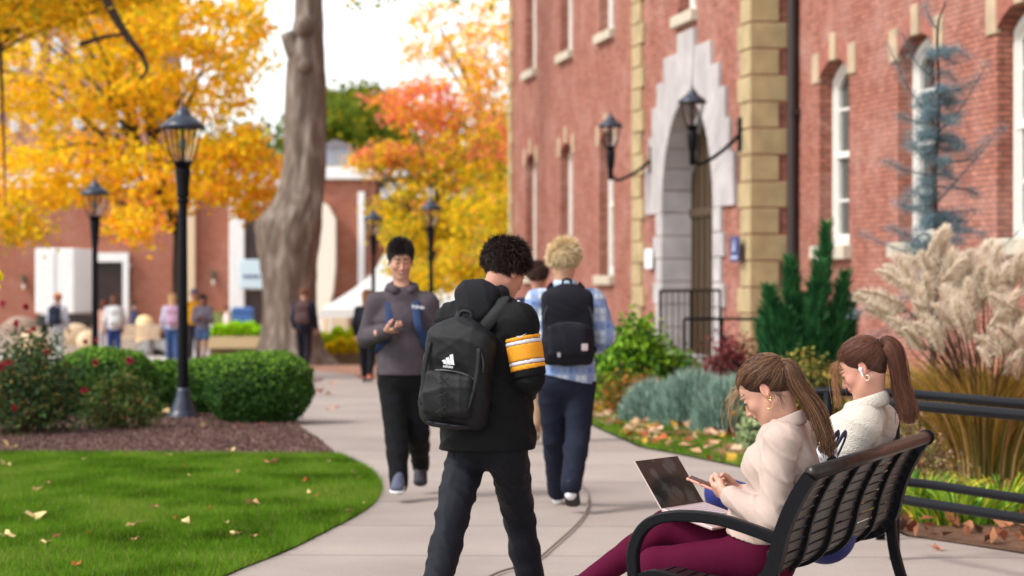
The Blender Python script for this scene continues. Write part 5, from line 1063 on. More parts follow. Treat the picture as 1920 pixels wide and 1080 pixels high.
def head(sd, hc, R, S=1., fem=False):
    T = lambda x, y, z: hc+R@(np.array([x, y, z])*S)
    def E(x, y, z, a, b, c_, k=.02, op='u', rot=None): sd.ell(T(x, y, z), np.array([a, b, c_])*S, R if rot is None else R@rot, k*S, op)
    E(0, -.015, .040, .074, .094, .084); E(0, .030, -.015, .060, .058, .082, .03); E(0, .046, .045, .052, .036, .048, .02)
    for s in (-1, 1):
        sd.cone(T(s*.050, -.002, -.052), T(s*.016, .070, -.098), .019*S, .015*S, .035*S); E(s*.036, .060, -.022, .022, .024, .024, .02)
        E(s*.026, .082, .032, .022, .011, .008, .012)
    E(0, .030, -.070, .044, .050, .036, .03); E(0, .076, -.098, .017, .015, .015, .018)
    sd.cone(T(0, .083, .018), T(0, .104, -.026), .0075*S, .0095*S, .012*S); E(0, .107, -.028, .0095, .009, .0085, .006)
    for s in (-1, 1): E(s*.0105, .096, -.031, .0075, .009, .0065, .005); E(s*.031, .096, .013, .016, .014, .011, .010, 's')
    for s in (-1, 1): E(s*.031, .0765, .012, .0125, .0125, .0115, .002)
    E(0, .082, -.050, .024, .015, .018, .01); E(0, .0925, -.0515, .021, .0075, .0050, .003); E(0, .0905, -.0605, .018, .0075, .0060, .003); E(0, .101, -.0560, .020, .006, .0012, .002, 's')
    for s in (-1, 1):
        rt = axrot((0, 0, 1), -s*.45)@axrot((1, 0, 0), .2)
        E(s*.077, -.012, -.002, .0065, .018, .031, .006, rot=rt); E(s*.0845, -.012, .004, .0045, .0105, .019, .004, 's', rot=rt)
        E(s*.080, -.004, -.004, .004, .006, .007, .003); E(s*.078, -.006, -.028, .0045, .008, .009, .004)
def skin_col(hc, R, S, base, brow=(.05, .03, .02), blush=.35, stubble=0.):
    base = np.array(base)
    def f(V):
        C = np.tile(base, (len(V), 1)); L = (V-hc)@R/S; x, y, z = np.abs(L[:, 0]), L[:, 1], L[:, 2]
        near = np.linalg.norm(L, axis=1) < .16
        g = np.exp(-(((x-.045)/.028)**2+((z+.02)/.03)**2))*(y > .02)*near; C = C*(1-g[:, None]*blush*np.array([.05, .45, .45]))
        g = np.exp(-((x/.018)**2+((z+.03)/.016)**2))*(y > .08)*near*.5; C = C*(1-g[:, None]*blush*np.array([.05, .5, .5]))
        lip = near & (y > .078) & (((x/.0235)**2+((z+.056)/.0115)**2) < 1); C[lip] = base*np.array([.80, .42, .45])
        ear = near & (x > .070); C[ear] = C[ear]*np.array([1.0, .82, .8])
        br = near & (y > .055) & (x > .010) & (x < .052) & (np.abs(z-(.036+.10*(x-.01)-2.2*(x-.012)**2)) < .0056*(1.25-x/.06)); C[br] = np.array(brow)
        if stubble: st_ = near & (y > -.0) & (z < -.035) & ~lip; C[st_] = C[st_]*(1-stubble)
        return C
    return f
def add_eyes(root, hc, R, S, iris=(.10, .05, .03), closed=False):
    T = lambda x, y, z: hc+R@(np.array([x, y, z])*S); m = MB()
    for s in (-1, 1):
        if not closed:
            m.ball(T(s*.031, .0775, .0115), .0125*S, 8, col=(.75, .72, .7)); m.ball(T(s*.031, .0852, .0095), .0056*S, 6, col=iris); m.ball(T(s*.031, .0890, .0092), .0025*S, 5, col=(.005, .005, .005))
        th = np.linspace(-1, 1, 7); lid = np.array([T(s*.031+q*.0148, .0895-.006*q*q, (.0125 if not closed else .0075)+(.0035 if not closed else -.002)*(1-q*q)) for q in th]); m.tube(lid, (.0024 if closed else .0012)*S, 5, col=(.02, .012, .01))
    return m.build('eyes', EYEM, root, smooth=True)
EC, ER = np.array([0, -.016, .042]), np.array([.0815, .1025, .0915])
def scalp_strands(mb, hc, R, S, n, tie, cols, w_, r, rad=.0013, hairline=lambda d: d[:, 2] > -.1, grow=1.0):
    # strands lie on the skull and run from the hairline to the tie
    e = (np.asarray(tie)-EC)/ER; e = e/np.linalg.norm(e); k = 0
    while k < n:
        s = r.normal(size=3); s /= np.linalg.norm(s); p = EC+s*ER
        if not hairline(p) or np.dot(s, e) > .97: continue
        k += 1; om = math.acos(np.clip(s@e, -1, 1)); t = np.linspace(0, 1, 9); q = (np.sin((1-t)*om)[:, None]*s+np.sin(t*om)[:, None]*e)/math.sin(om)
        f = (1.0+grow*.055*np.sin(t*math.pi)**.7+r.uniform(-.012, .03)+.13*np.clip((.015-(EC[2]+q[:, 2]*ER[2]))/.06, 0, 1)*(q[:, 1] < 0))[:, None]; X = hc+((EC+q*ER*f+r.normal(0, .0009, (9, 3)))@R.T)*S
        ci = r.choice(len(cols), p=w_); mb.tube(X, np.array([.5, .9, 1, 1, 1, 1, 1, .9, .7])*rad*S*r.uniform(.8, 1.5), 3, col=np.array(cols[ci])*.6+np.array(cols[0])*.4*r.uniform(.9, 1.1), caps=False)
def bundle(mb, path, radf, n, cols, w_, r, rad=.0014, frizz=.006, npt=14):
    P_ = bez(path, 6); m = len(P_); t0 = np.linspace(0, 1, m); T_ = np.gradient(P_, axis=0); T_ /= np.linalg.norm(T_, axis=1, keepdims=True); u = np.cross(T_, [0, 1, .01]); u /= np.linalg.norm(u, axis=1, keepdims=True); v = np.cross(T_, u)
    for _ in range(n):
        a = r.uniform(0, 6.28); rr = math.sqrt(r.random()); L = r.uniform(.72, 1.0); tt = np.linspace(0, L, npt); tw = r.normal(0, .5)
        X = np.stack([np.interp(tt, t0, P_[:, i]) for i in range(3)], 1); U = np.stack([np.interp(tt, t0, u[:, i]) for i in range(3)], 1); W_ = np.stack([np.interp(tt, t0, v[:, i]) for i in range(3)], 1)
        rf = np.array([radf(q) for q in tt])*rr; rf = rf*(1+(r.random() < .12)*tt*r.uniform(.2, .9)); X = X+U*(np.cos(a+tw*tt)*rf)[:, None]+W_*(np.sin(a+tw*tt)*rf)[:, None]+(np.sin(tt*r.uniform(4, 12)+a)*frizz*tt*r.uniform(0, 1))[:, None]*U
        ci = r.choice(len(cols), p=w_); mb.tube(X, np.linspace(1.1, .5, npt)*rad*r.uniform(.8, 1.4), 3, col=np.array(cols[ci])*.6+np.array(cols[0])*.4*r.uniform(.9, 1.1), caps=False)
def short_hair(root, hc, R, S, col, r, n=1400, ln=.028, curl=.0, thick=.010, keep=None, rad=.0016, cap=1.0, up=.25, colv=.25, topb=0., clump=.010):
    keep = keep or (lambda p: (p[2] > .85*p[1]-.012 or p[1] < -.03) and not (p[1] > .066 and p[2] < .066) and p[2] > -.055)
    sd = SDF(); sd.ell(hc+R@(EC*S), ER*S*(1+.03*cap), R); sd.cuts = [(hc+R@(np.array([0, .078, .066])*S), nrm(R@np.array([0, .75, -.66]))), (hc+R@(np.array([0, -.06, -.062])*S), nrm(R@np.array([0, -.1, -1])))]
    m = MB(); V, F = sd.mesh(.006); m.add(V, F, np.array(col)*.75)
    k = 0
    while k < n:
        s = r.normal(size=3); s /= np.linalg.norm(s); p = EC+s*ER
        if not keep(p): continue
        k += 1; nn = s/ER; nn /= np.linalg.norm(nn); fl = np.array([r.normal(0, .5), -.5+r.normal(0, .5), -.6+r.normal(0, .4)]); fl = fl-nn*(fl@nn); fl /= np.linalg.norm(fl)+1e-6
        cn = mnoise.noise(Vector(p*34)); tk = thick*(1+topb*max(0, p[2]-.06)/.06)+clump*cn; tk = max(tk, .002) if p[2] > .0 else max(.002, tk*.6); L = ln*r.uniform(.6, 1.3)*(1 if p[2] > .02 else .55); t = np.linspace(0, 1, 6); sw = np.cross(nn, fl); ph = r.uniform(0, 6.28)
        X = p+nn*(t*tk*r.uniform(.8, 1.9)+up*t*L*.4)[:, None]+fl*(t*L*.85)[:, None]+(sw*np.sin(t*5+ph)[:, None]+nn*np.cos(t*5+ph)[:, None]*.6)*curl*t[:, None]
        m.tube(hc+(X@R.T)*S, np.array([1, 1.2, 1.2, 1, .8, .4])*rad*S, 4, col=np.array(col)*math.exp(r.normal(0, colv)), caps=False)
    return m.build('hair', HAIRM, root, smooth=True)
def torso(sd, J, W, i=0., wk=1.):
    up = nrm(J['nk']-J['pel']); w_ = wk
    sd.ec(J['pel'], J['wai'], (.155*w_+i, .110*w_+i), (.138*w_+i, .100*w_+i), W, .03); sd.ec(J['wai'], J['che'], (.138*w_+i, .100*w_+i), (.165*w_+i, .112*w_+i), W, .03)
    sd.ec(J['che'], J['che']*.4+J['nk']*.6, (.165*w_+i, .112*w_+i), (.110*w_+i, .068*w_+i), W, .04)
    for s in ('L', 'R'): sd.cone(J['nk']-up*.045, J['sh'+s], .046*w_+i*.8, .052*w_+i*.8, .035)
def arm(sd, J, s, i=0., upto=1., wk=1.):
    sd.cone(J['sh'+s], J['el'+s], .050*wk+i, .040*wk+i, .03)
    if upto > .5: sd.cone(J['el'+s], J['el'+s]+(J['wr'+s]-J['el'+s])*min(1, upto), .040*wk+i, (.040-.013*min(1, upto))*wk+i*.9, .02)
def leg(sd, J, s, i=0., upto=1., wk=1., flare=0.):
    sd.cone(J['hp'+s], J['kn'+s], .082*wk+i, .058*wk+i, .03); e = J['kn'+s]+(J['an'+s]-J['kn'+s])*upto
    sd.cone(J['kn'+s], e, .057*wk+i, (.057-.019*upto)*wk+i+flare, .02)
    cf = nrm(J['an'+s]-J['kn'+s]); mid = J['kn'+s]+(J['an'+s]-J['kn'+s])*.3; 
    if upto > .6: sd.ell(mid, .056*wk+i*.8, None, .03)
def shoe(root, an, toe, m, ms, S=1., res=.007, name='shoe', hgt=.075):
    an = np.asarray(an, float); toe = np.asarray(toe, float); f = nrm(toe-an); up = nrm(np.array([0, 0, 1.])-f*f[2]) if abs(f[2]) < .95 else np.array([1., 0, 0]); x = np.cross(f, up); L = .27*S; heel = toe-f*L
    sd = SDF(); sd.ec(heel+f*.045*S+up*.035*S, toe-f*.05*S+up*.028*S, (.036*S, .034*S), (.045*S, .028*S), x, .02); sd.cone(heel+f*.055*S+up*.035*S, heel+f*.07*S+up*.075*S, .036*S, .034*S, .03); sd.cone(heel+f*.09*S+up*.06*S, heel+f*.17*S+up*.04*S, .03*S, .028*S, .03)
    sd.cut(heel+up*.012*S, -up); o = sdf_obj(name, sd, res, m, root)
    s2 = SDF(); s2.ec(heel+f*.042*S+up*.010*S, toe-f*.048*S+up*.010*S, (.040*S, .030*S), (.048*S, .030*S), x, .01); s2.cut(heel+up*.020*S, up); s2.cut(heel-up*.002*S, -up); sdf_obj('sole', s2, res, ms, o); return o
def build_body(root, J, hd, SK, col, res, hands, W, wk=1., legs=True):
    # one skin surface: trunk and limbs, finer head and hands
    hc, R, S = hd; sd = SDF(); torso(sd, J, W, -.012, wk)
    for s in ('L', 'R'):
        arm(sd, J, s, -.010, 1, wk)
        if legs: leg(sd, J, s, -.006, 1, wk)
    sd.cone(J['nk']-nrm(J['nk']-J['pel'])*.05, J['nk']*.35+hc*.65, .056, .05, .03)
    V, F = sd.mesh(max(res*1.6, .010)); Vs = [V]; Fs = [F]; n = len(V)
    h = SDF(); head(h, hc, R, S); nb_ = hc+R@(np.array([0, -.028, -.045])*S); h.ec(nb_, J['nk']-nrm(J['nk']-J['pel'])*.02, (.050*S, .052*S), (.056*S, .056*S), R[:, 0], .03)
    V, F = h.mesh(max(res*.5, .0026)); Vs.append(V); Fs.append(F+n); n += len(V)
    for hn in hands:
        q = SDF(); q.cone(J['el'+hn['s']]*.45+hn['w']*.55, hn['w'], .028*wk, .0262*wk, .02); hand(q, hn['w'], hn['f'], hn['pn'], hn['td'], S=hn.get('S', 1), **{k_: v for k_, v in hn.items() if k_ in ('curl', 'fc', 'thumb', 'spread')})
        V, F = q.mesh(max(res*.5, .0026)); Vs.append(V); Fs.append(F+n); n += len(V)
    V = np.vstack(Vs); return mesh_obj('body', V, Fs, SKINM, root, True, col(V))
def Jp(Z, **k): return {a: P(v[0], v[1], Z+(v[2] if len(v) > 2 else 0)) for a, v in k.items()}
CW = lambda seed, a=.006: wrinkle(a, [((0, 0, 1), 7), ((.5, .3, 1), 10), ((.6, -.3, .5), 14)], seed)
def top(root, name, J, W, m, i, hem, res, neck=.03, sleeves=1., wk=1., seed=1, wr=.005, slack=.0, hemn=None, neckn=None, extra=None, hang=None, colf=None):
    sd = SDF(); torso(sd, J, W, i, wk); up = nrm(J['nk']-J['pel'])
    if hang is not None: sd.ec(hang, J['wai'], (.165*wk+i, .125*wk+i), (.145*wk+i, .108*wk+i), W, .04)
    for s in ('L', 'R'): arm(sd, J, s, i+slack, sleeves, wk)
    if extra: extra(sd)
    if wr: sd.disp.append(CW(seed, wr))
    sd.cut(hem, hemn if hemn is not None else -up)
    if neck is not None: sd.s_neck = sd.cut(J['nk']+up*neck, up if neckn is None else neckn)
    return sdf_obj(name, sd, res, m, root, colf)
def trousers(root, J, W, m, i, waist, res, upto=.97, wk=1., seed=2, wr=.006, flare=.0, name='trousers'):
    sd = SDF(); up = nrm(J['nk']-J['pel']); sd.ec(J['pel']+up*.12, J['pel']-up*.02, (.145*wk+i, .105*wk+i), (.155*wk+i, .115*wk+i), W, .03)
    for s in ('L', 'R'): leg(sd, J, s, i, upto, wk, flare)
    if wr: sd.disp.append(CW(seed, wr))
    sd.cut(waist, up); return sdf_obj(name, sd, res, m, root)
def person(J, hd, label, group=None):
    b = (J['anL']+J['anR'])/2; g_ = min(J['anL'][2], J['anR'][2]); return empty('person', (b[0], b[1], g_-.07), label, 'person', group)

# ---------------- the seated woman in pink, nearest
def W1(a, b, z): return B(a+.07, b+.027, z)
J = dict(pel=W1(.36, .26, .50), wai=W1(.36, .215, .66), che=W1(.36, .180, .83), nk=W1(.36, .170, .985), shL=W1(.21, .150, .918), shR=W1(.52, .16, .918), elL=W1(.14, .165, .632), elR=W1(.62, .19, .65), wrL=W1(.22, .345, .715), wrR=W1(.40, .350, .705),
         hpL=W1(.27, .25, .485), hpR=W1(.44, .26, .475), knL=W1(.235, .63, .445), knR=W1(.36, .63, .575), anL=W1(.20, .60, .09), anR=W1(.30, .985, .320))
up40 = math.radians(38); hf = nrm(BN*math.cos(up40)-A(0, 0, 1)*math.sin(up40)-BU*.06); R1h = frame(hf, nrm(A(0, 0, 1)*math.cos(up40)+BN*math.sin(up40))); hc1 = W1(.345, .240, 1.090); S1 = .985
w1 = person(J, None, 'seated young woman in a pale pink jacket and maroon leggings looking at her phone')
SKA = (.50, .275, .195); ph_c = W1(.300, .455, .745); ph_ax = nrm(BN*.93+A(0, 0, .36)-BU*.10)
hL = dict(s='L', w=W1(.22, .352, .716), f=nrm(ph_c+ph_ax*.02-W1(.22, .352, .716)), pn=nrm(BU*.75+A(0, 0, .6)), td=A(0, 0, 1)+BU*.0-BN*0, fc=[(.35, .6, .5), (.45, .7, .5), (.5, .8, .6), (.55, .9, .6)], thumb=(.12, .95, .35), S=.86)
hR = dict(s='R', w=W1(.395, .350, .712), f=nrm(ph_c-W1(.395, .350, .712)), pn=nrm(-BU*.75+A(0, 0, .5)), td=A(0, 0, 1), fc=[(.4, .6, .5), (.5, .7, .5), (.5, .8, .6), (.55, .9, .6)], thumb=(.12, .95, .35), S=.86)
build_body(w1, J, (hc1, R1h, S1), None, skin_col(hc1, R1h, S1, SKA, brow=(.09, .05, .03), blush=.25), .005, [hL, hR], BU, .92)
add_eyes(w1, hc1, R1h, S1, closed=True)
PINK = cloth('pale pink knit', c(180, 160, 149), .9, bump=.2, bs=420, sheen=.05, var=.03)
def jk(sd):
    sd.ell(W1(.295, .255, .825), (.062, .062, .07), None, .05); sd.ell(W1(.42, .255, .825), (.062, .062, .07), None, .05)
    sd.ec(W1(.35, .27, .62), W1(.35, .27, .50), (.155, .115), (.17, .135), BU, .04)
top(w1, 'jacket', J, BU, PINK, .012, W1(.36, .2, .535), .0055, neck=.012, sleeves=.97, wk=.95, seed=5, wr=.017, slack=.006, extra=jk, hemn=nrm(A(0, 0, -1)+BN*.25))
# collar: a folded band round the neck, open in front
m = MB(); cc_ = J['nk']+A(0, 0, .018)+BN*.012; rows = []
for k_, a in enumerate(np.linspace(-2.65, 2.65, 34)):
    d = -BN*math.cos(a)+BU*math.sin(a); rr = .064+.012*(1-math.cos(a))*.5; dz = -.030*(1-math.cos(a)); ft = np.clip((abs(a)-2.1)/.5, 0, 1)
    for r_, z_ in ((rr-.004, -.03), (rr-.002, .022), (rr+.003, .026), (rr+.014, .012), (rr+.026+.014*ft, -.022-.02*ft), (rr+.020+.014*ft, -.026-.02*ft)): rows.append(cc_+d*r_+A(0, 0, z_+dz))
m.add(rows, np.array([[i*6+j, i*6+(j+1) % 6, i*6+6+(j+1) % 6, i*6+6+j] for i in range(33) for j in range(6)])); m.F += [np.array([list(range(6))[::-1]]), np.array([[33*6+j for j in range(6)]])]; co = m.build('collar', PINK, w1, smooth=True); co.modifiers.new('sub', 'SUBSURF').render_levels = 1
for s in ('L', 'R'):       # cuffs
    sd = SDF(); d = nrm(J['wr'+s]-J['el'+s]); sd.cone(J['wr'+s]-d*.055, J['wr'+s]-d*.004, .042, .040, 0); sd.cut(J['wr'+s]-d*.004, d); sd.cut(J['wr'+s]-d*.055, -d); sdf_obj('cuff', sd, .005, PINK, w1)
sd = SDF(); sd.ec(W1(.42, .34, .57), W1(.30, .33, .53), (.05, .012), (.055, .010), BN, .02); sd.disp.append(CW(9, .004))
MAR = cloth('maroon leggings', c(76, 13, 40), .8, bump=.12, bs=300, var=.08, vs=5, spec=.06)
sd = SDF(); sd.ec(W1(.355, .25, .57), W1(.355, .26, .475), (.155, .11), (.17, .125), BU, .03); sd.cone(J['hpL'], J['knL'], .095, .070, .04); sd.cone(J['hpR'], J['knR'], .093, .066, .03); sd.cone(J['knL'], J['anL'], .064, .04, .03); sd.cone(J['knR'], J['anR'], .062, .040, .02); sd.ell(J['knR']*.68+J['anR']*.32-A(0, 0, .012), .056, None, .03)
sd.disp.append(wrinkle(.0022, [((0, 0, 1), 9), ((1, 0, .3), 6)], 12)); sdf_obj('leggings', sd, .006, MAR, w1)
m = MB(); q = J['anR']; d = nrm(J['anR']-J['knR']); 
for k_ in range(3): m.tube([q-d*(.02+.016*k_)+A(math.cos(t_), 0, 0)*0+np.cross(d, nrm(np.cross(d, [0, 0, 1])))*math.cos(t_)*(.043+.001*k_)+nrm(np.cross(d, [0, 0, 1]))*math.sin(t_)*(.043+.001*k_) for t_ in np.linspace(0, 6.28, 16)], .0035, 5)
m.build('ankle_ruching', MAR, w1, smooth=True)
WSH = mat('white shoe', (.72, .70, .68), .5); SOLE = mat('white sole', (.75, .74, .72), .6); BSH = mat('black shoe', (.02, .02, .025), .6); DSOLE = mat('dark sole', (.03, .03, .03), .7)
shoe(w1, J['anR'], J['anR']+BN*.11-A(0, 0, .16), WSH, SOLE, .9); shoe(w1, J['anL'], J['anL']+BN*.17-A(0, 0, .075), WSH, SOLE, .9)
# hair of the first woman
r = np.random.default_rng(201); L2 = lambda p: (np.asarray(p)-hc1)@R1h/S1
tie1 = L2(W1(.335, .205, 1.185)); HC1 = [c(92, 62, 44), c(62, 40, 30), c(150, 112, 74), c(178, 142, 100), c(44, 28, 22)]; HW1 = [.36, .26, .2, .07, .11]
hl = lambda p: (p[2] > .95*p[1]-.002-.02*(abs(p[0]) < .03)) and p[2] > -.075 and not (p[1] > -.025 and p[2] < .022) and not (p[1] > .058 and p[2] < .055)
m = MB(); sd = SDF(); sd.ell(hc1+R1h@(EC*S1), ER*S1*.965, R1h); sd.ell(hc1+R1h@(np.array([0, -.050, -.006])*S1), np.array([.058, .042, .054])*S1, R1h, .02); sd.cut(hc1+R1h@(np.array([0, .062, .058])*S1), R1h@nrm(np.array([0, .78, -.62]))); sd.cut(hc1+R1h@(np.array([0, -.02, -.035])*S1), R1h@nrm(np.array([0, .75, -1]))); V, F = sd.mesh(.005); m.add(V, F, np.array(c(54, 36, 28)))
scalp_strands(m, hc1, R1h, S1, 3400, tie1, HC1, HW1, r, rad=.00085, hairline=hl, grow=.9)
tw = hc1+R1h@(tie1*S1); pt = [tw-BN*.0, tw-BN*.045+A(0, 0, .006), tw-BN*.085-A(0, 0, .06)-BU*.01, W1(.33, .055, 1.03), W1(.32, .015, .93), W1(.31, -.005, .86)]
RF = lambda t: .010+.021*min(1, t*3.2)*(1-.35*t)-.008*(t > .9)
bundle(m, pt, RF, 1300, HC1, HW1, r, rad=.0009, frizz=.020)
for _ in range(26):       # loose wisps at the forehead and nape
    s = hc1+R1h@(np.array([r.uniform(-.06, .02), .078+r.uniform(-.008, .004), .072+r.uniform(-.015, .012)])*S1); e = s+BN*r.uniform(.01, .055)+A(0, 0, -r.uniform(.04, .17))+BU*r.normal(0, .015); mid = (s+e)/2+BN*r.uniform(.0, .04)+A(0, 0, r.uniform(0, .03)); m.tube(bez([s, mid, e], 7), np.linspace(.0009, .0004, 15), 3, col=np.array(HC1[r.integers(2, 4)]), caps=False)
for _ in range(26):
    s = hc1+R1h@(np.array([-.06+r.normal(0, .012), -.045+r.normal(0, .01), -.035+r.normal(0, .012)])*S1); e = s-BN*r.uniform(.0, .03)+A(0, 0, -r.uniform(.01, .045)); m.tube(bez([s, (s+e)/2-BU*.006, e], 4), .0007, 3, col=np.array(HC1[0]), caps=False)
m.build('hair', HAIRM, w1, smooth=True)
m = MB(); m.tube([tw+BN*.014+A(0, 0, .002), tw-BN*.004+A(0, 0, .005)], [.0155, .0165], 14); m.build('hair_tie', mat('dark hair tie', (.02, .02, .035), .4), w1, smooth=True)
GOLDM = mat('gold', (.75, .5, .18), .22, 1.)
def ring(root, o, rad, th, m_, nrm_, name):
    a = nrm(np.cross(nrm_, [0, 0, 1])); b = np.cross(nrm_, a); q = MB(); q.tube([o+a*rad*math.cos(t_)+b*rad*math.sin(t_) for t_ in np.linspace(0, 6.2832, 22)], th, 6); return q.build(name, m_, root, smooth=True)
eo = hc1+R1h@(np.array([-.083, -.006, -.036])*S1); ring(w1, eo+A(0, 0, -.019), .0165, .0011, GOLDM, nrm(-BU+BN*.3), 'earring'); ring(w1, hc1+R1h@(np.array([-.084, -.018, -.020])*S1)-A(0, 0, .008), .0085, .0010, GOLDM, nrm(-BU-BN*.4), 'earring')

# ---------------- her phone and laptop
phn = empty('phone', ph_c, 'phone in a pink patterned case held by the woman in pink', 'phone'); fr = np.stack([nrm(np.cross(ph_ax, nrm(A(0, 0, 1)-BN*.5))), ph_ax, np.cross(nrm(np.cross(ph_ax, nrm(A(0, 0, 1)-BN*.5))), ph_ax)], 1)
m = MB(); m.box(ph_c, (.037, .075, .0048), R=fr, bev=.003); m.build('case', mat('pink patterned case', c(226, 160, 140), .4, col2=c(120, 70, 66), vs=60, thr=(.5, .56)), phn); m = MB(); m.box(ph_c+fr[:, 2]*.0052, (.033, .070, .0008), R=fr); m.build('screen', mat('phone screen', (.01, .01, .012), .08), phn)
lt = empty('laptop', B(.45, .5, .60), 'open silver laptop with a dark screen resting on the lap of the woman in pink', 'laptop')
h0, h1 = B(.345, .650, .650), B(.655, .578, .650); hx = nrm(h1-h0); hy = nrm(np.cross(A(0, 0, 1), hx)); hy = hy if np.dot(hy, BN) > 0 else -hy; LW = np.linalg.norm(h1-h0)
bx = nrm(-hy-A(0, 0, .27)); ALU = mat('rose silver aluminium', c(214, 190, 186), .32, .6); D_ = .225; nb2 = nrm(np.cross(hx, bx)); nb2 = nb2 if nb2[2] > 0 else -nb2; RB = np.stack([hx, bx, nb2], 1); cb_ = (h0+h1)/2+bx*D_/2
m = MB(); m.box(cb_, (LW/2, D_/2, .0065), R=RB, bev=.003); m.build('base', ALU, lt)
for i in range(5):
    for j in range(13): pass
m = MB()
for i in range(6):
    for j in range(13): m.box(cb_+hx*((j-6)*.0205)+bx*(-.085+i*.0185)+nb2*.0072, (.0088, .0078, .0010), R=RB)
m.build('keyboard', mat('laptop keys', c(186, 170, 176), .5), lt)
m = MB(); m.box(cb_+bx*.072+nb2*.0068, (.05, .032, .0006), R=RB); m.build('touchpad', mat('touchpad', c(205, 184, 180), .25, .4), lt)
lv = nrm(hy*.115+A(0, 0, .170)); LH = .212; ln_ = nrm(np.cross(hx, lv)); ln_ = ln_ if np.dot(ln_, hy) < 0 else -ln_; RL = np.stack([hx, lv, ln_], 1); cl_ = (h0+h1)/2+lv*LH/2
m = MB(); m.box(cl_, (LW/2, LH/2, .003), R=RL, bev=.002); m.build('lid', ALU, lt); m = MB(); m.box(cl_+ln_*.0034, (LW/2-.003, LH/2-.003, .0006), R=RL); m.build('screen', mat('dark smudged display', (.012, .018, .018), .10, col2=(.05, .06, .06), vs=11, thr=(.50, .62), spec=.35), lt)
m = MB(); m.tube([h0+hx*.02, h1-hx*.02], .006, 10); m.build('hinge', mat('hinge', (.05, .05, .055), .4), lt, smooth=True)

# ---------------- the second seated woman
def W2p(a, b, z): return B(a+1.34, b+.0, z)
J = dict(pel=W2p(0, .27, .50), wai=W2p(0, .265, .66), che=W2p(0, .185, .83), nk=W2p(0, .085, 1.0), shL=W2p(-.160, .085, .925), shR=W2p(.160, .09, .925), elL=W2p(-.20, .235, .66), elR=W2p(.21, .17, .66), wrL=W2p(-.09, .36, .66), wrR=W2p(.08, .37, .67),
         hpL=W2p(-.09, .26, .49), hpR=W2p(.09, .26, .485), knL=W2p(-.16, .66, .645), knR=W2p(.09, .60, .47), anL=W2p(.04, .74, .24), anR=W2p(.08, .58, .09))
hf = nrm(BN*math.cos(math.radians(30))-A(0, 0, 1)*math.sin(math.radians(30))-BU*.1); R2h = frame(hf, nrm(A(0, 0, 1)+BN*.6)); hc2 = W2p(-.01, .118, 1.142); S2 = .93
w2 = person(J, None, 'second seated young woman in a white fleece jacket with a brown ponytail and white earbud')
SKB = (.56, .29, .205); hL = dict(s='L', w=J['wrL'], f=BN+BU*.4, pn=nrm(BU+A(0, 0, .6)), td=A(0, 0, 1), curl=(.5, .7, .5), S=.86); hR = dict(s='R', w=J['wrR'], f=BN-BU*.4, pn=nrm(-BU+A(0, 0, .6)), td=A(0, 0, 1), curl=(.5, .7, .5), S=.86)
build_body(w2, J, (hc2, R2h, S2), None, skin_col(hc2, R2h, S2, SKB, brow=(.10, .06, .04), blush=.4), .006, [hL, hR], BU, .92); add_eyes(w2, hc2, R2h, S2, closed=True)
FLC = mat('white fleece', c(205, 196, 184), .95, bump=.9, bs=170, sheen=.05, var=.05, vs=90, spec=.1)
top(w2, 'jacket', J, BU, FLC, .022, W2p(0, .14, .52), .0065, neck=.035, sleeves=.95, wk=.95, seed=15, wr=.006, slack=.010, extra=lambda sd: (sd.ell(W2p(-.065, .195, .84), (.062, .06, .07), None, .05), sd.ell(W2p(.065, .195, .84), (.062, .06, .07), None, .05)))
m = MB(); cc_ = J['nk']+A(0, 0, .03)+BN*.012; rows = []
for a in np.linspace(-2.8, 2.8, 30):
    d = -BN*math.cos(a)+BU*math.sin(a); dz = -.026*(1-math.cos(a)); rr = .064+.010*(1-math.cos(a))
    for r_, z_ in ((rr-.006, -.04), (rr-.004, .028), (rr+.004, .032), (rr+.018, .02), (rr+.026, -.02), (rr+.012, -.03)): rows.append(cc_+d*r_+A(0, 0, z_+dz))
m.add(rows, np.array([[i*6+j, i*6+(j+1) % 6, i*6+6+(j+1) % 6, i*6+6+j] for i in range(29) for j in range(6)])); m.F += [np.array([list(range(6))[::-1]]), np.array([[29*6+j for j in range(6)]])]; co = m.build('collar', FLC, w2, smooth=True); co.modifiers.new('sub', 'SUBSURF').render_levels = 1
NV = cloth('blue leggings', c(40, 48, 112), .55, bump=.06, spec=.3); sd = SDF(); sd.ec(W2p(0, .26, .57), W2p(0, .27, .475), (.155, .11), (.17, .12), BU, .03)
for s in ('L', 'R'): sd.cone(J['hp'+s], J['kn'+s], .088, .066, .03); sd.cone(J['kn'+s], J['an'+s], .062, .040, .02)
sdf_obj('leggings', sd, .008, NV, w2); shoe(w2, J['anL'], J['anL']+BN*.15-A(0, 0, .12), WSH, SOLE, .9); shoe(w2, J['anR'], J['anR']+BN*.17-A(0, 0, .075), WSH, SOLE, .9)
r = np.random.default_rng(202); tie2 = (W2p(-.01, .055, 1.240)-hc2)@R2h/S2; HC2 = [c(104, 66, 50), c(78, 46, 36), c(132, 88, 66), c(56, 32, 26)]; HW2 = [.42, .28, .18, .12]
m = MB(); sd = SDF(); sd.ell(hc2+R2h@(EC*S2), ER*S2*.965, R2h); sd.ell(hc2+R2h@(np.array([0, -.058, -.008])*S2), np.array([.062, .046, .060])*S2, R2h, .02); sd.cut(hc2+R2h@(np.array([0, .062, .058])*S2), R2h@nrm(np.array([0, .78, -.62]))); sd.cut(hc2+R2h@(np.array([0, -.02, -.035])*S2), R2h@nrm(np.array([0, .75, -1]))); V, F = sd.mesh(.005); m.add(V, F, np.array(c(66, 40, 32)))
scalp_strands(m, hc2, R2h, S2, 3000, tie2, HC2, HW2, r, rad=.0009, hairline=hl, grow=1.1); tw = hc2+R2h@(tie2*S2)
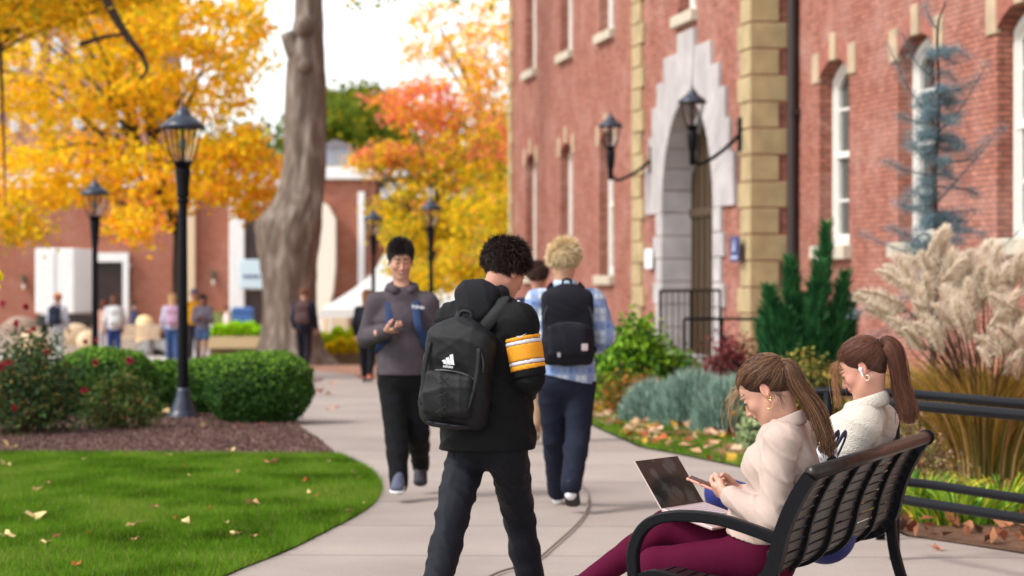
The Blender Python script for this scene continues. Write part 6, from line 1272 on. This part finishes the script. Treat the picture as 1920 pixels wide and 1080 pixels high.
bundle(m, [tw, tw-BN*.035+A(0, 0, .012), tw-BN*.07-A(0, 0, .04), W2p(0, -.035, 1.07), W2p(-.005, -.062, .99), W2p(-.01, -.068, .925)], lambda t: .011+.024*min(1, t*3)*(1-.25*t), 1100, HC2, HW2, r, rad=.0010, frizz=.026)
for _ in range(60):
    s = hc2+R2h@(np.array([r.uniform(-.06, .05), .076+r.uniform(-.012, .004), .070+r.uniform(-.02, .01)])*S2); e = s+BN*r.uniform(-.005, .02)+A(0, 0, -r.uniform(.06, .19))+BU*r.normal(0, .012); m.tube(bez([s, (s+e)/2+BN*r.uniform(.01, .03)+A(0, 0, .02), e], 6), np.linspace(.0012, .0005, 13), 3, col=np.array(c(150, 106, 72))*r.uniform(.7, 1.2), caps=False)
m.build('hair', HAIRM, w2, smooth=True); m = MB(); m.tube([tw+BN*.012+A(0, 0, .003), tw-BN*.006+A(0, 0, .008)], [.016, .018], 14); m.build('hair_tie', mat('black hair tie', (.01, .01, .012), .6), w2, smooth=True)
T = lambda x, y, z: hc2+R2h@(np.array([x, y, z])*S2); sd = SDF(); sd.ell(T(-.083, -.002, -.002), .0085); sd.cone(T(-.086, .0, -.006), T(-.086, .004, -.034), .0042, .0038, .004); sdf_obj('earbud', sd, .0022, mat('white earbud', (.82, .82, .84), .25), w2)
ring(w2, T(-.084, -.008, -.048),   .0105, .0018, mat('pearl gold', (.8, .66, .5), .3, .5), nrm(-BU+BN*.3), 'earring')
bag = empty('handbag', B(.96, .12, .46), 'navy bag with upright handle standing on the seat between the women', 'bag'); sd = SDF(); sd.box(B(.96, .22, .62), (.13, .06, .16), frame(BN), .03); sd.disp.append(CW(31, .006)); sdf_obj('pouch', sd, .008, cloth('navy canvas', c(34, 38, 60), .7), bag)
for dn in (-.008, .02): m = MB(); m.tube(bez([B(.90, .18+dn, .76), B(.90, .13+dn, .86), B(.925, .11+dn, .905), B(.975, .11+dn, .905), B(1.0, .13+dn, .86), B(1.0, .18+dn, .76)], 6), .013, 8, flat=.35, flatdir=BN); m.build('handle', mat('navy strap', c(38, 44, 74), .6), bag, smooth=True)
sd = SDF(); sd.ell(B(.86, .15, .84), (.045, .05, .055)); sd.disp.append(CW(33, .012)); tag(sdf_obj('patterned_scarf', sd, .006, mat('black and white print', c(225, 225, 228), .8, col2=c(30, 32, 40), vs=28, thr=(.48, .54))), 'black and white patterned scarf bunched on the seat beside the navy bag', 'scarf')
# ---------------- walking figures
BLK = cloth('black cloth', c(15, 15, 17), .9, bump=.3, bs=160, var=.1); BPACK = cloth('black nylon', c(14, 14, 17), .6, bump=.3, bs=300, spec=.3); NVY = cloth('navy trousers', c(24, 28, 44), .85, bump=.25, bs=150)
def backpack(J, W, tf, m, label, size=(.165, .085, .25), off=.205, drop=.02, res=.007, lower=None, tilt=0., straps=True, shift=0., pockets=True):
    up = nrm(J['nk']-J['pel']); up = nrm(up+W*tilt); bk = -tf; cpt = J['nk']-up*(size[2]+drop)+bk*off+W*shift; R = np.stack([nrm(W-up*np.dot(W, up)), np.cross(up, nrm(W-up*np.dot(W, up))), up], 1)
    if np.dot(R[:, 1], tf) < 0: R[:, 1] *= -1; R[:, 0] *= -1
    root = empty('backpack', cpt-up*size[2], label, 'backpack'); T_ = lambda x, y, z: cpt+R@np.array([x, y, z])
    sd = SDF(); sx, sy, sz = size; sd.box(T_(0, .01, -.02), (sx, sy*.75, sz-.02), R, sy*.5, .04); sd.ell(T_(0, .0, sz*.55), (sx*.88, sy*.85, sz*.5), R, .05); sd.ell(T_(0, -.02, -sz*.5), (sx*.95, sy*.95, sz*.48), R, .05)
    sd.disp.append(wrinkle(.010, [((0, 0, 1), 9), ((1, .3, .2), 8), ((.7, .2, .7), 12)], 77)); mn = sdf_obj('main_compartment', sd, res, m, root)
    if pockets:
        sd = SDF(); sd.box(T_(0, -sy*.82, -sz*.38), (sx*.78, .035, sz*.42), R, .03); sd.ell(T_(0, -sy*.92, -sz*.40), (sx*.66, .04, sz*.34), R, .03); sd.disp.append(wrinkle(.011, [((0, 0, 1), 11), ((1, .3, .2), 11)], 78)); sdf_obj('front_pocket', sd, res, m, root)
        z = MB(); z.tube([T_(sx*.80*math.cos(a), -sy*.86-.008*math.sin(a), -sz*.10+sz*.16*math.sin(a)) for a in np.linspace(.05, 3.09, 16)], .0045, 5); z.tube([T_(sx*.93*math.cos(a), -sy*.62, sz*.15+sz*.62*math.sin(a)) for a in np.linspace(-.1, 3.24, 22)], .0045, 5); z.build('zip', mat('grey zip', (.035, .035, .038), .4), root, smooth=True)
    if straps:
        for s, sg in (('L', -1), ('R', 1)):
            a = J['nk']+(J['sh'+s]-J['nk'])*.52; f_ = J['che']+(J['sh'+s]-J['nk'])*.55; q = MB(); q.tube(bez([T_(sg*.055, .05, sz*.72), a-tf*.075+up*.008, a+up*.052, f_+tf*.150+up*.05, J['che']+(J['sh'+s]-J['nk'])*.78+tf*.13-up*.03, J['che']+(J['sh'+s]-J['nk'])*.98+tf*.05-up*.10, T_(sg*sx*.9, .06, -sz*.7)], 5), .030, 8, flat=.28, flatdir=tf*.3+up*0+W*0+A(0, 0, .01)); q.build('shoulder_strap', m if lower is None else lower, root, smooth=True)
    q = MB(); q.tube(bez([T_(-.03, .03, sz*.98), T_(-.02, .03, sz*1.13), T_(.02, .03, sz*1.13), T_(.03, .03, sz*.98)], 5), .009, 6); q.build('grab_handle', m, root, smooth=True)
    return root, T_, R
# the student in the black jersey, back view
Z = 10.2; tf = nrm([.36, .93, 0]); W = nrm(np.cross(tf, [0, 0, 1]))
J = Jp(Z, pel=(914, 815), wai=(915, 735), che=(920, 655), nk=(920, 562), hpL=(880, 838, .1), hpR=(950, 838, -.05), knL=(848, 970, -.15), knR=(974, 975, .25), anL=(806, 1150, -.45), anR=(1006, 1160, .30), shL=(852, 600, .16), shR=(974, 604, -.15), elL=(826, 695, .12), elR=(994, 710, -.17), wrL=(893, 735, .42), wrR=(985, 742, .24))
hf = nrm(A(.72, .62, -.50)); Rh = frame(hf, nrm(A(.30, .25, .92))); hc = P(947, 510, Z+.03); S = .93
p1 = person(J, None, 'student seen from behind in a black jersey with yellow banded sleeves, looking down'); SKC = (.50, .24, .16)
hR = dict(s='R', w=J['wrR'], f=nrm(A(-.15, .9, .1)), pn=A(0, 0, 1), td=A(1, 0, 0), curl=(.3, .5, .5), S=1.); hL = dict(s='L', w=J['wrL'], f=nrm(A(.5, .8, .1)), pn=A(0, 0, 1), td=A(-1, 0, 0), curl=(.3, .5, .5), S=1.)
build_body(p1, J, (hc, Rh, S), None, skin_col(hc, Rh, S, SKC), .007, [hL, hR], W, 1.05); add_eyes(p1, hc, Rh, S)
short_hair(p1, hc, Rh, S, c(44, 31, 28), np.random.default_rng(301), n=7600, ln=.036, curl=.009, thick=.010, up=.3, rad=.0012, topb=.6, clump=.016, colv=.4, keep=lambda p: (p[2] > .85*p[1]-.005 or (p[1] < -.03 and p[2] > -.048)) and not (p[1] > .060 and p[2] < .07))
JER = cloth('black jersey', c(13, 13, 15), .8, bump=.3, bs=180, var=.12)
top(p1, 'jersey', J, W, JER, .030, P(914, 843, Z), .0075, neck=.02, sleeves=.12, wk=1.08, seed=21, wr=.016, slack=-.012, hang=P(913, 850, Z), hemn=nrm(A(.02, 0, -1)))
sd = SDF()
for s in ('L', 'R'): arm(sd, J, s, .014, .97, 1.05)
for s in ('L', 'R'): sd.cone(J['nk'], J['sh'+s], .04, .05)
sd.disp.append(CW(22, .007)); sdf_obj('undersleeves', sd, .0075, BLK, p1)
YEL_ = mat('yellow jersey band', c(226, 150, 20), .7, bump=.2, bs=200); WHT_ = mat('white jersey band', c(205, 202, 208), .7)
for s in ('L', 'R'):
    a, e = J['sh'+s], J['el'+s]; ax = nrm(e-a); L = np.linalg.norm(e-a); rr = lambda t: .0505*1.08+.045+(.040-.050)*t*1.08
    for (t0, t1, mm, dr_) in ((.26, .33, YEL_, .001), (.33, .40, WHT_, .0015), (.40, .68, YEL_, .001), (.68, .75, WHT_, .0015), (.75, .84, YEL_, .001)):
        sd = SDF(); sd.cone(a, a+(e-a)*1.15, .0505*1.08+.021+dr_, .040*1.08+.030+dr_, 0); sd.disp.append(wrinkle(.0035, [((0, 0, 1), 6), ((.5, .3, 1), 6)], 23)); sd.cut(a+(e-a)*t0, -ax); sd.cut(a+(e-a)*t1, ax); sdf_obj('sleeve_band', sd, .006, mm, p1)
    sd = SDF(); sd.cone(a+(e-a)*.15, a+(e-a)*1.2, .0505*1.08+.016, .040*1.08+.0285, 0); sd.disp.append(CW(24, .006)); sd.cut(a+(e-a)*.97, ax); sdf_obj('jersey_sleeve', sd, .0075, JER, p1)
hd_ = SDF(); nk = J['nk']; hd_.ell(nk-tf*.075-W*.035+A(0, 0, .02), (.100, .060, .070), frame(tf), .03); hd_.ell(nk-tf*.085-W*.03-A(0, 0, .05), (.085, .05, .07), frame(tf), .04); hd_.cone(nk-tf*.02-W*.075+A(0, 0, .045), nk+tf*.07-W*.03+A(0, 0, .015), .035, .03, .03); hd_.cone(nk-tf*.02+W*.06+A(0, 0, .03), nk+tf*.07+W*.03+A(0, 0, .015), .032, .03, .03)
hd_.ell(nk+tf*.02-A(0, 0, -.10)+A(0, 0, .02)+W*.01, (.062, .07, .085), frame(tf), .02, op='s'); hd_.disp.append(wrinkle(.009, [((0, 0, 1), 9), ((1, .2, .3), 9)], 25)); sdf_obj('hood', hd_, .006, cloth('charcoal fleece hood', c(30, 30, 34), .9, bump=.4, bs=200), p1)
trousers(p1, J, W, cloth('dark navy track trousers', c(14, 17, 26), .75, bump=.15, spec=.25), .010, P(914, 810, Z), .0085, wk=1.0, seed=26, wr=.015, flare=.012)
shoe(p1, J['anL'], J['anL']+A(-.01, .17, -.06), BSH, SOLE, 1.05); shoe(p1, J['anR'], J['anR']+A(.03, .17, -.05), BSH, SOLE, 1.05)
e_ = J['shR']+(J['elR']-J['shR'])*.22; m = MB(); m.prism([(-.02, -.004), (-.005, -.012), (.025, .008), (0, -.003)], e_+A(-.005, -.112, 0), np.eye(3), .006); m.build('sleeve_mark', WHT_, p1)
m = MB(); m.ball(P(972, 567, Z-.13), (.009, .006, .009), 8); m.build('shoulder_button', WHT_, p1)
Jb = {k_: v.copy() for k_, v in J.items()}
bp, T_, R_ = backpack(Jb, W, tf, BPACK, 'large black backpack with a white three bar emblem worn by the student in the jersey', size=(.144, .088, .226), off=.205, drop=.080, res=.0065, tilt=.08, shift=-.035)
q = SDF(); q.ell(T_(0, -.02, -.18), (.139, .094, .05), R_); q.cut(T_(0, 0, -.205), R_[:, 2]); sdf_obj('grey_base_panel', q, .007, cloth('charcoal panel', c(44, 44, 50), .8), bp)
EMB = mat('white emblem', (.8, .8, .8), .5); tri = MB()
for i, (x0, h_) in enumerate(((-.022, .014), (-.006, .026), (.010, .040))): tri.prism([(x0, 0), (x0+.013, 0), (x0+.013-.010, h_), (x0-.010, h_-.006)], T_(.0, -.1045, .045), R_, .005)
tri.prism([(-.024, -.004), (.026, -.004), (.026, -.0015), (-.024, -.0015)], T_(.0, -.1045, .045), R_, .004); tri.build('emblem', EMB, bp)
fc = bpy.data.curves.new('lettering', 'FONT'); fc.body = 'adidas'; fc.size = .018; fc.align_x = 'CENTER'; fc.extrude = .0008; fm = bpy.data.objects.new('t', fc); COL.objects.link(fm); bpy.context.view_layer.update(); fme = bpy.data.meshes.new_from_object(fm); bpy.data.objects.remove(fm); fo = bpy.data.objects.new('lettering', fme); COL.objects.link(fo); fo.parent = bp; fme.materials.clear(); fme.materials.append(EMB)
M_ = Matrix(((*[R_[0, 0], R_[0, 2], -R_[0, 1]], 0), (*[R_[1, 0], R_[1, 2], -R_[1, 1]], 0), (*[R_[2, 0], R_[2, 2], -R_[2, 1]], 0), (0, 0, 0, 1))); fo.matrix_local = Matrix.Translation(Vector(T_(.0, -.109, .027))-Vector(bp.location))@M_
for sx in (-1, 1): q = MB(); q.tube(bez([T_(sx*.11, -.066, .12), T_(sx*.117, -.08, .0), T_(sx*.10, -.10, -.14)], 6), .011, 6, flat=.3, flatdir=R_[:, 1]); q.build('compression_strap', BPACK, bp, smooth=True)
for z0 in (-.16, -.10, -.04): q = MB(); q.tube([T_(-.02, -.140, z0), T_(.02, -.140, z0+.03)], .003, 5); q.tube([T_(.02, -.140, z0), T_(-.02, -.140, z0+.03)], .003, 5); q.build('bungee_cord', BPACK, bp)
for px, py in ((862, 562), (925, 568)): pass

# the blond walker with the plaid shirt, back view
Z = 15.6; tf = nrm([-.04, 1, 0]); W = nrm(np.cross(tf, [0, 0, 1]))
J = Jp(Z, pel=(1062, 708), wai=(1061, 655), che=(1060, 598), nk=(1060, 540), hpL=(1036, 722), hpR=(1088, 722), knL=(1040, 820, .12), knR=(1084, 815, -.05), anL=(1046, 925, .35), anR=(1070, 915, -.32), shL=(1009, 566), shR=(1112, 566), elL=(994, 640, .05), elR=(1133, 628, -.03), wrL=(1020, 672, .28), wrR=(1118, 650, .27))
hf = nrm(A(.05, 1, -.12)); Rh = frame(hf); hc = P(1057, 494, Z); S = 1.0
p2 = person(J, None, 'blond student seen from behind in a light blue plaid shirt and navy trousers'); hR = dict(s='R', w=J['wrR'], f=A(-.2, 1, .2), pn=A(0, 0, 1), td=A(1, 0, 0)); hL = dict(s='L', w=J['wrL'], f=A(.2, 1, .2), pn=A(0, 0, 1), td=A(-1, 0, 0))
build_body(p2, J, (hc, Rh, S), None, skin_col(hc, Rh, S, (.55, .30, .20)), .011, [hR, hL], W, 1.0)
short_hair(p2, hc, Rh, S, c(222, 200, 160), np.random.default_rng(302), n=5600, ln=.05, curl=.004, thick=.010, up=.5, rad=.0013, topb=.9, clump=.016, keep=lambda p: (p[2] > .85*p[1]-.0 or (p[1] < -.03 and p[2] > -.075)) and not (p[1] > .060 and p[2] < .07))
def plaid():
    m = bpy.data.materials.new('blue plaid'); m.use_nodes = True; n = m.node_tree.nodes; l = m.node_tree.links; b = n['Principled BSDF']; b.inputs['Roughness'].default_value = .9; b.inputs['Specular IOR Level'].default_value = .15; tc = n.new('ShaderNodeTexCoord'); out = []
    for d, sc, ph in (('X', 2.6, .6), ('Z', 2.2, 1.2), ('X', 7.8, 0.), ('Z', 6.6, .8)):
        w_ = n.new('ShaderNodeTexWave'); w_.bands_direction = d; w_.inputs['Scale'].default_value = sc; w_.inputs['Distortion'].default_value = .5; w_.inputs['Phase Offset'].default_value = ph; l.new(tc.outputs['Object'], w_.inputs[0]); mr = n.new('ShaderNodeMapRange'); mr.inputs[1].default_value = .62; mr.inputs[2].default_value = .72; l.new(w_.outputs[1], mr.inputs[0]); out.append(mr.outputs[0])
    cs = None
    for i, (o_, cl, f_) in enumerate(zip(out, ((.10, .16, .40), (.10, .17, .42), (.28, .36, .55), (.26, .34, .52)), (.75, .75, .5, .5))):
        mx = n.new('ShaderNodeMix'); mx.data_type = 'RGBA'; mx.inputs[7].default_value = (*cl, 1); mu = n.new('ShaderNodeMath'); mu.operation = 'MULTIPLY'; mu.inputs[1].default_value = f_; l.new(o_, mu.inputs[0]); l.new(mu.outputs[0], mx.inputs[0])
        if cs is None: mx.inputs[6].default_value = (.50, .56, .62, 1)
        else: l.new(cs, mx.inputs[6])
        cs = mx.outputs[2]
    l.new(cs, b.inputs['Base Color']); return m
top(p2, 'shirt', J, W, plaid(), .022, P(1062, 710, Z), .010, neck=.015, sleeves=.8, wk=1.02, seed=31, wr=.012, slack=.014, hang=P(1062, 712, Z), hemn=nrm(A(-.22, 0, -1)))
m = MB(); m.lathe([(.066, -.02), (.068, .03), (.074, .03), (.082, -.015)], J['nk']+A(0, 0, .02), 20); m.build('collar', mat('pale blue collar', c(170, 190, 214), .9), p2, smooth=True)
trousers(p2, J, W, NVY, .022, P(1062, 692, Z), .011, upto=.95, seed=32, wr=.010, flare=.008)
for a_, t_ in ((J['anL'], A(.0, .19, -.03)), (J['anR'], A(.02, .14, -.15))):
    sd = SDF(); ax = nrm(t_); sd.cone(a_+A(0, 0, .03), a_-A(0, 0, .04), .040, .038); sdf_obj('sock', sd, .008, mat('white sock', (.72, .72, .76), .9, bump=.3, bs=150), p2); shoe(p2, a_, a_+t_, mat('black canvas shoe', (.03, .03, .035), .7), DSOLE, 1.06, .008)
bp2, T_, R_ = backpack(J, W, tf, cloth('dark charcoal canvas', c(24, 24, 32), .8), 'dark plain backpack with a small square patch worn by the blond student', size=(.165, .085, .255), off=.19, drop=-.02, res=.010)
m = MB(); m.box(T_(.10, -.118, -.14), (.020, .004, .022), R=R_, bev=.003); m.build('patch', mat('pale patch', c(176, 158, 160), .7), bp2); m = MB(); m.box(T_(-.065, -.125, -.185), (.010, .004, .014), R=R_); m.build('tag', mat('pale tag', c(150, 146, 150), .7), bp2)

# person ahead of the blond walker
Z = 21.9; W = A(1, 0, 0)
J = Jp(Z, pel=(1010, 680), wai=(1010, 640), che=(1009, 600), nk=(1008, 556), hpL=(994, 690), hpR=(1026, 690), knL=(1000, 760, -.1), knR=(1024, 757, .1), anL=(1002, 818, -.3), anR=(1026, 812, .3), shL=(973, 574), shR=(1044, 574), elL=(968, 632), elR=(1052, 630), wrL=(985, 690, -.12), wrR=(1040, 680, .2))
hc = P(1008, 519, Z); Rh = frame(A(.1, 1, 0)); p3 = person(J, None, 'student with brown hair and khaki trousers mostly hidden between the two students seen from behind'); hL = dict(s='L', w=J['wrL'], f=A(.05, 0, -1), pn=A(0, 1, 0), td=A(0, 1, 0))
build_body(p3, J, (hc, Rh, 1.), None, skin_col(hc, Rh, 1., (.42, .2, .14)), .013, [hL], W); short_hair(p3, hc, Rh, 1., c(70, 46, 38), np.random.default_rng(303), n=800, ln=.04, curl=.004, thick=.012, rad=.003)
top(p3, 'sweater', J, W, cloth('navy sweater', c(36, 40, 62), .9), .02, P(1010, 690, Z), .014, sleeves=.95, seed=41, wr=.006); trousers(p3, J, W, cloth('khaki', c(160, 132, 106), .9), .018, P(1010, 684, Z), .014, seed=42)
shoe(p3, J['anL'], J['anL']+A(0, .17, -.06), mat('tan shoe', c(120, 90, 66), .6), SOLE, 1., .012); shoe(p3, J['anR'], J['anR']+A(0, .17, -.06), mat('tan shoe', c(120, 90, 66), .6), SOLE, 1., .012)

# the man walking towards the camera
Z = 16.4; tf = nrm([.10, -1, 0]); W = nrm(np.cross(tf, [0, 0, 1]))
J = Jp(Z, pel=(757, 706), wai=(757, 655), che=(755, 600), nk=(754, 540), hpR=(736, 716), hpL=(780, 716), knR=(744, 825, -.12), knL=(784, 815, .02), anR=(748, 912, -.25), anL=(789, 875, .40), shR=(707, 570), shL=(801, 570), elR=(689, 634, .06), elL=(820, 640, .02), wrR=(722, 622, -.26), wrL=(818, 712, -.05))
hf = nrm(A(.16, -1, -.30)); Rh = frame(hf); hc = P(751, 489, Z); S = 1.
p4 = person(J, None, 'smiling dark haired man in a grey hoodie walking towards the camera with a phone')
hR = dict(s='R', w=J['wrR'], f=nrm(A(.75, -.45, .12)), pn=A(0, .3, 1), td=A(0, -1, .2), curl=(.35, .7, .5), thumb=(.3, .8, .6)); hL = dict(s='L', w=J['wrL'], f=A(0, -.1, -1), pn=A(-1, 0, 0), td=A(0, -1, 0), curl=(.3, .5, .4))
build_body(p4, J, (hc, Rh, S), None, skin_col(hc, Rh, S, (.56, .29, .20), brow=(.02, .012, .01), stubble=.22), .010, [hR, hL], W); add_eyes(p4, hc, Rh, S, closed=True)
m = MB(); sm_ = [hc+Rh@np.array([x, .099-.010*(x/.02)**2, -.0565+.006*(x/.02)**2]) for x in np.linspace(-.019, .019, 9)]; m.tube(sm_, [.001, .0022, .0028, .003, .003, .003, .0028, .0022, .001], 6, col=np.array([.75, .72, .68])); m.build('teeth', EYEM, p4, smooth=True)
short_hair(p4, hc, Rh, S, c(36, 28, 28), np.random.default_rng(304), n=4200, ln=.026, curl=.002, thick=.003, up=.5, rad=.0013, topb=4., clump=.004, cap=.3, keep=lambda p: (p[2] > .85*p[1]+.0 or (p[1] < -.03 and p[2] > -.04)) and not (p[1] > .064 and p[2] < .068))
m = MB(); m.ball(hc+Rh@np.array([.084, .0, -.004]), .009, 7); m.tube([hc+Rh@np.array([.087, .003, -.008]), hc+Rh@np.array([.087, .006, -.03])], .004, 6); m.build('earbud', mat('white bud', (.8, .8, .8), .3), p4, smooth=True)
GRY = cloth('grey brown hoodie', c(76, 68, 74), .9, bump=.4, bs=130, var=.12, vs=9)
top(p4, 'hoodie', J, W, GRY, .023, P(757, 703, Z), .010, neck=.02, sleeves=.97, wk=1.0, seed=51, wr=.011, slack=.006, hang=P(757, 706, Z))
sd = SDF(); nk = J['nk']; 
for a in np.linspace(-2.5, 2.5, 9): sd.ell(nk+tf*(-.075*math.cos(a)+.0)+W*.085*math.sin(a)+A(0, 0, .018-.02*(1-math.cos(a))), (.034, .034, .034), None, .03)
sd.ell(nk-tf*.10+A(0, 0, -.03), (.09, .04, .09), None, .04); sd.ell(nk+A(0, 0, .06)+tf*.02, (.058, .062, .08), None, .01, 's'); sd.disp.append(CW(52, .006)); sdf_obj('hood', sd, .009, GRY, p4)
m = MB()
for i, x_ in enumerate(np.linspace(771, 791, 6)): m.box(P(x_, 574+i*.5, Z)+tf*.165, (.0045, .002, .009 if i % 2 else .012), R=frame(tf))
m.build('chest_print', mat('white print', (.7, .7, .72), .6), p4)
trousers(p4, J, W, cloth('black sweatpants', c(16, 15, 18), .9), .020, P(757, 698, Z), .011, upto=.97, seed=53, wr=.010, flare=.004)
shoe(p4, J['anR'], J['anR']+A(-.01, -.17, -.045), mat('blue grey shoe', c(74, 78, 98), .7), SOLE, 1.04, .009); shoe(p4, J['anL'], J['anL']+A(.0, -.10, -.15), mat('dark trainer', c(44, 38, 46), .7), mat('dark trainer sole', c(60, 50, 62), .7), 1.04, .009)
ph = empty('phone', J['wrR']+A(.085, -.08, .03), 'dark phone in the hand of the man in the grey hoodie', 'phone'); m = MB(); pc = J['wrR']+nrm(A(.75, -.45, .12))*.10+A(0, 0, .022); m.box(pc, (.036, .074, .005), R=frame(A(.3, -1, -.4), A(0, .2, 1)), bev=.003); m.build('case', mat('dark phone case', (.02, .02, .022), .3), ph)
bp4, _, _ = backpack(J, W, tf, cloth('navy nylon', c(40, 56, 92), .7), 'navy backpack worn by the man in the grey hoodie', size=(.15, .08, .23), off=.19, drop=.0, res=.012, pockets=False)

# figures farther off
def simple(px, Z_, ytop, label, face, topc, botc, hairc, skin=(.5, .28, .2), shoec=(30, 28, 30), shorts=False, long_hair=False, bag=None, bagl='', cap=None, phone=False, gzv=None, fem=False, walk=.15, res=.02, group=None, dark=0, dx=(0, 0)):
    g_ = gz(Z_) if gzv is None else gzv; s_ = FPX/Z_; H = CAMH-(ytop-HZ)/s_-g_; k = H/1.76; x0 = (px-960)/s_; tf = nrm([face[0], face[1], 0]); W = nrm(np.cross(tf, [0, 0, 1])); o = A(x0, Z_, g_)
    q = lambda w_, f_, z_: o+(W*w_+tf*f_)*k+A(0, 0, z_*k)
    arms = dict(elL=q(-.24, .0, 1.12), elR=q(.24, .0, 1.12), wrL=q(-.22, .10, .90), wrR=q(.22, .10, .90))
    if phone: arms = dict(elL=q(-.23, .02, 1.12), elR=q(.23, .02, 1.12), wrL=q(-.07, .25, 1.18), wrR=q(.07, .25, 1.18))
    J = dict(pel=q(0, 0, .93), wai=q(0, 0, 1.08), che=q(0, .0, 1.26), nk=q(0, -.01, 1.47), shL=q(-.17, 0, 1.40), shR=q(.17, 0, 1.40), hpL=q(-.085, 0, .90), hpR=q(.085, 0, .90), knL=q(-.09, walk*.6, .48), knR=q(.09, -walk*.2, .48), anL=q(-.09, walk, .08), anR=q(.09, -walk, .10), **arms)
    hc = q(0, .01, 1.635); Rh = frame(nrm(tf-A(0, 0, .2))); root = empty('person', o, label, 'person', group); b = build_body(root, J, (hc, Rh, k), None, skin_col(hc, Rh, k, skin), res, [dict(s='L', w=J['wrL'], f=nrm(J['wrL']-J['elL']), pn=A(0, 0, 1), td=tf+A(0, 0, .1), S=k), dict(s='R', w=J['wrR'], f=nrm(J['wrR']-J['elR']), pn=A(0, 0, 1), td=tf+A(0, 0, .1), S=k)], W, k)
    if cap:
        sd = SDF(); sd.ell(hc+Rh@(EC*k), ER*k*1.12, Rh); sd.cut(hc+A(0, 0, .045*k), A(0, 0, -1)); sd2 = sdf_obj('cap', sd, .014, mat('cap', c(*cap), .8), root); short_hair(root, hc, Rh, k, c(*hairc), np.random.default_rng(int(px)), n=200, rad=.004, ln=.04, cap=.6)
    else: short_hair(root, hc, Rh, k, c(*hairc), np.random.default_rng(int(px)), n=350, rad=.004, ln=.04)
    if long_hair: sd = SDF(); sd.ell(hc-tf*.045*k-A(0, 0, .07*k), (.088*k, .055*k, .17*k), frame(tf)); sd.ell(hc-tf*.04*k+A(0, 0, .03*k), (.092*k, .085*k, .10*k), frame(tf), .03); sdf_obj('long_hair', sd, .014, HAIRM, root, lambda V: np.tile(c(*hairc), (len(V), 1)))
    top(root, 'top', J, W, cloth('far top', c(*topc), .9), .022*k, q(0, 0, .90), res, sleeves=.96, wk=k, seed=int(px), wr=.008)
    if shorts:
        sd = SDF(); sd.ec(q(0, 0, 1.0), q(0, 0, .88), (.16*k, .12*k), (.17*k, .13*k), W); [sd.cone(J['hp'+s], J['hp'+s]*.55+J['kn'+s]*.45, .10*k, .10*k, .02) for s in 'LR']; sdf_obj('shorts', sd, res, cloth('shorts', c(*botc), .9), root)
    else: trousers(root, J, W, cloth('far trousers', c(*botc), .9), .014*k, q(0, 0, .98), res, wk=k, seed=int(px)+1)
    for s in 'LR': shoe(root, J['an'+s], J['an'+s]+tf*.17*k-A(0, 0, .06*k), mat('far shoe', c(*shoec), .7), SOLE, k, res)
    if bag: backpack(J, W, tf, cloth('far backpack', c(*bag), .85), bagl, size=(.15*k, .075*k, .23*k), off=.185*k, drop=.0, res=res, pockets=False)
    return root
simple(570, 49.6, 540, 'student in a dark jacket walking away past the big tree trunk', (.15, 1), (34, 36, 52), (30, 26, 34), (140, 96, 72), shoec=(220, 216, 226), bag=(84, 64, 64), bagl='brown backpack on the student by the big tree trunk', res=.018)
simple(688, 40., 545, 'person in loose black clothes and orange shoes half hidden by the man in the hoodie', (.2, 1), (24, 26, 34), (20, 20, 26), (130, 84, 54), shoec=(196, 100, 60), long_hair=True, res=.018)
simple(108, 57, 551, 'walker in a ginger cap and pale sleeves left of the far lamp', (.3, 1), (186, 190, 206), (168, 172, 170), (160, 100, 60), cap=(214, 140, 76), bag=(34, 40, 56), bagl='dark navy backpack on the walker in the ginger cap', shoec=(70, 90, 120))
simple(214, 57, 553, 'long haired walker in a white top and blue jeans carrying a white bag', (-.3, 1), (206, 204, 206), (46, 66, 120), (112, 76, 60), long_hair=True, bag=(214, 222, 224), bagl='white backpack on the long haired walker in jeans')
simple(196, 60, 562, 'walker in a white and orange top half hidden beside the one with the white bag', (0, 1), (214, 170, 156), (196, 190, 196), (120, 70, 56), long_hair=True)
simple(323, 57, 552, 'blonde walker in a pale lavender hoodie and jeans left of the tall lamp', (-.1, 1), (190, 194, 214), (62, 92, 140), (206, 172, 124), long_hair=True, bag=(192, 158, 186), bagl='pink backpack on the blonde walker in lavender', shoec=(200, 190, 190))
simple(380, 58, 553, 'dark haired person in a grey top and denim shorts looking at a phone', (-.1, -1), (120, 116, 132), (84, 110, 152), (40, 30, 34), skin=(.34, .17, .12), shorts=True, phone=True, long_hair=True)
simple(364, 63, 543, 'person in a blue cap and yellow top behind the one in denim shorts', (.1, -1), (214, 160, 40), (60, 60, 70), (90, 50, 60), cap=(96, 110, 160))
simple(425, 92, 574, 'distant person in a white and rust top near the blue bin', (1, .3), (226, 200, 196), (120, 90, 100), (120, 60, 50), shoec=(60, 60, 60), res=.03)
simple(252, 96, 566, 'distant person in dark blue in front of the brick front', (1, .2), (56, 66, 96), (50, 56, 70), (80, 60, 60), res=.03)
bn = empty('recycling_bin', P(455, 606, 100), 'blue recycling bin beside the hanging sign', 'bin'); m = MB(); m.box(P(455, 595, 100), (.42, .35, .42), bev=.05); m.build('body', mat('blue bin', c(60, 100, 160), .6), bn); m = MB(); m.box(P(455, 584, 100), (.45, .38, .05), bev=.03); m.build('lid', mat('blue bin lid', c(50, 84, 140), .6), bn)
